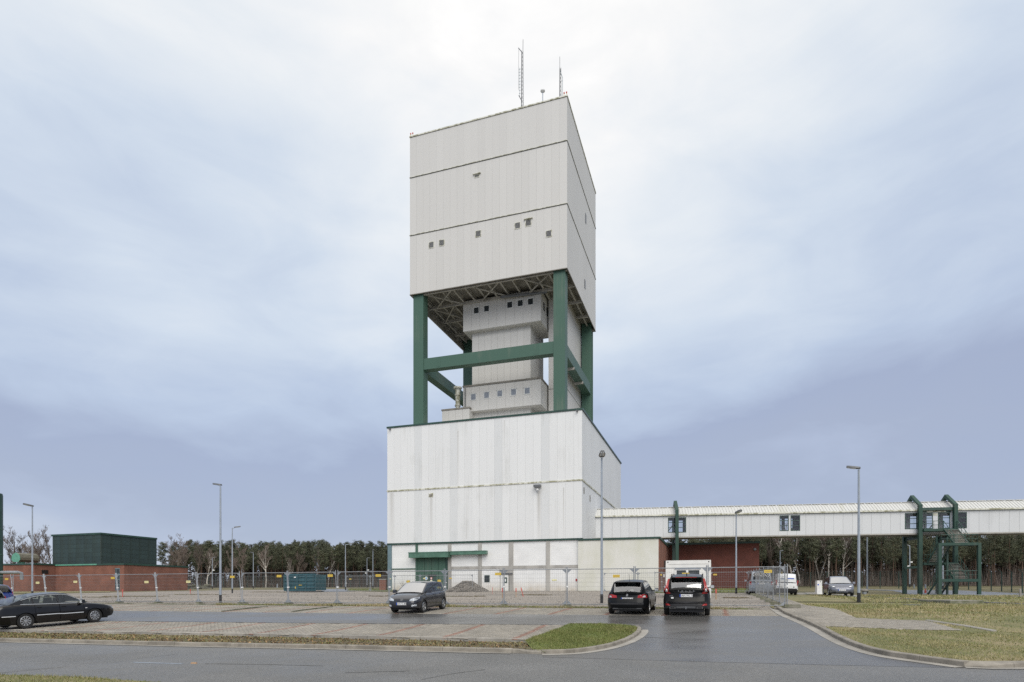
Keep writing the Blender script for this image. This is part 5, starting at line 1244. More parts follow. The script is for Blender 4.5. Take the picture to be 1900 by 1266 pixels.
# ------------------------------------------------------------------ cars
def make_car(name, label, cat, pos, heading, P, paint, group='parked cars'):
    Lh, Wd_, H, r = P['L'] / 2, P['W'], P['H'], P['r']
    ax = P['axles']; root = thing(name, label, cat, pos, heading, group)
    bx, bz = zip(*P['belt']); rx, rz = zip(*P['roof'])
    zt = lambda x: float(np.interp(x, bx, bz)); zr = lambda x: float(np.interp(x, rx, rz))
    k_end, xe = P.get('kend', .24), Lh - P.get('round', .6)
    def wf(x):
        a = max(0, (abs(x) - xe) / (Lh - xe)); return Wd_ / 2 * (1 - k_end * a ** 2.2)
    def fz(z): return float(np.interp(z, [.15, .3, .48, .66, .85, zmax], [.93, .975, 1, .995, .965, .93]))
    zmax = max(bz)
    def lean(z, sg): return float(np.interp(z, *P['nose' if sg > 0 else 'tail']))
    def shx(x, z):
        a = max(0, (abs(x) - xe) / (Lh - xe)); return x - math.copysign(1, x) * a * a * lean(z, x)
    sill = P.get('sill', .22); Ra = r * 1.13
    def zb(x):
        z = sill + .06 * max(0, (abs(x) - xe) / (Lh - xe))
        for a in ax:
            d = abs(x - a)
            if d < Ra: z = max(z, r * .98 + math.sqrt(Ra * Ra - d * d) * .98)
        return min(z, zt(x) - .12)
    ds = P.get('doors', [])
    xs = set(np.round(np.arange(-Lh, Lh + .001, .1), 3)) | {-Lh, Lh, -xe, xe}
    for a in ax:
        for t in np.linspace(-1, 1, 15): xs.add(round(a + Ra * math.sin(t * math.pi / 2), 4))
    for d in ds: xs |= {d[0], d[1]}
    for q in (Lh - .05, Lh - .15, Lh - .25, Lh - .35): xs |= {q, -q}
    xs = sorted(x for x in xs if -Lh <= x <= Lh)
    xs = [x for i, x in enumerate(xs) if i == 0 or x - xs[i - 1] > 1e-4 or x in (Lh,)]
    T = [0, .10, .26, .45, .62, .80, .93, 1.0]; nT = len(T)
    def pt(x, t):
        b_, tp = zb(x), zt(x); z = b_ + (tp - b_) * t; y = wf(x) * fz(z)
        if t == 1: y -= .035
        elif t == T[-2]: y -= .006
        return (shx(x, z), y, z)
    body, under = MB(), MB()
    doors = [MB() for _ in ds for _s in (0, 1)]
    xa, xd = rx[0], rx[-1]
    for sgn in (1, -1):
        cols = [[pt(x, t) for t in T] for x in xs]
        cols = [[(p[0], p[1] * sgn, p[2]) for p in c] for c in cols]
        for i in range(len(xs) - 1):
            mid = (xs[i] + xs[i + 1]) / 2
            dk = next((k for k, d in enumerate(ds) if d[0] <= mid <= d[1]), None)
            for j in range(nT - 1):
                q = [cols[i][j], cols[i + 1][j], cols[i + 1][j + 1], cols[i][j + 1]]
                if sgn < 0: q = q[::-1]
                zm = sum(p[2] for p in q) / 4
                if dk is not None and j >= 1:
                    doors[dk * 2 + (0 if sgn > 0 else 1)].add(q, [(0, 1, 2, 3)])
                else:
                    body.add(q, [(0, 1, 2, 3)], 1 if zm < P.get('plastic_z', 0) else 0)
    # top deck, caps
    fr = [(-1, 1), (-.93, 0)]
    for i in range(len(xs) - 1):
        mid = (xs[i] + xs[i + 1]) / 2; m = 2 if xa + .03 < mid < xd - .03 else 0
        rows = []
        for x in (xs[i], xs[i + 1]):
            p = pt(x, 1); cr = P.get('crown', .035) * min(1, (Lh - abs(x)) / .5 + .2)
            rows.append([(p[0], p[1] * s, p[2] + cr * (1 - s * s)) for s in (-1, -.75, -.4, 0, .4, .75, 1)])
        for j in range(6): body.add([rows[0][j], rows[1][j], rows[1][j + 1], rows[0][j + 1]], [(0, 1, 2, 3)], m)
    for x, sg in ((xs[-1], 1), (xs[0], -1)):
        c = [pt(x, t) for t in T]; S_ = (-1, -.6, 0, .6, 1)
        for j in range(nT - 1):
            for q in range(4):
                f = lambda jj, s: (c[jj][0] + sg * .02 * (1 - s * s), c[jj][1] * s, c[jj][2])
                v = [f(j, S_[q]), f(j, S_[q + 1]), f(j + 1, S_[q + 1]), f(j + 1, S_[q])]
                if sg < 0: v = v[::-1]
                body.add(v, [(0, 1, 2, 3)], 1 if sum(p[2] for p in v) / 4 < P.get('plastic_z', 0) else 0)
    def weld(o):
        import bmesh
        bm = bmesh.new(); bm.from_mesh(o.data); bmesh.ops.remove_doubles(bm, verts=bm.verts, dist=.0012); bmesh.ops.recalc_face_normals(bm, faces=bm.faces)
        bm.to_mesh(o.data); bm.free(); o.data.polygons.foreach_set('use_smooth', [True] * len(o.data.polygons))
        try: o.data.set_sharp_from_angle(angle=math.radians(50))
        except Exception: pass
        return o
    bo = weld(body.build('body', [paint, 'black_plastic', 'car_interior'], root, smooth=True))
    MB().box(-Lh + .25, Lh - .25, -Wd_ / 2 + .25, Wd_ / 2 - .25, .17, .62).box(ds[0][0] if ds else -.8, ds[-1][1] if ds else .8, -Wd_ / 2 + .09, Wd_ / 2 - .09, .3, zmax - .12).build('underbody', 'black_plastic', root)
    for k, d in enumerate(ds):
        for s in (0, 1):
            m = doors[k * 2 + s]
            cx_ = (d[0] + d[1]) / 2; g = .011
            m.v = [(x + (g if abs(x - d[0]) < .03 else (-g if abs(x - d[1]) < .03 else 0)), y, z) for x, y, z in m.v]
            o = weld(m.build('door', paint, root, smooth=True))
            sg = 1 if s == 0 else -1; hx = d[0] + .17; hz = zt(hx) - P.get('handle_dz', .12); y = wf(hx) * fz(hz)
            MB().box(hx - .09, hx + .09, sg * y - .012, sg * y + .025, hz - .018, hz + .018).build('handle', P.get('handle_mat', paint), o)
    # greenhouse
    pl_ = []
    for (x0, z0), (x1, z1) in zip(P['roof'], P['roof'][1:]):
        n = max(2, int(math.hypot(x1 - x0, z1 - z0) / .07))
        pl_ += [(x0 + (x1 - x0) * k / n, z0 + (z1 - z0) * k / n) for k in range(n)]
    pl_.append(P['roof'][-1]); tum = P.get('tumble', .17)
    def side(x, zrv):
        zt_ = zt(x); yb = wf(x) * fz(zt_) - .05
        if zrv < zt_: zrv = zt_
        return yb, yb - tum * (zrv - zt_) / (H - zmax) * Wd_ / 2
    xB, xC = P['xB'], P['xC']
    roof, wsd, rwd = MB(), MB(), MB()
    SC_ = [-1, -.965, -.90, -.6, -.3, 0, .3, .6, .90, .965, 1]
    rows = []
    for x, z in pl_:
        yb, yr = side(x, z); cr = .045 if xB <= x <= xC else .045
        rows.append([(x, yr * s, z + .0 + cr * (1 - abs(s) ** 2.5)) for s in SC_])
    for i in range(len(rows) - 1):
        mid = (pl_[i][0] + pl_[i + 1][0]) / 2; zm = (pl_[i][1] + pl_[i + 1][1]) / 2
        for j in range(10):
            q = [rows[i][j], rows[i + 1][j], rows[i + 1][j + 1], rows[i][j + 1]]
            edge = j in (0, 1, 8, 9)
            if mid > xC and not edge: wsd.add(q, [(0, 1, 2, 3)])
            elif mid < xB and not edge and not P.get('blind_rear'): rwd.add(q, [(0, 1, 2, 3)], 0 if zm > P.get('rw_z', 0) else 1)
            else: roof.add(q, [(0, 1, 2, 3)])
    fr_ = MB(); wins = [[MB(), MB()] for _ in P['win']]; TT = [0, .05, .87, 1]
    for sg in (1, -1):
        for i in range(len(pl_) - 1):
            mid = (pl_[i][0] + pl_[i + 1][0]) / 2; pts = []
            for x, z in (pl_[i], pl_[i + 1]):
                zt_ = zt(x); yb, yr = side(x, z); z = max(z, zt_)
                pts.append([(x, sg * (yb + (yr - yb) * t), zt_ + (z - zt_) * t) for t in TT])
            for j in range(3):
                q = [pts[0][j], pts[1][j], pts[1][j + 1], pts[0][j + 1]]
                if sg < 0: q = q[::-1]
                k = next((k for k, w in enumerate(P['win']) if w[0] <= mid <= w[1]), None)
                if j == 1 and k is not None: wins[k][0 if sg > 0 else 1].add(q, [(0, 1, 2, 3)])
                else: fr_.add(q, [(0, 1, 2, 3)], 1 if (j == 1 and k is None and P['win'] and P['win'][0][0] < mid < P['win'][-1][1]) or (j == 0 and k is not None) else 0)
    weld(roof.build('roof', paint, root, smooth=True)); weld(fr_.build('window_frame', [paint, 'black_plastic'], root, smooth=True))
    gl = P.get('glass', 'car_glass')
    if wsd.v: weld(wsd.build('windscreen', P.get('screen', gl), root, smooth=True))
    if rwd.v: weld(rwd.build('rear_window', [gl, paint], root, smooth=True))
    for w in wins:
        for m in w:
            if m.v: weld(m.build('side_window', gl, root, smooth=True))
    # seats
    for sx in P.get('seats', []):
        for y in (-.36, .36):
            m = MB().box(sx - .1, sx + .08, y - .24, y + .24, zmax - .25, zmax + .20, top_in=.03).box(sx - .08, sx + .02, y - .13, y + .13, zmax + .24, zmax + .38, top_in=.02)
            m.build('seat', 'car_interior', root)
    # wheels
    def wheel(x, y, sg):
        w = obj('wheel', None, root, (x, y, r)); hw = .10; mt = Matrix.Rotation(-sg * math.pi / 2, 4, 'X')
        pr = [(r * .66, -hw), (r * .93, -hw), (r * .985, -hw * .8), (r, -hw * .4), (r, hw * .4), (r * .985, hw * .8), (r * .93, hw), (r * .66, hw * .9), (r * .64, hw * .5)]
        MB().lathe(pr, 32, 0, mt).build('tyre', 'rubber', w, smooth=True)
        rr = r * .655; m = MB().lathe([(rr, hw * .85), (rr * .92, hw * .95), (rr * .90, hw * .55)], 28, 0, mt).lathe([(0, hw * .15), (rr * .95, hw * .15)], 28, 1, mt)
        ns = P.get('spokes', 5); sw = P.get('spoke_w', .5)
        for k in range(ns):
            a = 2 * math.pi * k / ns; da = math.pi / ns * sw
            f = lambda ra, an, z: mt @ Vector((ra * math.cos(an), ra * math.sin(an), z))
            m.plate([f(rr * .15, a - .5 * da * 2, hw * .78), f(rr * .92, a - da, hw * .82), f(rr * .92, a + da, hw * .82), f(rr * .15, a + .5 * da * 2, hw * .78)], mt.to_3x3() @ Vector((0, 0, -hw * .25)))
        m.lathe([(rr * .30, hw * .70), (rr * .28, hw * .90), (0, hw * .95)], 16, 0, mt)
        m.build('rim', [P.get('rim_mat', 'alloy'), 'black_plastic'], w)
    for a in ax:
        for sg in (1, -1): wheel(a, sg * (Wd_ / 2 - .115), sg)
    # details placed on the rounded ends: (y, z) outlines laid on the body surface
    def endx(y, z, sg, off):
        ww = abs(y) / fz(z); W2 = Wd_ / 2
        if ww <= W2 * (1 - k_end): a = 1.0
        else: a = max(0, (1 - ww / W2) / k_end) ** (1 / 2.2)
        x = xe + a * (Lh - xe) - a * a * lean(z, sg)
        if z > zt(sg * Lh) + .0 and P.get('hatch_' + ('f' if sg > 0 else 'r')):
            x = abs(float(np.interp(z, *P['hatch_' + ('f' if sg > 0 else 'r')])))
        return sg * (x + off)
    def dec(nm, poly, m, sg, off=.012, parent=None, mirror=False):
        for s in ((1, -1) if mirror else (1,)):
            pts = []
            n = len(poly)
            for i in range(n):
                (y0, z0), (y1, z1) = poly[i], poly[(i + 1) % n]; kk = max(1, int(math.hypot(y1 - y0, z1 - z0) / .06))
                for q in range(kk): pts.append((y0 + (y1 - y0) * q / kk, z0 + (z1 - z0) * q / kk))
            fr = [Vector((endx(y, z, sg, off), y * s, z)) for y, z in pts]; bk = [Vector((endx(y, z, sg, -.03), y * s, z)) for y, z in pts]
            cy, cz = sum(p[0] for p in pts) / len(pts), sum(p[1] for p in pts) / len(pts); c = Vector((endx(cy, cz, sg, off), cy * s, cz))
            k = len(pts); fs = [(i, (i + 1) % k, 2 * k) for i in range(k)] + [(i, (i + 1) % k, k + (i + 1) % k, k + i) for i in range(k)]
            MB().add(fr + bk + [c], fs).build(nm, m, parent or root)
    def rect(y0, y1, z0, z1): return [(y0, z0), (y1, z0), (y1, z1), (y0, z1)]
    def number_plate(sg, z, txt, y=0.0):
        pw, ph = .26, .056
        x = endx(y, z, sg, .02); t = obj('number_plate', MB().box(-.012, .012, -pw, pw, -ph, ph).mesh('number_plate', 'plate_white'), root, (x, y, z))
        ys = -pw if sg > 0 else pw
        # the blue strip is at the reader's left
        lo, hi = (-pw, -pw + .05) if sg > 0 else (pw - .05, pw)
        MB().box(*((.0125, .014) if sg > 0 else (-.014, -.0125)), lo, hi, -ph, ph).build('euro_band', 'plate_blue', t)
        me = text_mesh(txt, .105, 'ink'); o = obj('lettering', me, t, (sg * .0135, (.02 if sg > 0 else -.02), -.002))
        o.rotation_euler = (math.radians(90), 0, math.radians(90 if sg > 0 else -90))
    def mirrors(x, z, m=None):
        for sg in (1, -1):
            y = wf(x) * fz(z); mb = MB()
            mb.beam((x, sg * (y - .08), z), (x - .02, sg * (y + .08), z + .03), .05, .04)
            mb.box(x - .07, x + .08, min(sg * (y + .05), sg * (y + .24)), max(sg * (y + .05), sg * (y + .24)), z - .02, z + .13, 0, top_in=.02)
            o = mb.build('wing_mirror', m or paint, root); MB().box(x - .08, x - .071, min(sg * (y + .07), sg * (y + .22)), max(sg * (y + .07), sg * (y + .22)), z, z + .11).build('mirror_glass', 'lamp_glass', o)
    return dict(root=root, dec=dec, rect=rect, plate=number_plate, mirrors=mirrors, endx=endx, wf=wf, fz=fz, zt=zt, Lh=Lh, side=side, pl=pl_)
def aim(rear_px, front_px, side_sign, Wc, xr):
    """pose from the two wheel contact points seen on one side; side_sign +1 = the car's left"""
    a, b = GW(*rear_px), GW(*front_px); d = (b - a); d.z = 0; d.normalize(); l = Vector((-d.y, d.x, 0))
    p = a - d * xr - l * side_sign * (Wc / 2 - .1); u, v = UV(p.x, p.y); return Vector((p.x, p.y, float(gz(u, v)) + .022)), math.atan2(d.y, d.x)
def settle(c, axles, pitch=True):
    """tilt the car so that its wheels stand on the sloping ground"""
    r = c['root']; h = r.rotation_euler.z; d = Vector((math.cos(h), math.sin(h))); l = Vector((-d.y, d.x))
    g = lambda q: float(gz(*UV(q.x, q.y)))
    p = Vector(r.location[:2]); zf, zr_ = g(p + d * axles[1]), g(p + d * axles[0]); zl, zr2 = g(p + l * .8), g(p - l * .8)
    r.rotation_euler = (math.atan2(zl - zr2, 1.6), -math.atan2(zf - zr_, axles[1] - axles[0]), h)
    r.location.z = (zf + zr_) / 2 + .018 - (axles[1] + axles[0]) / 2 * (zf - zr_) / (axles[1] - axles[0])

# black saloon on the left
PS = dict(L=4.80, W=1.765, H=1.47, r=.325, axles=(-1.36, 1.44), belt=[(-2.4, .93), (-2.25, 1.0), (-1.7, 1.02), (-.6, .985), (.95, .94), (1.2, .92), (1.9, .82), (2.25, .73), (2.4, .64)],
          roof=[(-1.95, 1.02), (-1.45, 1.22), (-1.05, 1.345), (-.7, 1.405), (-.2, 1.43), (.15, 1.42), (.42, 1.37), (.75, 1.19), (1.08, .965)], xB=-.95, xC=.40, tumble=.19,
          win=[(-1.38, -1.02), (-.98, -.08), (.0, .88)], doors=[(-1.0, -.03), (-.03, .98)], nose=([.2, .4, .55, .7, .9], [.10, .0, .0, .06, .2]), tail=([.2, .4, .6, .9, 1.05], [.12, .02, .0, .06, .16]),
          spokes=10, spoke_w=.56, seats=(-.75, .15), handle_dz=.13, kend=.22)
ps, hd = aim((47, 1167.5), (177, 1155.5), -1, 1.765, -1.36)
c = make_car('saloon_car', 'black saloon with chrome side trim parked at the left edge', 'car', ps, hd, PS, 'black_paint'); settle(c, PS['axles']); rt = c['root']
for sg in (1, -1):
    def tr(pts, r_=.012, m='chrome', nm='chrome_trim'): MB().path([(x, sg * y, z) for x, y, z in pts], r_, 5).build(nm, m, rt)
    tr([(x, c['wf'](x) * c['fz'](.52) + .006, .52 + .02 * (x < 0)) for x in np.linspace(-.95, .93, 8)], .02)
    tr([(x, c['wf'](x) * c['fz'](.55) + .006, .55) for x in np.linspace(-2.2, -1.74, 4)], .02)
    up = []
    for x, z in c['pl']:
        if -1.5 < x < 1.0: yb, yr = c['side'](x, z); zt_ = c['zt'](x); t = .9; up.append((x, yb + (yr - yb) * t + .008, zt_ + (z - zt_) * t))
    tr(up, .012); tr([(x, c['side'](x, 9)[0] + .012, c['zt'](x) + .012) for x in np.linspace(-1.5, 1.0, 14)], .013)
c['dec']('headlight', [(.50, .58), (.74, .60), (.76, .74), (.58, .72)], 'lamp_glass', 1, mirror=True); c['dec']('tail_light', [(.50, .68), (.73, .68), (.72, .86), (.54, .86)], 'tail_red', -1, mirror=True)
c['dec']('reversing_light', [(.56, .75), (.70, .75), (.70, .81), (.56, .81)], 'tail_clear', -1, .016, mirror=True)
c['dec']('grille', c['rect'](-.38, .38, .52, .66), 'chrome', 1); c['plate'](1, .40, 'DAN'); c['mirrors'](.86, .97)
for sg in (1, -1): MB().box(1.02, 1.10, sg * c['wf'](1.05) - .01, sg * c['wf'](1.05) + .004, .70, .73).build('indicator', 'sign_white', rt)
MB().path([(-1.3, 0, 1.33), (-1.62, 0, 1.56)], .008, 5).lathe([(.035, 1.30), (.02, 1.36)], 8, 0, Matrix.Translation((-1.3, 0, 0)), True).build('aerial', 'black_plastic', rt)
# dark grey small car facing the viewer
PP = dict(L=3.97, W=1.68, H=1.46, r=.305, axles=(-1.27, 1.20), belt=[(-1.985, .88), (-1.8, .98), (-.5, .955), (.85, .93), (1.05, .93), (1.55, .83), (1.85, .74), (1.985, .64)],
          roof=[(-1.93, .95), (-1.80, 1.18), (-1.62, 1.37), (-1.45, 1.41), (-.9, 1.44), (-.3, 1.45), (.1, 1.42), (.32, 1.38), (.7, 1.18), (1.08, .95)], xB=-1.58, xC=.30, tumble=.18,
          win=[(-1.52, -1.02), (-.98, -.28), (-.18, .88)], doors=[(-1.02, -.22), (-.22, .92)], nose=([.2, .35, .55, .7, .9], [.06, .0, .01, .07, .2]), tail=([.2, .5, .7, 1.0], [.1, .0, .0, .05]),
          spokes=5, spoke_w=.42, seats=(-.8, .05), screen='screen_glass', kend=.26, plastic_z=.27)
ps, hd = aim((821, 1131), (787.5, 1137), 1, 1.68, -1.27)
c = make_car('small_car', 'dark grey small hatchback facing the viewer in front of the gate', 'car', ps, hd, PP, 'dark_grey_paint'); settle(c, PP['axles']); rt = c['root']
c['dec']('headlight', [(.40, .60), (.70, .63), (.79, .72), (.78, .79), (.55, .73), (.42, .68)], 'lamp_glass', 1, mirror=True)
c['dec']('grille', c['rect'](-.40, .40, .60, .68), 'black_plastic', 1); c['dec']('air_intake', [(-.40, .27), (.40, .27), (.46, .40), (-.46, .40)], 'black_plastic', 1); c['dec']('fog_light', [(.52, .34), (.72, .36), (.72, .44), (.52, .42)], 'lamp_glass', 1, mirror=True)
c['plate'](1, .47, 'DAN TL 800'); c['mirrors'](.78, .96)
def ring_emblem(c, sg, z, r, letters):
    x = c['endx'](0, z, sg, .022); mt = Matrix.Translation((x, 0, z)) @ Matrix.Rotation(sg * math.pi / 2, 4, 'Y')
    m = MB().lathe([(r, -.02), (r, .0), (r * .80, .0), (r * .80, -.02)], 20, 0, mt)
    if letters:
        q = lambda y, zz: (x + sg * .004, y * r, z + zz * r)
        for a, b in (((-.4, .72), (-.02, .08)), ((.4, .72), (.02, .08)), ((-.68, .35), (-.36, -.68)), ((-.36, -.68), (0, -.02)), ((0, -.02), (.36, -.68)), ((.36, -.68), (.68, .35))): m.beam(q(*a), q(*b), .018, .018)
    m.build('emblem', 'chrome', c['root'])
ring_emblem(c, 1, .645, .072, True)
for y in (-.45, .1): MB().beam((1.05, y, .985), (.92, y + .5, 1.05), .015, .012).build('wiper', 'black_plastic', rt)
# black hatchback, rear to the viewer
hdv = math.pi / 2 - TH
def place_rear(px, py, Lc, head): g_ = GW(px, py); d = Vector((math.cos(head), math.sin(head), 0)); p = g_ + d * (Lc / 2 - .05); u, v = UV(p.x, p.y); return Vector((p.x, p.y, float(gz(u, v)) + .022))
PH_ = dict(L=4.25, W=1.80, H=1.46, r=.315, axles=(-1.28, 1.34), belt=[(-2.125, .86), (-1.9, .99), (-.5, .95), (.95, .92), (1.2, .91), (1.7, .82), (2.0, .73), (2.125, .62)],
           roof=[(-2.07, .97), (-1.93, 1.18), (-1.78, 1.35), (-1.62, 1.40), (-1.0, 1.45), (-.3, 1.455), (.1, 1.43), (.38, 1.37), (.8, 1.15), (1.2, .93)], xB=-1.78, xC=.38, tumble=.20,
           win=[(-1.6, -1.15), (-1.08, -.25), (-.15, .95)], doors=[(-1.08, -.2), (-.2, .98)], nose=([.2, .35, .55, .7, .9], [.06, .0, .01, .07, .2]), tail=([.2, .42, .62, .66, .95], [.10, .0, .02, .10, .16]),
           hatch_r=([.86, .97, 1.18, 1.35, 1.40], [1.965, 2.07, 1.93, 1.78, 1.62]), glass='rear_glass', spokes=5, seats=(-.85, .05), kend=.25, plastic_z=.0, rw_z=1.0, round=.5)
ps = place_rear(1163.5, 1142.5, 4.25, hdv)
c = make_car('hatchback_car', 'black hatchback seen from behind with a rear wiper', 'car', ps, hdv - .0, PH_, 'black_car'); settle(c, PH_['axles']); rt = c['root']
c['dec']('tail_light', [(.44, .74), (.84, .74), (.82, .86), (.70, .90), (.46, .84)], 'tail_red', -1, .02, mirror=True); c['dec']('reversing_light', [(.66, .76), (.78, .77), (.76, .86), (.70, .87)], 'tail_clear', -1, .028, mirror=True)
c['plate'](-1, .69, 'DAN MA 470'); c['dec']('bumper_trim', c['rect'](-.62, .62, .26, .30), 'lamp_dark', -1); c['dec']('bumper_lip', c['rect'](-.7, .7, .46, .53), 'black_plastic', -1, .03)
xr = c['endx'](0, .82, -1, .02)
# silver lion rampant emblem, a few centimetres tall
MB().plate([(xr, y * -1, .80 + z) for y, z in ((-.015, 0), (-.05, .0), (-.04, .03), (-.055, .06), (-.02, .07), (-.03, .10), (.0, .115), (.03, .10), (.02, .085), (.05, .09), (.03, .06), (.05, .05), (.025, .04), (.04, .0), (.015, .0), (.005, .03))], (-.012, 0, 0)).build('emblem', 'chrome', rt)
MB().box(xr - .012, xr, .56, .68, .665, .685).build('badge', 'chrome', rt)
MB().beam((-1.99, -.02, 1.05), (-2.02, -.40, 1.03), .03, .035).beam((-2.04, .05, .99), (-1.98, -.05, 1.06), .10, .06).build('rear_wiper', 'black_plastic', rt)
MB().box(-1.98, -1.62, -.56, .56, 1.40, 1.425, top_in=.02).build('spoiler', 'black_car', rt)
MB().path([(-1.2, 0, 1.47), (-1.4, 0, 1.75)], .007, 5).build('aerial', 'black_plastic', rt); c['mirrors'](.85, .94)
# black estate car (tall), rear to the viewer
PV = dict(L=4.63, W=1.89, H=1.70, r=.365, axles=(-1.42, 1.35), belt=[(-2.315, .98), (-2.1, 1.12), (-.5, 1.08), (1.0, 1.04), (1.25, 1.03), (1.8, .95), (2.15, .86), (2.315, .72)],
          roof=[(-2.28, 1.08), (-2.16, 1.32), (-2.0, 1.55), (-1.86, 1.61), (-1.2, 1.68), (-.4, 1.70), (.1, 1.67), (.4, 1.61), (.8, 1.37), (1.25, 1.06)], xB=-2.0, xC=.40, tumble=.21,
          win=[(-1.85, -1.2), (-1.12, -.25), (-.15, 1.0)], doors=[(-1.12, -.2), (-.2, 1.0)], nose=([.2, .4, .6, .8, 1.0], [.08, .0, .0, .06, .2]), tail=([.2, .40, .62, .66, 1.1], [.12, .0, .03, .12, .17]),
          hatch_r=([.98, 1.08, 1.32, 1.55, 1.62], [2.15, 2.28, 2.16, 2.0, 1.86]), glass='rear_glass', sill=.28, spokes=5, seats=(-.9, .1), kend=.23, plastic_z=.52, round=.5, rw_z=1.13)
ps = place_rear(1273, 1145.5, 4.63, hdv)
c = make_car('estate_car', 'tall black estate car with long upright red tail lights seen from behind', 'car', ps, hdv, PV, 'charcoal_paint'); settle(c, PV['axles']); rt = c['root']
c['dec']('tail_light', [(.62, .94), (.90, .94), (.90, 1.08), (.84, 1.18), (.735, 1.56), (.665, 1.56), (.72, 1.22), (.68, 1.1)], 'tail_red', -1, .03, mirror=True)
c['dec']('reversing_light', [(.74, 1.02), (.84, 1.03), (.79, 1.16), (.74, 1.12)], 'tail_clear', -1, .04, mirror=True)
c['plate'](-1, .86, 'DAN WL 76'); c['dec']('tailgate_bar', c['rect'](-.52, .52, .985, 1.015), 'chrome', -1, .03)
c['dec']('bumper_reflector', [(.62, .46), (.82, .46), (.82, .53), (.70, .53)], 'tail_red', -1, .02, mirror=True); c['dec']('bumper_step', c['rect'](-.80, .80, .56, .62), 'black_plastic', -1, .045)
c['dec']('tailpipe', c['rect'](.42, .66, .33, .40), 'alloy', -1, .03, mirror=True); c['dec']('tailpipe_mouth', c['rect'](.45, .63, .345, .385), 'ink', -1, .035, mirror=True); c['dec']('skid_plate', c['rect'](-.38, .38, .34, .42), 'lamp_dark', -1, .03)
xr = c['endx'](0, 1.05, -1, .012)
for i, ch_ in enumerate('VOLVO'):
    o = obj('lettering', text_mesh(ch_, .075, 'chrome', .004), rt, (c['endx'](0, 1.045, -1, .03), .30 - i * .15, 1.05)); o.rotation_euler = (math.radians(90), 0, math.radians(-90))
for txt, y in (('XC60', .60), ('D4', -.62)):
    o = obj('badge', text_mesh(txt, .06, 'alloy', .004), rt, (c['endx'](y, .86, -1, .016), y, .85)); o.rotation_euler = (math.radians(90), 0, math.radians(-90))
MB().box(xr - .0, xr + .005, .50, .60, .74, .80).build('sticker', 'sign_white', rt)
MB().path([(-2.2, 0, .36), (-2.46, 0, .33), (-2.48, 0, .42)], .02, 6).build('tow_hook', 'galvanised', rt)
MB().beam((-2.24, 0, 1.16), (-2.19, .5, 1.20), .03, .03).build('rear_wiper', 'black_plastic', rt); MB().box(-2.2, -1.86, -.62, .62, 1.60, 1.63, top_in=.03).build('spoiler', 'charcoal_paint', rt); MB().box(-2.215, -2.201, -.42, .42, 1.605, 1.625).build('brake_light', 'tail_red', rt)
for sg in (-1, 1): MB().path([(-1.7, sg * .62, 1.64), (-1.5, sg * .63, 1.73), (.2, sg * .63, 1.73), (.45, sg * .62, 1.63)], .02, 6).build('roof_rail', 'black_plastic', rt)
MB().path([(-1.5, 0, 1.70), (-1.65, 0, 1.80)], .02, 5, r1=.008).build('aerial', 'black_plastic', rt); c['mirrors'](.9, 1.08)
# vans beyond the mesh fence
PT = dict(L=4.89, W=1.90, H=1.95, r=.33, axles=(-1.45, 1.55), belt=[(-2.445, 1.02), (-2.3, 1.08), (.8, 1.06), (1.6, 1.08), (1.9, 1.02), (2.3, .85), (2.445, .7)],
          roof=[(-2.44, 1.08), (-2.40, 1.45), (-2.33, 1.78), (-2.25, 1.85), (-1.9, 1.91), (0, 1.94), (.9, 1.92), (1.1, 1.86), (1.75, 1.12)], xB=-2.33, xC=1.1, tumble=.13,
          win=[(-2.2, -1.0), (-.9, .3), (.4, 1.5)], doors=[(.35, 1.4)], nose=([.2, .5, .8, 1.1], [.05, 0, .05, .2]), tail=([.2, .5, .8, 1.1], [.05, 0, .0, .02]), spokes=6, seats=(.3,), kend=.12, round=.4, rw_z=1.2,
          hatch_r=([1.02, 1.08, 1.45, 1.78], [2.42, 2.44, 2.40, 2.33]))
ps = place_rear(1412, 1104.5, 4.89, hdv)
c = make_car('grey_van', 'pale grey van with a tall tailgate behind the mesh fence', 'van', ps, hdv, PT, 'van_grey', 'parked vans'); settle(c, PT['axles']); rt = c['root']
c['dec']('tail_light', [(.74, .85), (.92, .85), (.92, 1.12), (.76, 1.12)], 'tail_red', -1, .02, mirror=True); c['dec']('plate_recess', c['rect'](-.5, .5, .88, 1.0), 'lamp_dark', -1, .012); c['plate'](-1, .94, 'DAN'); c['dec']('bumper', c['rect'](-.86, .86, .35, .55), 'van_grey', -1, .05); c['mirrors'](1.35, 1.12)
PK = dict(L=4.21, W=1.83, H=1.81, r=.315, axles=(-1.15, 1.48), belt=[(-2.105, 1.0), (-1.95, 1.06), (.9, 1.04), (1.3, 1.04), (1.7, .95), (2.0, .82), (2.105, .68)],
          roof=[(-2.10, 1.06), (-2.07, 1.45), (-2.0, 1.70), (-1.9, 1.75), (-1.5, 1.79), (0, 1.80), (.5, 1.75), (.75, 1.64), (1.35, 1.08)], xB=-3, xC=.7, tumble=.12, blind_rear=1,
          win=[(.05, 1.15)], doors=[(.0, 1.1)], nose=([.2, .5, .8, 1.1], [.05, 0, .05, .2]), tail=([.2, .5, .8, 1.1], [.05, 0, .0, .02]), spokes=6, kend=.12, round=.4, plastic_z=.5, hatch_r=([1.0, 1.06, 1.45, 1.7], [2.08, 2.10, 2.07, 2.0]))
ps = place_rear(1459, 1104.5, 4.21, hdv)
c = make_car('white_van', 'white panel van with blue lettering on its tailgate', 'van', ps, hdv, PK, 'van_white', 'parked vans'); settle(c, PK['axles']); rt = c['root']
c['dec']('tail_light', [(.78, .80), (.90, .80), (.88, 1.25), (.80, 1.25)], 'tail_red', -1, .02, mirror=True); c['plate'](-1, .68, 'DAN', .45)
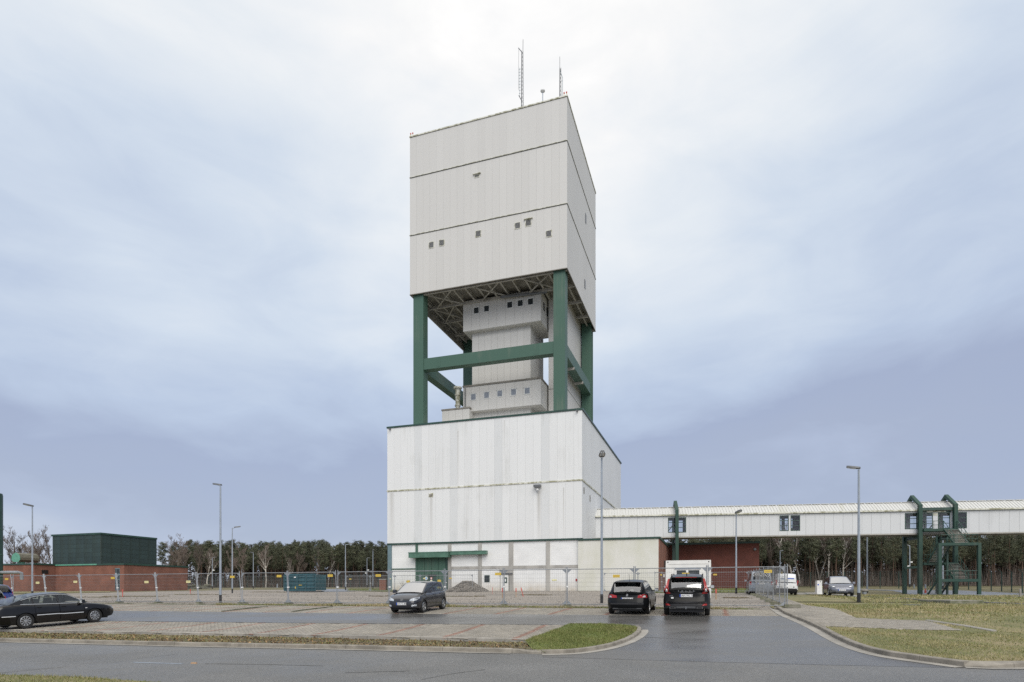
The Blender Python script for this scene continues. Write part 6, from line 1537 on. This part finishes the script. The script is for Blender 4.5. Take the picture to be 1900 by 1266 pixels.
c['dec']('bumper', c['rect'](-.80, .80, .34, .56), 'black_plastic', -1, .06); c['dec']('door_seam', c['rect'](-.006, .006, .58, 1.66), 'lamp_dark', -1, .006); c['dec']('badge', c['rect'](-.6, -.36, .64, .72), 'ink', -1, .012)
c['dec']('blue_print', c['rect'](-.56, -.02, 1.36, 1.44), 'plate_blue', -1, .012); c['dec']('grey_print', c['rect'](.16, .5, 1.3, 1.44), 'lamp_steel', -1, .012); c['dec']('black_print', c['rect'](-.2, .2, 1.27, 1.29), 'lamp_dark', -1, .014); c['mirrors'](.95, 1.1, 'black_plastic')
# grey electric hatchback on the lawn
PI = dict(L=4.26, W=1.81, H=1.56, r=.34, axles=(-1.33, 1.44), belt=[(-2.13, .95), (-1.9, 1.06), (-.5, 1.0), (1.0, .96), (1.4, .96), (1.8, .87), (2.0, .79), (2.13, .66)],
          roof=[(-2.08, 1.04), (-1.9, 1.33), (-1.75, 1.43), (-1.1, 1.53), (-.2, 1.555), (.2, 1.53), (.45, 1.47), (.95, 1.22), (1.45, .98)], xB=-1.8, xC=.42, tumble=.2, win=[(-1.6, -.9), (-.8, .1), (.2, 1.2)], doors=[(-1.0, .1), (.1, 1.15)],
          nose=([.2, .4, .6, .8], [.06, 0, .02, .12]), tail=([.2, .5, .9], [.08, 0, .04]), spokes=5, seats=(-.8, .1), kend=.25, screen='screen_glass', handle_mat='black_plastic')
hd = R_D(-110); g_ = GW(1562, 1107); d = Vector((math.cos(hd), math.sin(hd), 0)); p = g_ - d * 2.0; u, v = UV(p.x, p.y)
c = make_car('electric_car', 'grey electric hatchback charging beside the white post on the lawn', 'car', Vector((p.x, p.y, float(gz(u, v)) + .03)), hd, PI, 'hatch_grey'); settle(c, PI['axles']); rt = c['root']; rt.location.z += .02
c['dec']('headlight', [(.48, .72), (.84, .76), (.82, .83), (.52, .76)], 'lamp_glass', 1, mirror=True); c['dec']('air_intake', [(-.62, .27), (.62, .27), (.80, .50), (.55, .38), (-.55, .38), (-.80, .50)], 'black_plastic', 1); c['plate'](1, .47, 'OL V 1E'); c['mirrors'](1.05, .99); ring_emblem(c, 1, .72, .065, True)
MB().box(-1.5, -1.2, -.96, -.93, .78, 1.02).build('charge_flap', 'hatch_grey', rt)
# the two cars cut by the left edge
PB = dict(PP); PB['glass'] = 'car_glass'
k = (-40 - CX) / F; Yb = 39.0; x = k * Yb; u, v = UV(x, Yb)
c = make_car('blue_car', 'bright blue car with a red tail light cut off by the left edge', 'car', Vector((x, Yb, float(gz(u, v)) + .02)), R_D(172), PB, 'blue_paint'); settle(c, PP['axles'])
c['dec']('tail_light', [(.55, .80), (.80, .80), (.78, 1.0), (.62, 1.0)], 'tail_red', -1, .02, mirror=True)
k = (-68 - CX) / F; Yb = 33.2; x = k * Yb; u, v = UV(x, Yb)
c = make_car('silver_car', 'silver car behind the black saloon at the left edge', 'car', Vector((x, Yb, float(gz(u, v)) + .02)), R_D(178), dict(PP), 'silver_paint'); settle(c, PP['axles'])
c['dec']('tail_light', [(.55, .80), (.80, .80), (.78, 1.0), (.62, 1.0)], 'tail_red', -1, .02, mirror=True)
# ------------------------------------------------------------------ trees
def pine_proto(seed):
    r = np.random.RandomState(seed); h = 11.0; tr = MB(); bend = r.uniform(-.25, .25, 2)
    pts = [(bend[0] * (z / h) ** 2 + .05 * math.sin(z), bend[1] * (z / h) ** 2, z) for z in np.linspace(-.3, h * .97, 9)]
    tr.path(pts, .15, 6, r1=.03)
    c0 = r.uniform(.40, .60); cent = []; V = []; Fc = []; Tn = []
    nb = 40
    for k in range(nb):
        t = c0 + (1 - c0) * (k / nb) ** .9; z = h * t; tau = (t - c0) / (1 - c0); cl = math.sin(math.pi * (.16 + .76 * tau)) * 1.0 + .05
        ln = cl * r.uniform(.75, 1.75); a = r.uniform(0, 6.28); up = r.uniform(.0, .5)
        cx, cy = bend[0] * t * t, bend[1] * t * t
        tip = np.array([cx + math.cos(a) * ln, cy + math.sin(a) * ln, z + up * ln])
        if k % 2 == 0: tr.path([(cx, cy, z - .1), tuple(tip)], .03, 3, r1=.01, cap=False)
        for q in range(int(3 + ln * 3.2)):
            s = r.uniform(.35, 1.05); p = np.array([cx, cy, z]) * (1 - s) + tip * s + r.normal(0, .13, 3); cent.append((p, s, t))
    # a few dead stubs below the crown
    for k in range(7):
        z = h * r.uniform(.2, c0); a = r.uniform(0, 6.28); ln = r.uniform(.3, 1.0); tr.path([(0, 0, z), (math.cos(a) * ln, math.sin(a) * ln, z + .1)], .02, 3, r1=.006, cap=False)
    n = len(cent); per = 15
    cc = np.repeat(np.array([c[0] for c in cent]), per, 0) + r.normal(0, .17, (n * per, 3)) * np.array([1, 1, .6]); 
    d1 = r.normal(0, 1, (n * per, 3)); d1 /= np.linalg.norm(d1, axis=1)[:, None]; d2 = np.cross(d1, r.normal(0, 1, (n * per, 3))); d2 /= np.linalg.norm(d2, axis=1)[:, None]
    sz = r.uniform(.07, .17, (n * per, 1)); v = np.stack([cc - d2 * sz * .45, cc + d2 * sz * .45, cc + d1 * sz * 1.6], 1).reshape(-1, 3)
    tint = np.repeat(np.clip(np.repeat(r.uniform(.1, .9, n), per) + r.uniform(-.15, .15, n * per), 0, 1), 3)
    return tr.mesh('trunk', 'pine_bark'), np_mesh('crown', v, np.arange(len(v)).reshape(-1, 3), 'pine_needles', tint)
PINES = [pine_proto(s) for s in range(9)]
def bare_proto(seed, h=9.0, fork=False, spread=1.0):
    r = random.Random(seed); tr, tw = MB(), MB()
    def grow(p, d, ln, rad, lvl):
        pts = [p]; q = Vector(p); dd = Vector(d); n = 4
        for k in range(n):
            dd = (dd + Vector((r.uniform(-.16, .16), r.uniform(-.16, .16), r.uniform(-.02, .14)))).normalized(); q = q + dd * ln / n; pts.append(q.copy())
        (tr if lvl <= 1 else tw).path(pts, max(rad, .012), 5 if lvl < 2 else 3, r1=max(rad * .5, .010), cap=False)
        if lvl >= 4: return
        m = [9, 7, 6, 4][lvl]
        for k in range(m):
            t = r.uniform(.35 if lvl == 0 else .15, 1.0); i = min(n - 1, int(t * n)); b = pts[i].lerp(pts[i + 1], t * n - i)
            a = r.uniform(0, 6.28); o = Vector((math.cos(a), math.sin(a), r.uniform(.3, 1.0))).normalized()
            nd = (dd * .75 + o * .65 * spread).normalized(); grow(b, nd, ln * r.uniform(.35, .6) * (1 - .25 * t), rad * (.5 - .12 * t), lvl + 1)
    if fork:
        grow((0, 0, -.2), (0, 0, 1), h * .16, .13, 0) if False else None
        for k in range(3): a = k * 2.1 + .4; grow(Vector((0, 0, h * .12)), Vector((math.cos(a) * .33, math.sin(a) * .33, 1)).normalized(), h * .75, .085, 0)
        tr.path([(0, 0, -.2), (0, 0, h * .13)], .13, 6, r1=.11)
    else: grow(Vector((0, 0, -.2)), Vector((r.uniform(-.04, .04), 0, 1)), h * .9, .12, 0)
    return tr.mesh('trunk', 'birch_bark'), tw.mesh('twigs', 'bare_twig')
BARE = [bare_proto(s) for s in (3, 5, 8, 13)] + [bare_proto(21, fork=True)] + [bare_proto(31, spread=1.3), bare_proto(34, spread=1.2)]
BROWN = mat('bare_bark', (.15, .12, .095), rough=.9, var=.3, scale=2)
def sx_of(u, v): x, y = Wd(u, v); return CX + F * x / y, y
npine = 0
r_ = random.Random(5)
def zone(px):
    if px < 96: return 'behind the far left brick building'
    if px < 520: return 'in the forest left of the teal skip'
    if px < 745: return 'in the forest between the teal skip and the hall'
    if px < 1415: return 'behind the brick wing below the footbridge'
    if px < 1680: return 'in the forest behind the vans and the grey electric car'
    return 'in the forest behind the escape stairs'
def add_tree(proto, names, p, h, base_h, lab, cat, grp, nm):
    t = thing(nm, lab, cat, p, r_.uniform(0, 6.28), grp); s = h / base_h; w = s * r_.uniform(.9, 1.25); t.scale = (w, w, s)
    for n_, me in zip(names, proto): obj(n_, me, t)
    return t
TENS = ['', '', 'twenty', 'thirty']
def ordinal(k): return ORD[k] if k < 18 else ('nineteenth' if k == 18 else ('twentieth' if k == 19 else ('twenty ' + ORD[k - 20] if k < 29 else 'thirtieth')))
count = {}
for row in range(9):
    v = 130.5 + row * 3.3; u = -150 + r_.uniform(0, 3)
    while u < 78:
        uu, vv = u + r_.uniform(-1.2, 1.2), v + r_.uniform(-1.3, 1.3); px, Y = sx_of(uu, vv)
        ok = (300 < px < 726) or (1150 < px < 1925) or (0 < px < 96 and row > 1)
        if 1150 < px < 1400 and row % 3: ok = False
        if ok and npine < 298:
            base = S(uu, vv); ytop = (1008 if px < 760 else 987) + (px < 100) * 2
            h = (HZ - ytop) / F * Y + EYE - base.z; h *= r_.uniform(.80, 1.07) * (.95 if row < 2 else 1)
            zn = zone(px); lab = f'tall dark pine standing {zn}'
            if row == 0:
                k = count.get(zn, 0); count[zn] = k + 1; lab = f'{ordinal(k)} pine from the left in the front row {zn}'.replace(' in the forest', '').replace('grey electric ', '').replace(' below the footbridge', '')
            add_tree(PINES[npine % 9], ('trunk', 'crown'), base, h, 11.0, lab, 'pine tree', f'pines {zn}', 'pine_tree'); npine += 1
        u += r_.uniform(3.2, 5.4) if px > 1100 else r_.uniform(3.7, 5.6)
# the deeper wood, one mass: trunks, crowns and young growth down to the ground
V_, T_, B_, TB_ = [], [], [], []; nrs2 = np.random.RandomState(3); TRK = MB()
for k in range(1150):
    u, v = nrs2.uniform(-165, 90), nrs2.uniform(142, 205); px, Y = sx_of(u, v)
    if not ((295 < px < 730) or (1150 < px < 1930) or (-10 < px < 96)): continue
    young = k % 2 == 1
    if not young: v = max(v, 150)
    b = S(u, v); h = ((HZ - (1010 if px < 760 else 990)) / F * Y + EYE - b.z) * (nrs2.uniform(.3, .55) if young else nrs2.uniform(.78, 1.0))
    if k % 4 == 0: TRK.path([b, b + Vector((0, 0, h))], .14, 4, r1=.05, cap=False)
    n = 120 if young else 170; t = nrs2.uniform(.0, 1, n) if young else nrs2.uniform(.3, 1, n) ** .8; a = nrs2.uniform(0, 6.28, n); R2 = (1 - t) * 2.2 + .4
    c = np.stack([b.x + np.cos(a) * R2 * nrs2.uniform(.2, 1, n), b.y + np.sin(a) * R2, b.z + t * h], 1); d1 = nrs2.normal(0, .5, (n, 3)); d2 = nrs2.normal(0, .38, (n, 3))
    (B_ if young else V_).append(np.stack([c - d2 * .5, c + d2 * .5, c + d1], 1).reshape(-1, 3)); (TB_ if young else T_).append(np.repeat(nrs2.uniform(0, .7, n), 3))
B_ = np.concatenate(B_); obj('deep_brush', np_mesh('deep_brush', B_, np.arange(len(B_)).reshape(-1, 3), 'deep_brush', np.concatenate(TB_)), kind='stuff')
V_ = np.concatenate(V_); o = obj('deep_forest', np_mesh('deep_forest', V_, np.arange(len(V_)).reshape(-1, 3), 'deep_needles', np.concatenate(T_)), kind='stuff')
TRK.build('deep_forest_trunks', 'pine_bark', kind='stuff')
# brown undergrowth between the trunks
n = 60000; u = nrs2.uniform(-150, 85, n); v = nrs2.uniform(129.5, 200, n); x, y = u * CO + v * SI, -u * SI + v * CO; px = CX + F * x / y
k = ((px > 290) & (px < 735)) | ((px > 1150) & (px < 1930)) | (px < 100); x, y, u, v = x[k], y[k], u[k], v[k]; n = len(x); z = gz(u, v); h = nrs2.uniform(.5, 4.2, n) ** 1.1; a = nrs2.uniform(0, 6.28, n); w = nrs2.uniform(.02, .06, n)
b = np.stack([x, y, z], 1); sd = np.stack([np.cos(a) * w, np.sin(a) * w, 0 * a], 1); tp = b + np.stack([nrs2.normal(0, .4, n), nrs2.normal(0, .4, n), h], 1)
vv = np.stack([b - sd, b + sd, tp], 1).reshape(-1, 3); obj('undergrowth', np_mesh('undergrowth', vv, np.arange(len(vv)).reshape(-1, 3), 'bare_twig'), kind='stuff')
# bare birches at the edge of the wood
birches = [(1470, 1093, 985, 0, 'slim birch behind the white van'), (1485, 1090, 983, 1, 'leaning birch with white bark right of the white van'), (1521, 1088.5, 985, 4, 'forked birch with three stems behind the charging post'), (1568, 1089, 985, 2, 'birch with spreading crown behind the grey electric car'),
           (1620, 1089, 990, 0, 'thin birch right of the dark lamp post'), (1828, 1088, 985, 5, 'pale birch behind the security fence right of the stairs'), (1872, 1088, 985, 6, 'brown bare tree behind the security fence near the right edge'), (1905, 1089, 985, 5, 'bare tree at the right edge behind the security fence'),
           (493, 1091, 1012, 3, 'bare birch left of the teal skip'), (540, 1091, 1030, 1, 'low bare birch behind the left end of the skip'), (555, 1091, 1018, 2, 'spreading bare tree behind the teal skip'), (609, 1090.5, 1020, 0, 'pale birch between the skip and the arm lamp'), (422, 1091, 1020, 5, 'bare tree right of the slim arm lamp'),
           (384, 1091, 1014, 2, 'bare birch beside the short lamp post at the forest edge'), (366, 1091, 1006, 3, 'bare tree right of the brick building'), (330, 1091, 1005, 6, 'bare crown above the right end of the brick building'), (345, 1091, 1008, 0, 'second bare crown above the right end of the brick building'), (309, 1091, 1004, 5, 'bare crown beside the dark green block'),
           (10, 1091, 1000, 5, 'bare crown above the roof at the left edge'), (28, 1091, 999, 6, 'bare crown left of the pale green cowl'), (48, 1091, 1004, 2, 'bare crown right of the pale green cowl'), (70, 1091, 999, 3, 'bare crown right of the left lamp post'), (86, 1091, 996, 5, 'bare crown beside the left edge of the green block'), (97, 1091, 1000, 6, 'bare crown hidden partly by the green block'), (455, 1091, 1016, 6, 'brown bare tree between the far lamps left of the skip'), (590, 1090.5, 1024, 6, 'brown bare tree right behind the skip'),
           (1440, 1089, 1000, 5, 'bare tree right of the brick wing'), (1540, 1089, 996, 6, 'brown bare tree between the forked birch and the grey electric car'), (1650, 1089, 998, 3, 'bare tree left of the bridge posts')]
for i, (px, yb, yt, kind, lab) in enumerate(birches):
    left = px < 760; Y = (172 if px < 110 else 150 + (i % 3) * 3) if left else 122 + (i % 3) * 2.0
    if left: yt += 7 if px > 110 else 3
    x = (px - CX) / F * Y; u, v = UV(x, Y); b = S(u, v); h = EYE + (HZ - yt) / F * Y - b.z
    t = add_tree(BARE[kind], ('trunk', 'twigs'), b, h, 9.4, lab + (' with bare twigs' if len(lab.split()) < 5 else ''), 'birch tree' if 'birch' in lab else 'bare tree', 'bare trees at the forest edge', 'birch_tree' if 'birch' in lab else 'bare_tree')
    if 'birch' not in lab:
        o = t.children[0]; me = o.data.copy(); me.materials[0] = MATS['bare_bark']; o.data = me

# ------------------------------------------------------------------ grass, leaf litter, weeds
def grass(name, poly, off, n, hmin, hmax, tlo, thi, wid=.009, patch=.5, box=None):
    P0 = np.array(poly); lo, hi = P0.min(0), P0.max(0)
    if box: lo = np.maximum(lo, box[:2]); hi = np.minimum(hi, box[2:])
    U = nrs.uniform(lo[0], hi[0], n); V = nrs.uniform(lo[1], hi[1], n); k = inside(poly, U, V); U, V = U[k], V[k]
    pn = (np.sin(U * 1.7 + 2 * np.sin(V * .9)) + np.sin(V * 2.3 + U * .6 + 1.7 * np.sin(U * .8)) + np.sin(U * .45 - V * .5) + np.sin(U * 4.1 + V * 3.3) * .6) / 3.6
    x, y = U * CO + V * SI, -U * SI + V * CO; px = np.abs(x / np.maximum(y, .1))
    k = (px < .95) & (y > 7) & (nrs.uniform(0, 1, len(U)) < .45 + .55 * np.clip(pn + .5, 0, 1)); U, V, x, y, pn = U[k], V[k], x[k], y[k], pn[k]; m = len(U)
    o = off(U, V) if callable(off) else off; z = gz(U, V) + o - .005
    h = nrs.uniform(hmin, hmax, m) * (1 + .5 * pn) * np.clip(y / 22, .8, 1.6); a = nrs.uniform(0, 6.28, m); w = wid * np.clip(y / 16, .8, 2.6)
    b = np.stack([x, y, z], 1); sd = np.stack([np.cos(a) * w, np.sin(a) * w, 0 * a], 1); tp = b + np.stack([nrs.normal(0, .55, m) * h, nrs.normal(0, .55, m) * h, h], 1)
    vv = np.stack([b - sd, b + sd, tp], 1).reshape(-1, 3); tint = np.clip(tlo + (thi - tlo) * nrs.uniform(0, 1, m) + patch * (pn * .5), 0, 1)
    return obj(name, np_mesh(name, vv, np.arange(m * 3).reshape(-1, 3), 'blade_grass', np.repeat(tint, 3)), kind='stuff')
grass('grass', island, isl_off, 32000, .03, .085, .0, .5, patch=.4)
lawn_p = lawn
pin = [tuple(p) for p in path_poly]
def not_path(o_):
    return o_
def grass_lawn():
    boxes = [((3, 9, 30, 22), 95000, .03, .075), ((3, 22, 42, 36), 90000, .03, .085), ((8, 36, 60, 62), 60000, .035, .09)]
    for bx_, n, a, b in boxes:
        o = grass('grass', lawn_p, lambda u, v: LO(u, v), n, a, b, .2, .88, patch=1.05, box=bx_)
        me = o.data; co = np.empty(len(me.vertices) * 3, np.float32); me.vertices.foreach_get('co', co); co = co.reshape(-1, 3, 3); c = co[:, :2].mean(1)
        U, V = c[:, 0] * CO - c[:, 1] * SI, c[:, 0] * SI + c[:, 1] * CO
        hs_ = inside([G(1474, 1100.6), G(1592, 1109), G(1598, 1106), G(1530, 1099)], U, V)
        keep = ~(inside(pin, U, V) | hs_)
        tt = np.empty(len(me.vertices), np.float32); me.attributes['tint'].data.foreach_get('value', tt); tt = tt.reshape(-1, 3)[keep].ravel()
        o.data = np_mesh('grass', co[keep].reshape(-1, 3), np.arange(keep.sum() * 3).reshape(-1, 3), 'blade_grass', tt)
grass_lawn()
grass('grass', verge, lambda u, v: np.asarray(verge_off(u, v)), 22000, .02, .075, .15, .8, patch=.9, box=(-34, 10, 8, 22))
gc = [G(-300, 1242, .06), G(0, 1252, .06), G(150, 1256, .06), G(305, 1267, .06), G(420, 1300, .06), (-14, 4), (-60, 4)]
grass('grass', gc, .06, 60000, .03, .09, .15, .8, patch=.8, box=(-24, 5, 0, 14))
grass('grass', [(-30, far_edge_v - .25), (fence_u0 - 1.5, far_edge_v - .25), (fence_u0 - 1.5, far_edge_v + .25), (-30, far_edge_v + .25)], .03, 9000, .03, .09, .3, .8, patch=.9)
for pl__ in ([G(650, 1093.5), G(642, 1097), G(712, 1098.6), G(768, 1098), G(768, 1094)], [G(1200, 1097.5), G(1200, 1101), G(1382, 1100.5), G(1386, 1094.5)]): grass('grass', pl__, .05, 12000, .05, .12, .1, .45, patch=.3)
# leaves on the verge
n = 12000; uu = nrs.uniform(-30, 3, n); vv = nrs.uniform(14, 20, n); k = inside(verge, uu, vv); uu, vv = uu[k], vv[k]; n = len(uu); z = gz(uu, vv) + verge_off(uu, vv) + .012; x, y = uu * CO + vv * SI, -uu * SI + vv * CO
a = nrs.uniform(0, 6.28, n); s = nrs.uniform(.018, .045, n); d1 = np.stack([np.cos(a) * s, np.sin(a) * s, nrs.normal(0, .4, n) * s], 1); d2 = np.stack([-np.sin(a) * s * .6, np.cos(a) * s * .6, nrs.normal(0, .5, n) * s], 1); c = np.stack([x, y, z + .006], 1)
vq = np.stack([c - d1, c + d2, c + d1, c - d2], 1).reshape(-1, 3); obj('leaf_litter', np_mesh('leaf_litter', vq, np.arange(n * 4).reshape(-1, 4), 'leaf_litter', np.repeat(nrs.uniform(0, 1, n), 4)), kind='stuff')
# bare bush by the gate bollard
tag(obj('bare_bush', None, None, GW(751, 1097)), 'small bare bush left of the green gate', 'bush')
bb = C.objects['bare_bush']; m = MB()
for k in range(26):
    a = r_.uniform(0, 6.28); d = Vector((math.cos(a) * r_.uniform(.2, .9), math.sin(a) * .4, r_.uniform(.8, 1.5))); m.path([(0, 0, 0), d * .5 + Vector((0, 0, .1)), d], .015, 3, r1=.005, cap=False)
m.build('twigs', 'bare_twig', bb)
# cracks sealed in the old road
cr = MB(); 
for pts in ([(640, 1249), (700, 1247), (760, 1245.5)], [(0, 1249), (60, 1243), (120, 1238)], [(190, 1233), (260, 1222), (330, 1214)], [(780, 1262), (840, 1250), (900, 1243)], [(380, 1232), (480, 1233), (600, 1236)]):
    q = smooth_line([G(*p) for p in pts], 2)
    for a, b in zip(q, q[1:]):
        a0, b0 = S(*a, .004), S(*b, .004); w_ = Vector((0, .012 + rnd.uniform(0, .012), 0)); cr.add([a0 - w_, b0 - w_, b0 + w_, a0 + w_], [(0, 1, 2, 3)])
cr.build('road_cracks', 'dark_gap', None, kind='stuff')
wl_ = [G(248, 1229.5), G(300, 1231), G(338, 1232)]; mm = MB()
for a, b in zip(wl_, wl_[1:]): mm.add([S(a[0], a[1] - .05, .005), S(b[0], b[1] - .05, .005), S(b[0], b[1] + .05, .005), S(a[0], a[1] + .05, .005)], [(0, 1, 2, 3)])
mm.build('road_marking', 'lamp_steel', None, kind='structure')
q = GW(360, 1231.5); tag(MB().box(-.07, .07, -.03, .03, 0, .03, top_in=.01).build('pebble', 'peg_wood', None, q), 'pale stone chip lying on the front road', 'stone')
